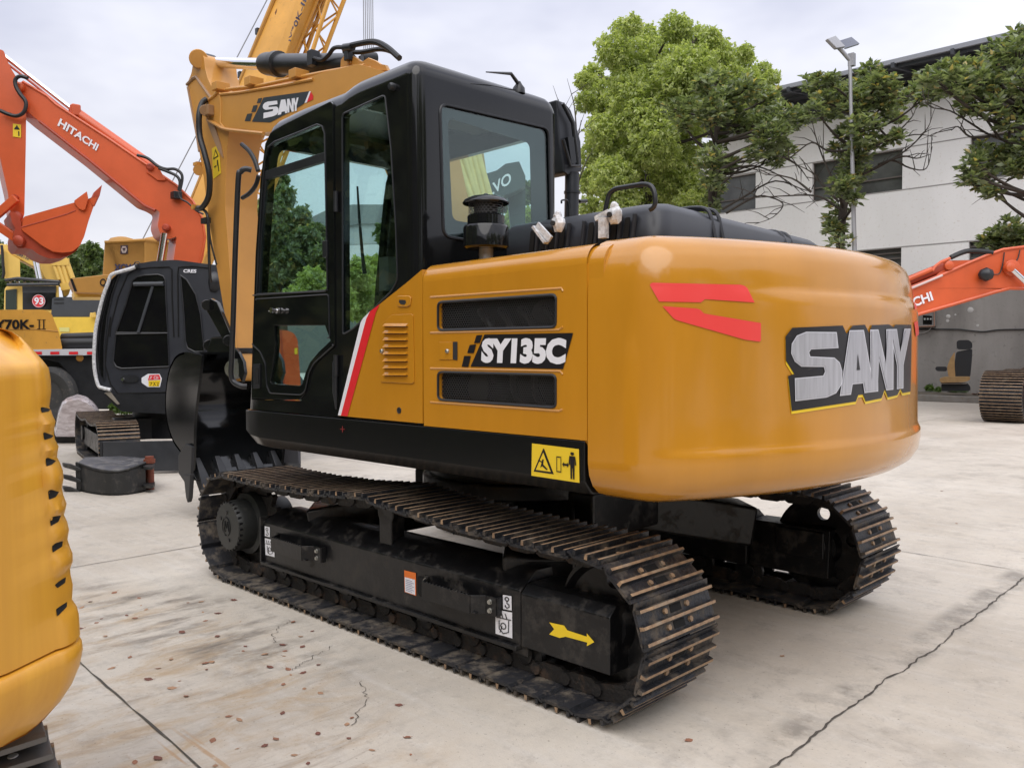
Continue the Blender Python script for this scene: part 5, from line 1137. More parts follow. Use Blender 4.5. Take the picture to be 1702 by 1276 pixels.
# lattice jib stowed beside the boom
LT = MB(); ch = [((533, 491), 20.6), ((546, 517), 20.2), ((539, 506), 21.0), ((572, 537), 20.5)]
def jp(i, y): c_, d_ = ch[i]; return bp(c_, y, d_)
for i in range(4): LT.tube([jp(i, 330), jp(i, -60)], .055, 6)
st = 39
for i, j, ph in ((0, 1, 0), (1, 3, 12), (0, 2, 8), (2, 3, 20)):
    y = 330-ph; f = 0
    while y > -60:
        a, b = (i, j) if f else (j, i); LT.tube([jp(a, y), jp(b, y-st*.75)], .024, 5); y -= st*.75; f ^= 1
LT.build('lattice_jib', CY_, TC, smooth=40)
hb = MB()
for k in range(6): x = 603.5+k*3.1; hb.tube([W(x, -40, 21), W(x+1.5+(.4*k if False else 0), 95, 21)], .013, 4)
hb.build('hoist_rope', mat('steel_rope', (.22, .23, .25), .5), TC); MB().box(W(612, 98, 21), (.35, .35, .14)).cyl(W(602, 96, 20.8), W(626, 96, 21), .12, n=16).build('hook_block', KS, TC, bevel=.02)
for q in ([(447, -6), (285, 304), (217, 437)], [(340, 250), (328, 274), (300, 335), (262, 402)]): wt(q, 19.5, .013, 5).build('stay_rope', mat('steel_rope', (.22, .23, .25), .5), TC)
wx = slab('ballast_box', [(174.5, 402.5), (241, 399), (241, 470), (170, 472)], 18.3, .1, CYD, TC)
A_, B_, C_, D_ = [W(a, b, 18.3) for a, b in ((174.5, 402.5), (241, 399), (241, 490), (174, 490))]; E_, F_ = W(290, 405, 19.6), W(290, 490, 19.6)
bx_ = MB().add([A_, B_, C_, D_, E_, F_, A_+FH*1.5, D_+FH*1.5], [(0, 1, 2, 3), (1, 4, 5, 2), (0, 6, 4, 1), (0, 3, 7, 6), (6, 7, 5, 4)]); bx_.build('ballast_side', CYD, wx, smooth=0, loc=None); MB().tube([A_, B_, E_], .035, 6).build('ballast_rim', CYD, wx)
for px_ in (203, 260): MB().lathe(W(px_, 403, 19), [(.3, 0), (.24, .08), (.1, .12), (0, .13)], UZ, 20).build('lifting_dome', CYD, wx)
lg = flatpoly('emblem', [(200.5, 408), (213, 407.5), (213, 422), (200.5, 422.5)], 18.3, mat('emblem_dark', (.03, .012, .02), .5), wx, .012)
flatpoly('emblem', [(204, 409.5), (209.5, 409.5), (212, 415), (209.5, 420.5), (204, 420.5), (201.7, 415)], 18.3, mat('emblem_light', (.35, .28, .25), .5), lg, .018); flatpoly('emblem', [(203.8, 412.5), (209.8, 412.3), (207, 418.5)], 18.3, mat('emblem_dark', (.03, .012, .02), .5), lg, .024)
text('ballast_lettering', 'XCMG', [(190.5, 439), (228, 438.5), (227, 450), (190.5, 450.5)], sdepth(18.3), NV, wx, .02, bold=.05)
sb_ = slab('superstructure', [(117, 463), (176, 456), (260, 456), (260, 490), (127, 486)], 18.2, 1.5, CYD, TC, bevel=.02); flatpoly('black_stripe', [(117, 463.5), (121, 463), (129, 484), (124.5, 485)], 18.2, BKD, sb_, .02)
slab('winch_cover', [(122, 483), (200, 480), (200, 494), (124, 494)], 18.6, 1.2, KY, TC, bevel=.02); text('superstructure_lettering', 'QY', [(166.5, 463.5), (186, 462), (186, 476.5), (166.5, 478)], sdepth(18.2), BKD, sb_, .02, bold=.02)
pn = slab('side_panel', [(-15, 515), (70, 514.5), (80, 517), (86, 522), (98, 552), (104, 581), (-15, 581)], 17.3, 1.4, CY_, TC, r=3, bevel=.02)
wt([(-15, 547), (60, 547), (97, 551)], 17.3, .012, 6).build('panel_fold', CYD, pn)
text('panel_lettering', 'Y70K-', [(-8, 531), (57, 531), (57.5, 547.5), (-8, 547.5)], sdepth(17.3), BKD, pn, .02, bold=.035)
for x in (66, 73.5): decal('panel_lettering', [[(x-1, 531), (x+1, 531), (x+1, 547), (x-1, 547)], [(x-3.5, 531), (x+3.5, 531), (x+3.5, 532), (x-3.5, 532)], [(x-3.5, 546), (x+3.5, 546), (x+3.5, 547), (x-3.5, 547)]], sdepth(17.3), BKD, pn, .02)
dk = slab('deck', [(-15, 582), (170, 579), (300, 577), (300, 590), (170, 590), (-15, 590.5)], 17.2, 2.2, mat('deck_white', (.55, .55, .58), .5), TC, bevel=.01)
for a in (-12, 22, 55, 84, 115, 145): flatpoly('reflector', [(a, 584.5), (a+15, 584.3), (a+15, 588.8), (a, 589)], 17.2, RD, dk, .012)
ch_ = slab('chassis', [(-15, 591), (300, 590.5), (300, 680), (140, 680), (126, 652), (117, 625), (98, 603), (78, 597), (-15, 597)], 17.3, 2.0, KS, TC, bevel=.02)
slab('inner_fender', [(-15, 592), (150, 592), (150, 660), (-15, 660)], 17.9, .3, KS, TC); MB().lathe(W(132.5, 594.5, 17.28), [(.08, 0), (.06, .02)], -FH, 16).build('marker_lamp', mat('amber', (.35, .17, .03), .4), ch_); MB().cyl(W(104, 562, 17.6), W(160, 560, 17.6), .10, n=12).cyl(W(104, 572, 17.5), W(160, 571, 17.5), .12, n=12).build('hydraulic_pipe', RU, TC)
wc = W(78, 658, 17.2)
TY = MB().lathe(wc-FH*.02, [(.30, -.02), (.36, .02), (.50, .04), (.575, 0), (.59, -.06), (.59, -.28), (.5, -.34), (.3, -.3)], -FH, 48).build('wheel', mat('tyre', (.045, .045, .045), .8, dirt=.3, dirtcol=(.15, .13, .11)), TC, smooth=30)
MB().lathe(wc-FH*.0, [(.0, -.02), (.12, .0), (.14, -.08), (.24, -.10), (.31, .0), (.33, .01), (.34, -.04)], -FH, 40).build('rim', mat('rim_grey', (.42, .42, .43), .5, dirt=.3), TY, smooth=30)
for k in (2, -1): 
    c2 = TY.copy(); COL.objects.link(c2); c2.location = TY.location; c2.parent = TC; c2.matrix_basis = Matrix.Translation(RH*(-1.45 if k == 1 else 6.0+1.4*k)); 
    for c_ in TY.children: c3 = c_.copy(); COL.objects.link(c3); c3.parent = c2

# ---------------------------------------------------------------- yellow excavator with the 93 sign
zk = lambda pts: [(a/7.975, 400+b/7.975) for a, b in pts]
DV[0] = hdir(40)
K1 = emp('excavator', Vector((*W(90, 640, 25)[:2], 0)), 'pale yellow excavator far back at the left, red 93 disc on its cab window', 'excavator')
kb = slab('boom', zk([(-60, 60), (20, 40), (140, 60), (300, 110), (520, 190), (700, 240), (880, 215), (920, 300), (980, 500), (910, 720), (850, 745), (820, 600), (610, 530), (540, 400), (460, 355), (170, 195), (60, 150), (-60, 160)]), 25, .7, KY, K1, bevel=.03)
slab('arm', zk([(55, 130), (170, 195), (265, 250), (268, 500), (62, 505), (30, 300)]), 24.9, .5, KY, K1, bevel=.03)
for a, b in (((700, 262), (790, 520)), ((760, 262), (865, 600)), ((825, 262), (905, 560)), ((880, 262), (965, 500))): wt(zk([a, b]), 24.9, .07, 8).build('steel_pipe', KY, kb)
MB().bar(W(*zk([(690, 285)])[0], 24.85), W(*zk([(915, 280)])[0], 24.85), .06, .2).build('pipe_clamp', KY, kb); MB().bar(W(*zk([(810, 615)])[0], 24.85), W(*zk([(930, 600)])[0], 24.85), .06, .2).build('pipe_clamp', KY, kb)
text('boom_lettering', 'KOMATSU', zk([(212, 118), (392, 182), (388, 262), (205, 190)]), sdepth(25), NV, kb, .03, bold=.02)
wt(zk([(470, 230), (530, 520)]), 24.6, .09, 12).build('cylinder_rod', CH, K1); wt(zk([(425, 140), (505, 150), (500, 240), (470, 250)]), 24.6, .12, 10).build('cylinder_head', KY, K1); wt(zk([(20, 60), (30, 130), (40, 300), (52, 430), (36, 500)]), 24.8, .04, 6).build('hydraulic_hose', RU, K1)
kc = slab('cab', zk([(50, 960), (60, 650), (75, 610), (130, 590), (780, 590), (785, 745), (785, 960)]), 24.5, 1.6, KY, K1, bevel=.04)
flatpoly('cab_window', zk([(305, 690), (745, 690), (740, 915), (305, 915)]), 24.5, KG, kc, .02, r=1.5); flatpoly('cab_window', zk([(78, 655), (228, 640), (228, 915), (78, 915)]), 24.5, mat('window_green', (.02, .03, .02), .15), kc, .02, r=1.5); flatpoly('cab_roof_band', zk([(300, 605), (750, 600), (748, 690), (303, 690)]), 24.5, DG, kc, .02)
for i in range(2): MB().tube([W(a, b, 24.3+1.2*i) for a, b in zk([(75, 525), (240, 500), (790, 545), (780, 575), (100, 585)])], .05, 6).build('roof_rack', KS, K1)
for i in range(7): MB().tube([W(*zk([(130+i*95, 530+i*3)])[0], 24.3), W(*zk([(160+i*95, 580)])[0], 25.5)], .035, 5).build('roof_rack', KS, K1)
dsc = MB().lathe(W(64.6, 500.3, 24.45), [(0, .0), (.185, 0), (.185, .02), (0, .02)], -FH, 32).build('number_disc', RD, kc); MB().lathe(W(64.6, 500.3, 24.425), [(.172, 0), (.182, 0), (.182, .006), (.172, .006)], -FH, 32, cap=False).build('disc_ring', WH, dsc)
text('number_lettering', '93', [(57, 494), (72.5, 494), (72.5, 506.5), (57, 506.5)], sdepth(24.42), WH, dsc, .006, bold=.03)
hd = slab('engine_hood', zk([(690, 770), (720, 748), (1340, 742), (1400, 760), (1400, 1010), (680, 1010)]), 24.4, 2.0, DG, K1, r=1, bevel=.05)
for r_ in range(2):
    for i in range(9): flatpoly('vent_slot', zk([(722+i*15, 768+r_*48), (730+i*15, 768+r_*48), (728+i*15, 792+r_*48), (718+i*15, 792+r_*48)]), 24.4, INT, hd, .01)
kbdy = slab('body', zk([(680, 1012), (1400, 1012), (1400, 1350), (790, 1350), (600, 1350), (600, 1012)]), 24.3, 2.2, mat('bright_yellow', (.74, .50, .06), .45, var=.06), K1, r=2, bevel=.05)
flatpoly('warning_label', zk([(790, 1150), (925, 1150), (925, 1210), (800, 1205)]), 24.3, mat('pale_label', (.62, .58, .2), .5), kbdy, .02); MB().tube([W(a, b, 24.2) for a, b in zk([(1218, 1015), (1222, 965), (1240, 960), (1248, 1015)])], .06, 8).build('hand_rail', KY, K1)
MB().box(W(60, 640, 25.5)-Vector((0, 0, .3)), (3.5, 2.5, 1.0), Matrix.Rotation(YAW, 3, 'Z')).build('undercarriage', KS, K1, bevel=.05)
# crawler machine seen through the cab: pale pipes and a grey boom
DV[0] = hdir(820)
V1 = emp('excavator', Vector((*W(845, 650, 15)[:2], 0)), 'dark grey excavator boom lettered VOLVO, seen through the rear cab window', 'excavator')
zr = lambda pts: [(720+a/5.315, 180+b/5.315) for a, b in pts]
vb = slab('boom', zr([(430, 800), (430, 590), (560, 550), (640, 490), (760, 470), (815, 600), (815, 680), (720, 740), (560, 790), (480, 840)]), 15, .4, mat('grey_boom', (.045, .06, .06), .4), V1, r=2, bevel=.02)
text('boom_lettering', 'VOLVO', zr([(330, 790), (680, 560), (695, 660), (345, 880)]), sdepth(15), WH, vb, .02, bold=.02)
slab('boom_foot', zr([(640, 640), (815, 620), (815, 1150), (700, 1150)]), 15.5, .5, mat('grey_boom', (.045, .06, .06), .4), V1, bevel=.02)
V2 = emp('excavator', Vector((*W(780, 650, 13)[:2], 0)), 'pale yellow boom with six parallel steel pipes, seen through the rear cab window', 'excavator')
PY = mat('cream_yellow', (.72, .56, .22), .5, var=.1)
vb = slab('boom', zr([(135, 390), (250, 350), (440, 350), (500, 780), (420, 860), (440, 1276), (180, 1276), (160, 1000)]), 13.3, .4, mat('cream_brown', (.45, .30, .12), .6), V2, bevel=.02)
for a, b in (((135, 395), (270, 830)), ((195, 380), (345, 800)), ((262, 390), (390, 790)), ((300, 370), (405, 790)), ((345, 360), (450, 790)), ((395, 410), (500, 780)), ((160, 800), (290, 1060))): wt(zr([a, b]), 13.15, .055, 10).build('steel_pipe', PY, vb)
MB().bar(W(*zr([(190, 850)])[0], 13.1), W(*zr([(310, 835)])[0], 13.1), .06, .14).build('pipe_clamp', PY, vb)

# ---------------------------------------------------------------- orange excavator at the right edge
DV[0] = hdir(1850)
R1 = emp('excavator', Vector((*W(1760, 640, 18)[:2], 0)), 'orange excavator at the right edge, only boom and one track in view', 'excavator')
zr2 = lambda pts: [(1500+a/7.089, 380+b/7.089) for a, b in pts]
d2 = 17.0
rb = slab('boom', zr2([(-180, 830), (100, 700), (480, 545), (750, 425), (1000, 320), (1180, 255), (1432, 222), (1800, 250), (2300, 420), (2500, 700), (2400, 1000), (2100, 900), (1800, 760), (1432, 706), (1250, 705), (1100, 742), (600, 890), (150, 1018), (-180, 1110)]), d2, .5, OR, R1, bevel=.03)
wt(zr2([(-180, 820), (100, 690), (480, 538), (750, 418), (1000, 313), (1180, 248), (1432, 216), (1800, 245)]), d2, .035, 6).build('boom_flange', OR, rb); wt(zr2([(-180, 1112), (150, 1018), (600, 890), (1100, 743), (1250, 705), (1432, 706), (1800, 760)]), d2, .035, 6).build('boom_flange', OR, rb)
wt(zr2([(-180, 700), (80, 615), (490, 450)]), d2+.1, .10, 14).build('arm_cylinder', ORD, R1); wt(zr2([(-180, 690), (60, 600), (340, 480)]), d2-.05, .05, 10).build('steel_pipe', OR, R1)
slab('boom_bracket', zr2([(480, 375), (880, 368), (600, 520), (490, 560), (380, 560), (480, 470)]), d2+.02, .3, OR, R1, bevel=.02); MB().lathe(W(*zr2([(540, 435)])[0], d2), [(.09, 0), (.09, .05), (.05, .07)], -FH, 20).build('boom_pin', OR, rb)
wt(zr2([(350, 500), (390, 440), (450, 395), (560, 350)]), d2-.05, .03, 8).build('steel_pipe', OR, R1); MB().tube(spline([W(a, b, d2) for a, b in zr2([(570, 340), (680, 290), (790, 262), (950, 268), (1060, 285)])], 5), .05, 8, rs=None).build('hydraulic_hose', RU, R1)
wt(zr2([(60, 720), (280, 630), (470, 550)]), d2-.08, .025, 6).build('steel_pipe', mat('pale_pipe', (.6, .45, .42), .4), rb)
text('boom_lettering', 'HITACHI', zr2([(-210, 935), (325, 738), (358, 843), (-180, 1040)]), sdepth(d2), WH, rb, .03, bold=.03)
MB().lathe(W(*zr2([(1275, 465)])[0], d2-.02), [(.16, 0), (.16, .06), (.09, .08)], -FH, 20).build('boom_pin', OR, rb); MB().lathe(W(*zr2([(1245, 460)])[0], d2-.1), [(.09, 0), (.09, .1), (.04, .12)], -FH, 16).build('rod_eye', OR, rb)
wt(zr2([(1290, 480), (1500, 670)]), d2-.15, .055, 12).build('boom_cylinder', CH, R1)
MB().lathe(W(*zr2([(985, 540)])[0], d2-.12), [(.02, -.15), (.10, -.10), (.14, 0), (.10, .10), (.03, .14)], RH, 20).build('work_lamp', KS, rb); MB().tube(spline([W(a, b, d2-.04) for a, b in zr2([(1050, 540), (1140, 530), (1180, 420), (1200, 280)])], 4), .012, 6).build('lamp_cable', RU, rb); MB().tube(spline([W(a, b, d2-.04) for a, b in zr2([(1320, 410), (1360, 350), (1385, 250)])], 4), .012, 6).build('lamp_cable', RU, rb)
g1_ = on(1663, 714, 2, 0); g2_ = g1_+(Vector((*W(1690, 700, 25)[:2], 0))-g1_).normalized()*3
ca, sa = math.cos(math.radians(47)), math.sin(math.radians(47)); g1_ = Vector((*W(1697, 700, 16.7)[:2], 0)); crawler(R1, g1_, g1_+RH*ca+FH*sa, 4.2, 1.05, .76, 46, side_=(FH*ca-RH*sa))
R1b = slab('superstructure', [(1760, 430), (2050, 430), (2050, 640), (1760, 640)], 18.5, 2.2, OR, R1, bevel=.08)

# ---------------------------------------------------------------- yellow machine at the left edge
DV[0] = hdir(-60); DM = hdir(-150)
FM = emp('mini_excavator', Vector((*W(-60, 700, 2.6)[:2], 0)), 'yellow machine close by at the left edge, slots down its rounded tail corner', 'excavator')
YM = mat('streaked_yellow', (.72, .36, .03), .38, coat=.25, col2=(.60, .275, .022), vscale=11, streak=(1, 1, .05), bump=.03, bscale=12)
dm = 2.0
sil = [(545, 2), (552, 22), (561, 36), (573, 48), (586, 60), (601, 73), (612, 81), (630, 83.5), (650, 84), (664, 82)]
seam_y = [(664, 82), (676, 80), (683, 83), (692, 86), (700, 90), (710, 88), (716, 87), (722, 87), (730, 88), (742, 94), (752, 92), (760, 91), (768, 95), (782, 100), (796, 101), (806, 99), (813, 98), (824, 100), (838, 105), (848, 103), (857, 100), (868, 105), (882, 108), (893, 106), (899, 105), (912, 109), (922, 113), (936, 113), (948, 108), (960, 109), (975, 112), (990, 111), (1001, 110), (1012, 118), (1025, 121), (1060, 122.5)]
ys = sil+seam_y[1:]
zM = lambda py, px=60: W(px, py, dm).z
def plans(y, xs, ndep=.55, r_=.13):
    """horizontal section: flat face towards the road, rounded corner on the right, going away"""
    p = W(xs, y, dm); z = p.z; pr_ = []
    for k in range(9):
        t = k/8*math.pi/2; pr_.append(p-RH*(r_*(1-math.sin(t)))*1.0+DM*(r_*(1-math.cos(t)) if False else 0)+DM*(r_*(1-math.cos(t))))
    return z, p
def mrow(y, x, inset=0., push=0., flat=None, squeeze=1.0):
    """plan section of the tail at the height seen at (x, y): slanted flat face, rounded corner, receding flank"""
    z = W(x, y, dm).z; fx = flat if flat is not None else x-45
    def P(px_, d_): q = W(px_, 600, d_); return Vector((q.x, q.y, z))
    A = P(x, dm); B = P(min(fx, x-3), dm-.10+push*.6+inset); row = [P(-330, 1.52+push+inset), P(-120, 1.62+push+inset), P(0 if fx > 8 else fx-8, 1.76+push+inset), B]
    Cn = B+(A-B)*.62+(-DM)*.045*squeeze
    for k in range(1, 8): t = k/7; row.append(B*(1-t)**2+Cn*2*t*(1-t)+A*t*t)
    row.append(A+DM*.9); row.append(P(-330, 1.52)+DM*1.3); return row
r0_ = mrow(545, 2, 0, .30, 1.2, 1.0); rows = [[p+DM*(.45 if k < len(r0_)-2 else 0)+Vector((0, 0, .012)) for k, p in enumerate(r0_)]]
for y, x in ys:
    topf = max(0, (612-y)/67); mean = 80+(y-650)*.112; sq = 1.0 if y < 655 or y > 1030 else max(.2, min(2.0, 1.0+(x-mean)*.16))
    rows.append(mrow(y, x, 0, .30*topf**1.2, min(50+(y-545)*.062, x-8) if y > 600 else min(50, x*.6), sq))
BODY = MB().loft(rows[::-1]).build('tail_cover', YM, FM, smooth=55)
tb = bvh(BODY); sbd = sbvh(tb)
for pts in ([(67, 677), (70, 676), (84, 680), (80, 684), (69, 686)], [(71, 719), (74, 718), (89, 724), (84, 728), (73, 731)], [(75, 762), (79, 760), (93, 766), (86, 772), (77, 775)], [(79.5, 816), (84, 813), (98, 817), (92, 826), (81, 830)], [(82.5, 862), (88, 858), (101, 856), (97, 867), (84, 874)], [(86, 907), (92, 902), (104, 898.5), (103, 908), (87, 918)], [(90.5, 972), (97, 966), (109, 958.5), (108, 968), (95, 977)], [(92.5, 1012), (98, 1008), (111, 999.5), (111, 1008), (95, 1024)]):
    decal('louvre_slot', [[(v.x, v.y) for v in rpoly([(a, b, 0) for a, b in pts], 1.5, 2)]], sbd, HOLE, BODY, .0008, 3)
# lower curved skirt
base_ = mrow(1085, 126.5, -.022, 0, 82)
def inrow(base, y, ins):
    z = W(100, y, dm).z; o = []; m_ = len(base)-1
    for k, v in enumerate(base):
        a, b = base[max(k-1, 0)], base[min(k+1, m_)]; t = (b-a); t.z = 0; t.normalize(); nrm = Vector((-t.y, t.x, 0)); nrm = nrm if nrm.dot(DM) > 0 or k > m_-2 else -nrm
        if k >= m_-1: nrm = -RH
        q = v+nrm*ins; q.z = z; o.append(q)
    return o
rows = [inrow(base_, 1063, .045), inrow(base_, 1064, .012), inrow(base_, 1069, .002), inrow(base_, 1085, 0), inrow(base_, 1112, .008), inrow(base_, 1140, .025), inrow(base_, 1165, .05), inrow(base_, 1190, .085), inrow(base_, 1208, .12), inrow(base_, 1220, .17)]
SKT = MB().loft(rows).build('tail_skirt', YM, FM, smooth=55)
# crawler shoes under it
def shoe_row(i, q):
    a, b, c_, d_ = [W(*p, 2.02) for p in q]
for i in range(4):
    y0 = 1196+i*29; x1 = 70+i*11
    A_, B_ = W(-260, y0+105, 1.9), W(x1, y0, 2.12); C2_, D2_ = W(x1+8, y0+26, 2.05), W(-252, y0+131, 1.84); nn = (B_-A_).cross(C2_-A_).normalized(); nn = nn if nn.dot(FH) < 0 else -nn
    mb = MB(); mb.plate([[A_, B_, C2_, D2_]], -nn*.015)
    mb.bar(A_+nn*.012, B_+nn*.012, .012, .03, up=nn); q_ = mb.build('track_shoe', mat('shoe_grey', (.15, .145, .14), .45, metal=.4, dirt=.4, dirtcol=(.16, .09, .05)), FM, bevel=.003)
    MB().bar(A_+nn*.028, B_+nn*.028, .014, .006, up=nn).build('grouser', RS, q_)
    for f_ in (.80,): c = A_.lerp(B_, f_)+(C2_-B_)*.5+nn*.002; MB().lathe(c, [(.012, 0), (.011, .003)], nn, 12).build('shoe_hole', mat('pale_hole', (.5, .49, .47), .7), q_)
mb = MB(); cN = W(-420, 1180, 2.6); mb.box((cN.x, cN.y, .30), (1.4, .5, .5), Matrix.Rotation(YAW, 3, 'Z')).build('track_body', KF, FM, bevel=.08)
# ================================================================ BUILDING, WALL, KERB on the right
FY = -27.0; WY = -25.2
WM = mat('white_render', (.70, .69, .675), .8, col2=(.80, .79, .78), vscale=.35, streak=(1, 1, .35), bump=.1, bscale=20, dirt=.22, dirtcol=(.52, .46, .38))
BM_ = emp('factory_building', (8, FY, 0), 'long white factory with dark window bays under a black overhanging roof', 'building')
xs_w = [(16.6+.1, 13.22), (10.9, 7.64), (5.48, 2.25), (.1, -3.1)]
rows_z = [(7.04, 8.44), (3.35, 5.03)]
holes = []
for x1, x0 in xs_w:
    for za, zb_ in rows_z: holes.append([Vector((x0, FY, za)), Vector((x1, FY, za)), Vector((x1, FY, zb_)), Vector((x0, FY, zb_))])
XL = 17.6
MB().plate([[Vector((-9, FY, 0)), Vector((XL, FY, 0)), Vector((XL, FY, 9.95)), Vector((-9, FY, 9.95))]]+holes, (0, -.3, 0)).build('wall', WM, BM_, smooth=0)
MB().box((XL-.15, FY-7, 4.97), (.3, 13.4, 9.94)).build('wall', WM, BM_)
MB().box((4, FY-13.8, 5.0), (26.5, .3, 10)).box((4, FY-4, 6.0), (26, .1, 8)).build('interior_shade_wall', INT, BM_)  # near-black sheets standing in for the unlit interior
GRM = mat('band_line', (.30, .29, .28), .8)
for z in (5.05, 7.02, 8.46): MB().box((4.3, FY+.006, z), (26.6, .012, .035)).build('render_joint', GRM, BM_)
FRM = mat('window_frame_brown', (.10, .085, .075), .6); PNE = mat('dusty_pane', (.075, .078, .075), .22, var=.35, vscale=1.2, bump=.05, bscale=2)
for (x1, x0) in xs_w:
    for za, zb_ in rows_z:
        wf = MB()
        xm = (x0+x1)/2; 
        for a, b in (((x0, za), (x1, za)), ((x0, zb_), (x1, zb_)), ((x0, za), (x0, zb_)), ((x1, za), (x1, zb_)), ((xm, za), (xm, zb_))): wf.bar((a[0], FY-.15, a[1]), (b[0], FY-.15, b[1]), .06, .07, up=Vector((0, 1, 0)))
        if za > 6: wf.bar((x0, FY-.15, za+.48), (x1, FY-.15, za+.48), .06, .05)
        else:
            for k in range(1, 9): wf.bar((x0, FY-.13, za+k*.19), (x1, FY-.13, za+k*.19), .05, .05)
        f_ = wf.build('window', FRM, BM_); MB().box((xm, FY-.2, (za+zb_)/2), (x1-x0, .01, zb_-za)).build('pane', PNE, f_)
RFM = mat('dark_roof_sheet', (.035, .038, .045), .6, var=.2, vscale=3)
ey, ez = FY+2.1, 10.78; iy, iz = FY-12, 12.6
rf = MB(); rf.plate([[Vector((-10, ey, ez)), Vector((XL+1.4, ey, ez)), Vector((XL+1.4, iy, iz)), Vector((-10, iy, iz))]], (0, 0, .06)); RF = rf.build('roof', RFM, BM_)
MB().bar((-10, ey, ez+.03), (XL+1.4, ey, ez+.03), .10, .14).build('eaves_gutter', mat('gutter_grey', (.25, .26, .29), .5), RF)
rb_ = MB()
for i in range(16): x = -9+i*1.8; rb_.bar((x, ey+.1, ez-.10), (x, FY-5, ez+.85), .10, .16)
for i in range(4): yy = ey-.2-i*1.3; rb_.bar((-10, yy, ez-.02+(ey-yy)*.128-.1), (XL+1.2, yy, ez-.02+(ey-yy)*.128-.1), .07, .08)
rb_.build('roof_purlins', mat('steel_grey', (.05, .055, .065), .6), RF)
for i in range(8): MB().box((-8+i*3.6, FY-.15, 10.5), (.16, .16, 1.15)).build('roof_post', mat('post_green', (.12, .16, .14), .6), BM_)
DWM = mat('stained_cement_wall', (.16, .15, .14), .85, col2=(.27, .255, .24), vscale=.9, streak=(1, 1, .3), dirt=.14, dirtcol=(.06, .055, .05), bump=.3, bscale=12)
YW = MB().box((2, WY-.15, 1.62), (26, .3, 3.3)); yw = YW.build('boundary_wall', DWM, None, bevel=.02); tag(yw, 'tall stained grey cement wall below the white factory', 'wall')
for px_, py_, r_ in ((1576, 526, .07), (1575, 533, .05), (1613, 515, .09), (1588, 523, .03), (1625, 541, .04)):
    c = on(px_, py_, 1, WY+.002); MB().lathe(c, [(r_*1.0, 0), (r_*.9, .004), (0, .005)], (0, 1, 0), 9).build('lime_spot', mat('lime_spot', (.42, .41, .40), .9), yw)
kb_ = MB().box((2, -21.9, .09), (26, .18, .18)); tag(kb_.build('kerb', mat('kerb_stone', (.17, .16, .145), .85, var=.2, vscale=3, dirt=.3), None, bevel=.02), kind='structure')
tag(MB().box((2, -23.5, .06), (26, 3.1, .12)).build('planting_bed', mat('bed_soil', (.09, .075, .055), .95, var=.4, vscale=3, bump=.5, bscale=6), None), kind='structure')
# ---- meter box, cable
eb_ = emp('meter_box', on(1540, 545, 1, WY), 'small grey meter box with a rusty rim fixed to the cement wall', 'meter box')
q = [on(a, b, 1, WY+.2) for a, b in ((1522, 512), (1553, 515), (1553, 542), (1522, 543))]; mb_ = MB().plate([q], (0, -.18, 0)).build('box', mat('box_grey', (.16, .155, .15), .6, var=.2), eb_, bevel=.01)
MB().tube([p+Vector((0, .01, 0)) for p in q]+[q[0]], .022, 6).build('rim', mat('rim_rust', (.26, .14, .09), .7), mb_); q = [on(a, b, 1, WY+.21) for a, b in ((1534, 524), (1549, 525), (1549, 539), (1534, 539))]; gm = MB().plate([q], (0, -.02, 0)).build('meter_window', KG, mb_)
for i in range(3): c = on(1537+i*5, 530, 1, WY+.215); MB().box(c, (.05, .01, .06)).build('meter', mat('meter_grey', (.3, .32, .31), .5), gm)
tag(MB().tube(spline([on(a, b, 1, WY+.03) for a, b in ((1480, 548), (1545, 547), (1592, 547), (1610, 549), (1635, 551), (1660, 548), (1702, 547), (1800, 546))], 5), .022, 6).build('cable', RU, None), 'black cable running along the cement wall', 'cable')
tag(MB().tube(spline([on(a, b, 1, WY+.06) for a, b in ((1548, 543), (1545, 548), (1538, 552), (1526, 554), (1500, 556))], 5), .012, 6).build('wire', mat('white_wire', (.45, .44, .42), .5), None), 'thin pale wire hanging below the meter box', 'wire')
# ---- old machine seat
s0 = on(1599, 650, 1, -23.3); DS = (s0-CAM).dot(FWD); SE = emp('old_seat', (s0.x, s0.y, .12), 'worn black and tan machine seat standing on the soil by the cement wall', 'seat')
zs = lambda pts: [(1520+a/5.549, 500+b/5.549) for a, b in pts]
DV[0] = hdir(1600); SB_ = mat('black_seat_fabric', (.014, .015, .017), .8); ST_ = mat('tan_leather', (.30, .185, .075), .6, var=.15, vscale=8)
slab('backrest', zs([(385, 470), (535, 440), (528, 560), (515, 700), (440, 712), (375, 710), (365, 600)]), DS, .18, SB_, SE, r=4, bevel=.05)
slab('side_bolster', zs([(372, 465), (330, 530), (300, 610), (310, 690), (350, 715), (378, 712), (370, 600)]), DS-.02, .2, ST_, SE, r=3, bevel=.04)
slab('headrest', zs([(388, 375), (410, 362), (500, 360), (532, 385), (535, 440), (480, 450), (388, 446)]), DS-.02, .16, SB_, SE, r=5, bevel=.05)
slab('cushion', zs([(225, 715), (300, 700), (510, 700), (515, 725), (470, 748), (240, 755)]), DS-.35, .7, ST_, SE, r=4, bevel=.05)
slab('armrest', zs([(188, 628), (200, 606), (300, 606), (300, 650), (210, 648)]), DS-.25, .12, SB_, SE, r=4, bevel=.04)
slab('seat_base', zs([(245, 768), (490, 762), (520, 800), (510, 832), (250, 832)]), DS-.2, .6, SB_, SE, r=3, bevel=.03); slab('slide_rail', zs([(243, 758), (485, 758), (480, 768), (245, 768)]), DS-.25, .6, ST, SE, bevel=.01)
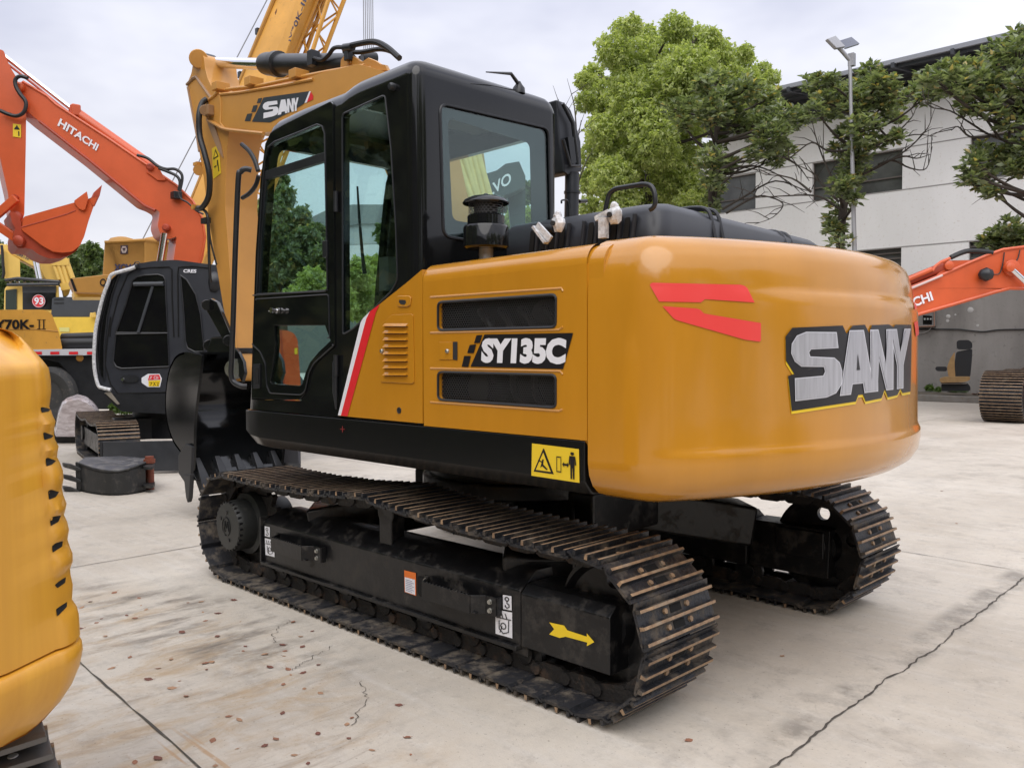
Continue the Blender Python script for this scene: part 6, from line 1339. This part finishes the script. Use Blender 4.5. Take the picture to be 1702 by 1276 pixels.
# ---- street lamp
PY_ = -23.6; pb = W(1417.5, 640, 20.9); PB = Vector((pb.x, pb.y, .0)); PY_ = pb.y; lp = emp('street_lamp', PB, 'slim solar street lamp rising in front of the factory, with a square lamp head', 'street lamp')
ptop = on(1412.5, 102, 1, PY_); LM = mat('galvanised', (.34, .34, .35), .45, metal=.4)
MB().tube([PB, Vector((PB.x, PB.y, 4)), Vector((ptop.x, PB.y, ptop.z))], .05, 12, rs=[.062, .055, .042]).build('pole', LM, lp)
zl = lambda a, b: (1360+a/14.18, 40+b/14.18); dl = (ptop-CAM).dot(FWD)
MB().tube([W(*zl(775, 890), dl), W(*zl(540, 620), dl), W(*zl(480, 560), dl-.05)], .05, 10).box(W(*zl(790, 850), dl), (.14, .14, .30)).build('bracket', LM, lp)
hq = [zl(150, 400), (zl(345, 325)), zl(580, 585), zl(370, 620)]
q = [W(*hq[0], dl-.5), W(*hq[1], dl+.1), W(*hq[2], dl+.1), W(*hq[3], dl-.35)]; n_h = (q[1]-q[0]).cross(q[3]-q[0]).normalized(); n_h = n_h if n_h.z > 0 else -n_h
lh = MB().plate([q], n_h*.08).build('lamp_head', LM, lp, bevel=.02); c_ = sum(q, Vector())/4; MB().plate([[c_+(p-c_)*.78-n_h*.006 for p in q]], n_h*.004).build('lamp_glass', mat('lamp_diffuser', (.30, .33, .26), .3), lh)
q = [W(*zl(490, 430), dl+.3), W(*zl(755, 345), dl+.9), W(*zl(945, 500), dl+.8), W(*zl(620, 605), dl+.1)]; n_s = (q[1]-q[0]).cross(q[3]-q[0]).normalized(); n_s = n_s if n_s.z > 0 else -n_s
sp_ = MB().plate([q], n_s*.04).build('solar_panel', mat('panel_back', (.36, .38, .40), .5), lp); MB().plate([[p+n_s*.042 for p in q]], n_s*.004).build('solar_cells', mat('solar_cells', (.01, .015, .04), .15), sp_); c_ = sum(q, Vector())/4+(q[1]-q[0])*.15; MB().box(c_-n_s*.03, (.14, .14, .05)).build('junction_box', KS, sp_)

# ================================================================ TREES
def leafmat(name, c1, c2, c3=None, gloss=.45, trans=.35):
    m = bpy.data.materials.new(name); m.use_nodes = True; n = m.node_tree.nodes; l = m.node_tree.links; b = n['Principled BSDF']
    g = n.new('ShaderNodeNewGeometry'); r = n.new('ShaderNodeValToRGB'); e = r.color_ramp.elements; e[0].color = (*c1, 1); e[1].color = (*c2, 1); e[0].position = .1; e[1].position = .9
    if c3: k = e.new(.97); k.color = (*c3, 1); e[1].position = .93
    l.new(g.outputs['Random Per Island'], r.inputs[0]); l.new(r.outputs[0], b.inputs['Base Color']); b.inputs['Roughness'].default_value = gloss
    t = n.new('ShaderNodeBsdfTranslucent'); mc = n.new('ShaderNodeMixRGB'); mc.blend_type = 'MULTIPLY'; mc.inputs['Fac'].default_value = 1; mc.inputs['Color2'].default_value = (1.5, 1.6, .7, 1)
    l.new(r.outputs[0], mc.inputs['Color1']); l.new(mc.outputs[0], t.inputs[0]); x = n.new('ShaderNodeMixShader'); x.inputs[0].default_value = trans
    l.new(b.outputs[0], x.inputs[1]); l.new(t.outputs[0], x.inputs[2]); l.new(x.outputs[0], n['Material Output'].inputs['Surface']); return m
BARK = mat('bark', (.045, .036, .028), .9, var=.3, vscale=10)
LM1 = leafmat('leaf_bright', (.27, .325, .115), (.48, .52, .23), gloss=.5, trans=.45); LM2 = leafmat('leaf_magnolia', (.10, .13, .065), (.28, .32, .19), (.42, .33, .13), .34, .40); LM3 = leafmat('leaf_far', (.05, .085, .03), (.13, .18, .06), trans=.3)
def leaves(name, blobs, depth, n, size, m, parent, seed=1, aspect=.5, dj=1.0, fill=.25, tuft=0):
    """leaf sized faces over and inside clumps; blobs = (px, py, r_px)"""
    rng = np.random.default_rng(seed); C0 = np.array(CAM); fw, rt, up = np.array(FWD), np.array(RGT), np.array(UPV)
    w_ = np.array([b[2]**2 for b in blobs], float); w_ /= w_.sum(); idx = rng.choice(len(blobs), n, p=w_)
    B = np.array([(W(b[0], b[1], depth+dj*math.sin(i*2.3+seed))-Vector((0, 0, 0)))[:] for i, b in enumerate(blobs)]); R_ = np.array([b[2]*depth/FPX for b in blobs])
    if tuft:   # leaves in rosettes
        nt_ = n//tuft; idt = rng.choice(len(blobs), nt_, p=w_); d = rng.normal(size=(nt_, 3)); d /= np.linalg.norm(d, axis=1)[:, None]; d[:, 2] *= .8
        rad = R_[idt]*np.where(rng.random(nt_) < fill, rng.random(nt_)**.5, .72+.5*rng.random(nt_)); tc_ = B[idt]+d*rad[:, None]
        ti = np.repeat(np.arange(nt_), tuft); n = len(ti); ang = rng.random(n)*2*np.pi; tilt = rng.random(n)*.9-.15
        ax_ = np.stack([np.cos(ang)*np.cos(tilt), np.sin(ang)*np.cos(tilt), np.sin(tilt)], 1)*.9+d[ti]*.45; ax_ /= np.linalg.norm(ax_, axis=1)[:, None]
        sz = size*(.7+.6*rng.random(n)); ctr = tc_[ti]+ax_*sz[:, None]*.55
    else:
        d = rng.normal(size=(n, 3)); d /= np.linalg.norm(d, axis=1)[:, None]
        lump = 1+.34*np.sin(d[:, 0]*7+idx)*np.sin(d[:, 1]*6+idx*2)*np.sin(d[:, 2]*8+1)
        rad = R_[idx]*np.where(rng.random(n) < fill, rng.random(n)**.5, (.80+.24*rng.random(n)))*lump; ctr = B[idx]+d*rad[:, None]
        ax_ = rng.normal(size=(n, 3)); ax_[:, 2] -= .55; ax_ = ax_+d*.5; ax_ /= np.linalg.norm(ax_, axis=1)[:, None]; sz = size*(.6+.8*rng.random(n))
    nr = rng.normal(size=(n, 3))*.6+np.array([0, 0, 1.0]); s_ = np.cross(ax_, nr); s_ /= np.linalg.norm(s_, axis=1)[:, None]; nn = np.cross(s_, ax_)
    h = sz[:, None]; V = np.empty((n, 4, 3)); V[:, 0] = ctr-ax_*h*.5; V[:, 1] = ctr+s_*h*aspect*.5+nn*h*.08; V[:, 2] = ctr+ax_*h*.5-nn*h*.06; V[:, 3] = ctr-s_*h*aspect*.5+nn*h*.08
    V = V.reshape(-1, 3); V[:, 2] = np.maximum(V[:, 2], .15); V -= np.array(ORG[parent.name]); me = bpy.data.meshes.new(name); me.vertices.add(4*n); me.vertices.foreach_set('co', V.ravel())
    me.loops.add(4*n); me.loops.foreach_set('vertex_index', np.arange(4*n)); me.polygons.add(n); me.polygons.foreach_set('loop_start', np.arange(n)*4); me.polygons.foreach_set('loop_total', np.full(n, 4)); me.update(calc_edges=True)
    me.materials.append(m); o = bpy.data.objects.new(name, me); COL.objects.link(o); o.parent = parent; return o
def tree(label, trunk, depth, blobs, n, size, m, bare=(), r0=.16, seed=1, aspect=.5, dj=1.0, tuft=0, fill=.25, group=None, cat='tree', nm='tree', nb=40):
    base = W(*trunk[0], depth); t = emp(nm, (base.x, base.y, 0), label, cat, group)
    tp = [Vector((base.x, base.y, -.05))]+[W(a, b, depth) for a, b in trunk[1:]]; mb = MB(); sp2 = spline(tp, 5); k = len(sp2); mb.tube(sp2, r0, 9, rs=[r0*(1-.75*i/k) for i in range(k)])
    rnd = random.Random(seed); order = sorted(range(len(blobs)), key=lambda i: -blobs[i][2])[:nb]
    for i in order:
        b = blobs[i]; e_ = W(b[0], b[1], depth+dj*math.sin(i*2.3+seed)); low_ = [p for p in sp2[2:] if p.z < e_.z-.2] or sp2[2:4]; s_ = min(low_, key=lambda p: (p-e_).length*1.0+rnd.random()*.6)
        mid = s_.lerp(e_, .5)+Vector((rnd.uniform(-.15, .15), rnd.uniform(-.15, .15), rnd.uniform(-.25, .1)))*((e_-s_).length*.4); sp_ = spline([s_, mid, e_], 5); kk = len(sp_); rb = min(.07, r0*.4)
        mb.tube(sp_, rb, 6, rs=[rb*(1-.8*j/kk) for j in range(kk)])
        for q_ in range(3):
            e2 = e_+Vector([rnd.gauss(0, 1) for _ in range(3)]).normalized()*(b[2]*depth/FPX*.8); mb.tube([sp_[-3], sp_[-3].lerp(e2, .55)+Vector((0, 0, .05)), e2], .02, 4, rs=[rb*.35, rb*.25, .006])
    mb.build('trunk', BARK, t, smooth=60)
    if bare:
        mb = MB()
        for br in bare:
            P = spline([W(a, b, depth-.2+.1*i) for i, (a, b) in enumerate(br)], 4); kk = len(P); mb.tube(P, .03, 5, rs=[.034*(1-.85*j/kk) for j in range(kk)])
            for j in range(3, kk-1, 2):
                d_ = (P[j+1]-P[j]).normalized(); e2 = P[j]+(d_+Vector([rnd.gauss(0, .5) for _ in range(3)])+Vector((0, 0, .35))).normalized()*rnd.uniform(.3, .8); mb.tube([P[j], P[j].lerp(e2, .5)+Vector((0, 0, .05)), e2], .01, 4, rs=[.013, .010, .004])
        mb.build('bare_branch', BARK, t, smooth=60)
    leaves('crown', blobs, depth, n, size, m, t, seed, aspect, dj, fill, tuft); return t
def sc5(L, k=1.0): return [(900+a/3.19, b/3.19, r*k/3.19) for a, b, r in L]
def sc6(L): return [(1250+a/3.037, b/3.037, r*1.12/3.037) for a, b, r in L]
def p5(L): return [(900+a/3.19, b/3.19) for a, b in L]
def p6(L): return [(1250+a/3.037, b/3.037) for a, b in L]
tree('big bright green tree with a rounded crown standing left of the factory', [(1085, 640), (1085, 420), (1080, 250), (1085, 120)], 27.5,
     sc5([(430, 160, 55), (480, 140, 45), (560, 200, 60), (700, 150, 65), (750, 160, 50), (830, 220, 75), (900, 210, 50), (940, 290, 70), (1060, 320, 60), (1080, 280, 35), (1170, 390, 55), (1220, 420, 40), (380, 270, 75), (270, 400, 60), (225, 430, 40), (480, 330, 110), (650, 320, 120), (800, 380, 110), (950, 420, 110), (1080, 480, 100), (1150, 560, 90), (320, 520, 95), (230, 540, 50), (480, 520, 120), (640, 550, 110), (330, 700, 80), (280, 820, 70), (440, 780, 110), (600, 760, 110), (740, 720, 110), (270, 960, 70), (380, 950, 100), (520, 950, 100), (680, 960, 100), (780, 1000, 80), (260, 1100, 60), (420, 1110, 90), (560, 1120, 90), (700, 1120, 90), (790, 1100, 70), (900, 330, 90), (560, 420, 120), (560, 650, 120), (350, 620, 80), (420, 880, 100), (850, 520, 120), (1000, 560, 110), (720, 440, 120), (720, 880, 110)], 1.12), 120000, .13, LM1, r0=.3, seed=3, aspect=.5, dj=2.1, fill=.42)
tree('dark leafy magnolia in front of the bright green tree', [(1183, 640), (1183, 350), (1187, 270), (1192, 190)], 23,
     sc5([(860, 450, 45), (920, 430, 55), (980, 520, 80), (1080, 480, 75), (1180, 540, 80), (1280, 620, 65), (1350, 640, 60), (1400, 620, 35), (1230, 720, 80), (1120, 680, 90), (1000, 640, 90), (900, 600, 80), (800, 560, 60), (700, 580, 50), (750, 660, 40), (1280, 800, 60), (1150, 800, 55), (1230, 850, 45), (940, 740, 50), (900, 850, 70), (940, 900, 80), (980, 880, 50), (890, 960, 45), (900, 1050, 45), (930, 1000, 30), (900, 1100, 40)]), 7800, .19, LM2, bare=[p5(q) for q in ([(960, 1110), (1080, 1040), (1240, 960), (1400, 1010), (1440, 1000)], [(1000, 900), (1120, 880), (1240, 920), (1330, 990)], [(980, 1130), (1100, 1060), (1180, 1040), (1280, 1080), (1230, 1150), (1130, 1190)], [(1280, 830), (1360, 880), (1420, 960)], [(930, 1000), (1050, 900), (1150, 880)])], r0=.14, seed=5, aspect=.44, dj=1.0, tuft=6, fill=.5, group='magnolia trees', nm='magnolia_tree')
tree('magnolia with sparse lower branches growing up around the street lamp pole', [(1397, 640), (1397, 400), (1411, 300), (1420, 235), (1425, 160)], 21.5,
     sc6([(310, 430, 50), (380, 410, 45), (450, 480, 55), (590, 375, 50), (640, 420, 55), (540, 440, 45), (570, 500, 60), (680, 480, 55), (740, 500, 40), (640, 560, 65), (520, 560, 60), (400, 560, 50), (320, 560, 40), (350, 510, 40), (720, 600, 45), (560, 660, 70), (480, 680, 45), (620, 720, 40), (730, 690, 35), (440, 760, 40), (540, 780, 50), (500, 860, 50), (560, 870, 40), (450, 940, 45), (500, 950, 35), (440, 1040, 45), (520, 1000, 25), (420, 1110, 45), (410, 1160, 40), (440, 1220, 40), (840, 470, 45), (870, 500, 30)]), 6300, .19, LM2, bare=[p6(q) for q in ([(560, 880), (680, 820), (800, 740), (890, 640), (905, 570)], [(600, 860), (700, 810), (800, 850), (880, 850), (910, 740)], [(560, 740), (700, 690), (800, 600), (830, 540)], [(440, 1020), (360, 940), (300, 870), (200, 820)], [(450, 1060), (330, 990), (150, 990), (0, 1000)], [(480, 760), (380, 760), (300, 720), (200, 790), (150, 800)], [(430, 960), (380, 850), (330, 720), (300, 600)], [(300, 970), (200, 900), (60, 880)], [(600, 600), (700, 700), (820, 680), (930, 690)], [(640, 830), (760, 790), (830, 800), (900, 780)])], r0=.13, seed=8, aspect=.44, dj=1.0, tuft=6, fill=.5, group='magnolia trees', nm='magnolia_tree')
tree('magnolia reaching in from the right edge, with yellowing leaves', [(1790, 660), (1790, 420), (1760, 280), (1720, 200)], 19.5,
     sc6([(900, 400, 45), (980, 360, 55), (1060, 340, 50), (1030, 420, 70), (930, 450, 55), (1140, 420, 70), (1200, 330, 55), (1240, 270, 60), (1330, 260, 60), (1350, 180, 45), (1400, 300, 80), (1372, 420, 80), (1230, 460, 70), (1120, 520, 60), (1200, 560, 60), (1310, 540, 60), (1290, 620, 45), (1390, 600, 70), (1180, 770, 50), (1110, 830, 45), (1230, 820, 65), (1320, 760, 60), (1100, 890, 40), (1180, 920, 50), (1215, 970, 30), (1330, 850, 45), (1070, 920, 25), (1400, 800, 70), (1450, 500, 90), (1480, 350, 90), (1460, 700, 80)]), 8200, .185, LM2, bare=[p6(q) for q in ([(1440, 760), (1220, 690), (1100, 620), (1000, 560), (900, 540), (860, 480)], [(1200, 690), (1100, 690), (1040, 640), (1005, 660)], [(1440, 840), (1370, 875), (1280, 920), (1240, 970)], [(1250, 700), (1180, 600), (1100, 500), (1080, 400)], [(1300, 700), (1290, 600), (1230, 480), (1200, 350)])], r0=.2, seed=11, aspect=.44, dj=1.0, tuft=6, fill=.5, group='magnolia trees', nm='magnolia_tree')
tree('small bushy magnolia top showing above the orange boom on the right', [(1740, 640), (1735, 430), (1700, 410), (1675, 400)], 22,
     sc6([(1180, 1230, 30), (1230, 1190, 45), (1290, 1150, 40), (1300, 1210, 50), (1350, 1190, 45), (1360, 1230, 50), (1240, 1240, 50), (1400, 1230, 50), (1300, 1260, 60)]), 1500, .20, LM2, r0=.07, seed=13, aspect=.42, dj=.5, tuft=7, group='magnolia trees', nm='magnolia_tree')
# bare twigs beside the cab
t = emp('bare_shrub', (*W(945, 640, 24)[:2], 0), 'leafless twiggy tree top just right of the black cab', 'tree'); mb = MB(); rnd = random.Random(4)
for br in ([(962, 420), (952, 340), (945, 260), (935, 200), (928, 165)], [(950, 300), (958, 240), (955, 180), (948, 150)], [(948, 270), (960, 230), (966, 200)], [(952, 330), (966, 290), (978, 260)], [(945, 260), (938, 220), (942, 180)]):
    P = spline([W(a, b, 24) for a, b in br], 4); kk = len(P); mb.tube(P, .03, 5, rs=[.035*(1-.85*j/kk) for j in range(kk)])
    for j in range(3, kk-1, 2): e2 = P[j]+Vector((rnd.gauss(0, .4), rnd.gauss(0, .4), .5)); mb.tube([P[j], e2], .01, 4, rs=[.012, .004])
mb.tube([Vector((*W(962, 420, 24)[:2], 0)), W(962, 420, 24)], .05, 6); mb.build('twigs', BARK, t)
# trees and buildings far behind on the left and through the cab glass
def far(label, blobs, depth, n, size, trunk, seed, m=LM3, grp='trees far behind the machines', **k): return tree(label, trunk, depth, blobs, n, size, m, r0=.2, seed=seed, dj=1.5, group=grp, nb=8, **k)
far('pale green tree behind the crane ballast box at the left', [(130, 425, 14), (150, 418, 14), (166, 430, 14), (140, 445, 18), (160, 450, 18), (128, 455, 16), (175, 455, 14), (120, 435, 10), (145, 470, 20), (170, 475, 18)], 45, 9000, .26, [(148, 640), (148, 480), (148, 430)], 21)
far('tree showing below the pale yellow boom at the far left', [(5, 440, 16), (0, 470, 20), (8, 500, 20), (45, 455, 16), (55, 470, 16), (40, 440, 12), (60, 450, 10), (-10, 420, 20)], 42, 8000, .24, [(20, 640), (20, 500), (20, 450)], 22)
far('dense green tree seen through the cab door window', [(450, 350, 22), (470, 330, 20), (465, 300, 14), (448, 390, 28), (480, 380, 26), (500, 360, 16), (470, 430, 34), (440, 450, 30), (510, 400, 22), (500, 440, 30), (530, 390, 18), (535, 430, 20), (460, 480, 34), (418, 400, 14), (422, 440, 14)], 30, 26000, .2, [(470, 640), (470, 440), (470, 350)], 23, m=LM2)
far('bright bush seen through the cab windows in front of the arched hall', [(520, 470, 22), (545, 460, 26), (570, 470, 24), (595, 455, 24), (620, 450, 24), (560, 500, 30), (600, 500, 34), (640, 480, 30), (500, 500, 24), (850, 375, 20), (875, 365, 18)], 28, 26000, .15, [(570, 640), (570, 520), (570, 470)], 24, m=LM1)
far('broad green tree on the skyline behind the cab', [(650, 390, 24), (690, 380, 26), (730, 370, 26), (770, 360, 24), (810, 350, 26), (850, 330, 24), (880, 320, 18), (700, 430, 34), (760, 420, 34), (820, 410, 34), (880, 400, 34)], 38, 20000, .25, [(760, 640), (760, 460), (760, 400)], 25)
# arched hall seen through the cab
AH = emp('arched_hall', (*W(600, 640, 60)[:2], 0), 'pale hall with an arched grey roof far behind, seen through the cab glass', 'building')
DV[0] = hdir(600)
slab('wall', [(470, 410), (720, 400), (720, 640), (470, 640)], 60, 12, mat('hall_white', (.55, .56, .56), .8), AH); slab('roof', [(462, 412), (480, 388), (510, 365), (545, 348), (585, 340), (640, 340), (690, 352), (725, 372), (735, 402), (720, 402), (700, 385), (640, 372), (600, 372), (560, 378), (520, 392), (490, 412)], 59.8, 12.4, mat('hall_roof', (.16, .17, .17), .6), AH, bevel=.0)
slab('roof_gable', [(490, 412), (520, 392), (560, 378), (600, 372), (640, 372), (700, 385), (720, 402)], 60.0, .3, mat('hall_gable', (.34, .36, .36), .8), AH, bevel=0); slab('dark_base', [(470, 445), (720, 442), (720, 640), (470, 640)], 59.7, .2, mat('hall_base', (.10, .11, .10), .8), AH, bevel=0)
# unseen near side of the yard; hall added so black panels reflect dark
NB_ = emp('added_hall', (-6, 17, 0), 'unseen grey hall added on the near side of the yard to darken reflections', 'building')
MB().box((-6, 21, 3.6), (34, 8, 7.2)).build('wall', mat('added_hall_wall', (.10, .10, .095), .85, var=.2), NB_); MB().box((-6, 21, 7.3), (35, 9, .25)).build('roof', RFM, NB_)
for i in range(5): MB().box((-20+i*7, 16.98, 2.4), (4.2, .06, 4.6)).build('door', mat('door_blue', (.03, .04, .05), .6), NB_)
def ntree(x, y, h, r, seed, label):
    t_ = emp('tree', (x, y, 0), label, 'tree', 'trees on the near side of the yard'); rnd = random.Random(seed); MB().tube([(x, y, -.05), (x+.1, y, h*.4), (x, y+.1, h*.8)], .2, 8, rs=[.22, .16, .08]).build('trunk', BARK, t_)
    rng = np.random.default_rng(seed); n = 5500; bl_ = np.array([(x+rnd.uniform(-r, r)*.7, y+rnd.uniform(-r, r)*.7, rnd.uniform(h*.16, h)) for _ in range(16)]); idx = rng.integers(0, 16, n); d = rng.normal(size=(n, 3)); d /= np.linalg.norm(d, axis=1)[:, None]; c = bl_[idx]+d*(r*.5*(.6+.5*rng.random(n)))[:, None]
    a_ = rng.normal(size=(n, 3)); a_ /= np.linalg.norm(a_, axis=1)[:, None]; b_ = np.cross(a_, rng.normal(size=(n, 3))); b_ /= np.linalg.norm(b_, axis=1)[:, None]; V = np.stack([c-a_*.2, c+b_*.12, c+a_*.2, c-b_*.12], 1).reshape(-1, 3); V[:, 2] = np.maximum(V[:, 2], .1); V -= np.array((x, y, 0))
    me = bpy.data.meshes.new('crown'); me.from_pydata(V.tolist(), [], [(4*i, 4*i+1, 4*i+2, 4*i+3) for i in range(n)]); me.materials.append(LM2); o = bpy.data.objects.new('crown', me); COL.objects.link(o); o.parent = t_
for i, (x, y, h, r) in enumerate(((6, 9, 7, 2.6), (10.5, 11, 8, 3), (15, 10, 8, 3), (2.5, 12.5, 8.5, 3), (-16, 5, 8, 3), (-18, -1, 9, 3.2), (-16, 11, 8, 3), (-19, -8, 8, 3), (5.5, 7.2, 6.5, 2.4), (8.5, 6.6, 6.5, 2.4), (11.5, 6.2, 7, 2.4), (14.5, 5.2, 7, 2.5), (18, 4.5, 7.5, 2.6))): ntree(x, y, h, r, 40+i, 'unseen dark tree on the near side of the yard, darkening reflections in the black paint')  # the last row, towards the bucket, is added to darken its reflections
# ================================================================ WEEDS AND LEAVES
WG = leafmat('weed_green', (.05, .10, .02), (.13, .2, .05), trans=.3)
def weeds(label, blobs, depth, n, size, nm='weeds'):
    t_ = emp(nm, (*W(*blobs[0][:2], depth)[:2], .1), None); o = leaves('weeds', blobs, depth, n, size, WG, t_, 3, .3, .4, .6); org = Vector(t_.location); o.parent = None; o.location = org; bpy.data.objects.remove(t_); tag(o, label, 'weeds', kind='stuff'); return o
weeds('low green weeds growing along the foot of the cement wall', [(1585, 653, 6), (1600, 654, 6), (1615, 652, 7), (1625, 650, 6), (1640, 640, 10), (1650, 630, 9), (1636, 625, 8), (1660, 640, 9), (1545, 646, 6), (1560, 648, 4), (1575, 650, 5), (1648, 618, 8), (1655, 612, 6), (1662, 625, 8), (1590, 655, 6), (1628, 656, 7)], 27.0, 5200, .15)
weeds('patch of rough green grass behind the small crawler tracks', [(190, 678, 6), (200, 679, 6), (210, 680, 6), (220, 679, 6), (230, 680, 6), (238, 681, 6)], 15.2, 1800, .12, 'grass')
RL = mat('reddish_leaf_litter', (.14, .07, .05), .9, var=.4, vscale=6)
mb = MB(); rnd = random.Random(9)
for i in range(70): c = on(rnd.uniform(1618, 1650), rnd.uniform(636, 652), 1, -23.5); a = rnd.uniform(0, 6.3); mb.add([(c.x, c.y, .14), (c.x+.12*math.cos(a), c.y+.12*math.sin(a), .2), (c.x+.1*math.cos(a+1), c.y+.1*math.sin(a+1), .16)], [(0, 1, 2)])
tag(mb.build('leaf_litter', RL, None, smooth=0), 'reddish leaf litter on the soil beside the seat', 'leaf litter', kind='stuff')
LC = [mat('dry_leaf_brown', (.27, .125, .075), .8, var=.2, vscale=40), mat('dry_leaf_tan', (.36, .21, .125), .8, var=.2, vscale=40), mat('dry_leaf_dark', (.17, .07, .05), .8, var=.2, vscale=40)]
def leaf_mesh(seed):
    rnd = random.Random(seed); L = 1.0; P = []; n = 10; mb = MB(); curl = rnd.uniform(.25, .8); wv = rnd.uniform(.5, .72)
    for i in range(n+1):
        t = i/n; w_ = wv*.5*math.sin(math.pi*min(1, t*.98+.01))**.8*(1+rnd.uniform(-.12, .12)); z = .03+curl*.13*(2*t-1)**2; x = t-.5
        P += [(x, -w_, z+w_*curl*.35), (x, 0, z), (x, w_, z+w_*curl*rnd.uniform(.15, .5))]
    mb.add(P, [f for i in range(n) for f in ((3*i, 3*i+1, 3*i+4, 3*i+3), (3*i+1, 3*i+2, 3*i+5, 3*i+4))]); mb.tube([(-.5, 0, .06+curl*.25), (-.75, .03, .12+curl*.2)], .02, 4); return mb
LT_ = [leaf_mesh(s) for s in range(6)]; meshes = []
lz = [(760, 247), (813, 243), (945, 237), (562, 228), (570, 258), (512, 298), (545, 310), (590, 275), (410, 312), (390, 328), (330, 267), (320, 352), (320, 410), (425, 382), (735, 367), (830, 320), (972, 323), (878, 383), (1185, 325), (1215, 383), (1262, 362), (525, 467), (692, 475), (992, 423), (983, 442), (1068, 455), (1142, 418), (1152, 442), (1148, 462), (1222, 425), (830, 492), (855, 486), (835, 517), (640, 512), (450, 512), (600, 557), (725, 563), (695, 592), (1090, 508), (1165, 516), (1175, 538), (1225, 530), (1145, 577), (1230, 594), (1287, 498), (925, 706), (967, 720), (1142, 693), (1422, 712), (1402, 738), (1285, 776), (860, 803), (958, 836), (637, 876), (545, 892), (1190, 862), (1245, 896), (1645, 790), (1503, 842), (1612, 661), (1660, 860), (870, 905), (1070, 825), (1115, 797), (820, 285), (880, 290), (752, 625), (1295, 612), (1410, 795)]
pos = [(a/2.4314, 900+b/2.4314) for a, b in lz]+[(1145, 1230), (1079, 1128), (1565, 816), (1590, 870), (1300, 1090), (150, 1000), (190, 985)]
onshoe = [(563, 994), (578, 1027)]
for i, (px_, py_) in enumerate(pos):
    p = on(px_, py_, 2, 0); s_ = random.uniform(.026, .046)*(1 if i % 4 else .55)
    k = i % 6
    if i < 6: o = LT_[k].build('dry_leaf', LC[k % 3], None, smooth=50); meshes.append(o)
    else: o = meshes[k].copy(); COL.objects.link(o)
    o.location = (p.x, p.y, .0); o.scale = (s_, s_, s_*.9); o.rotation_euler = (random.uniform(-.15, .15), random.uniform(-.15, .15), random.uniform(0, 6.3)); tag(o, 'small curled dry brown leaf lying on the concrete', 'leaf', 'dry leaves scattered on the concrete')
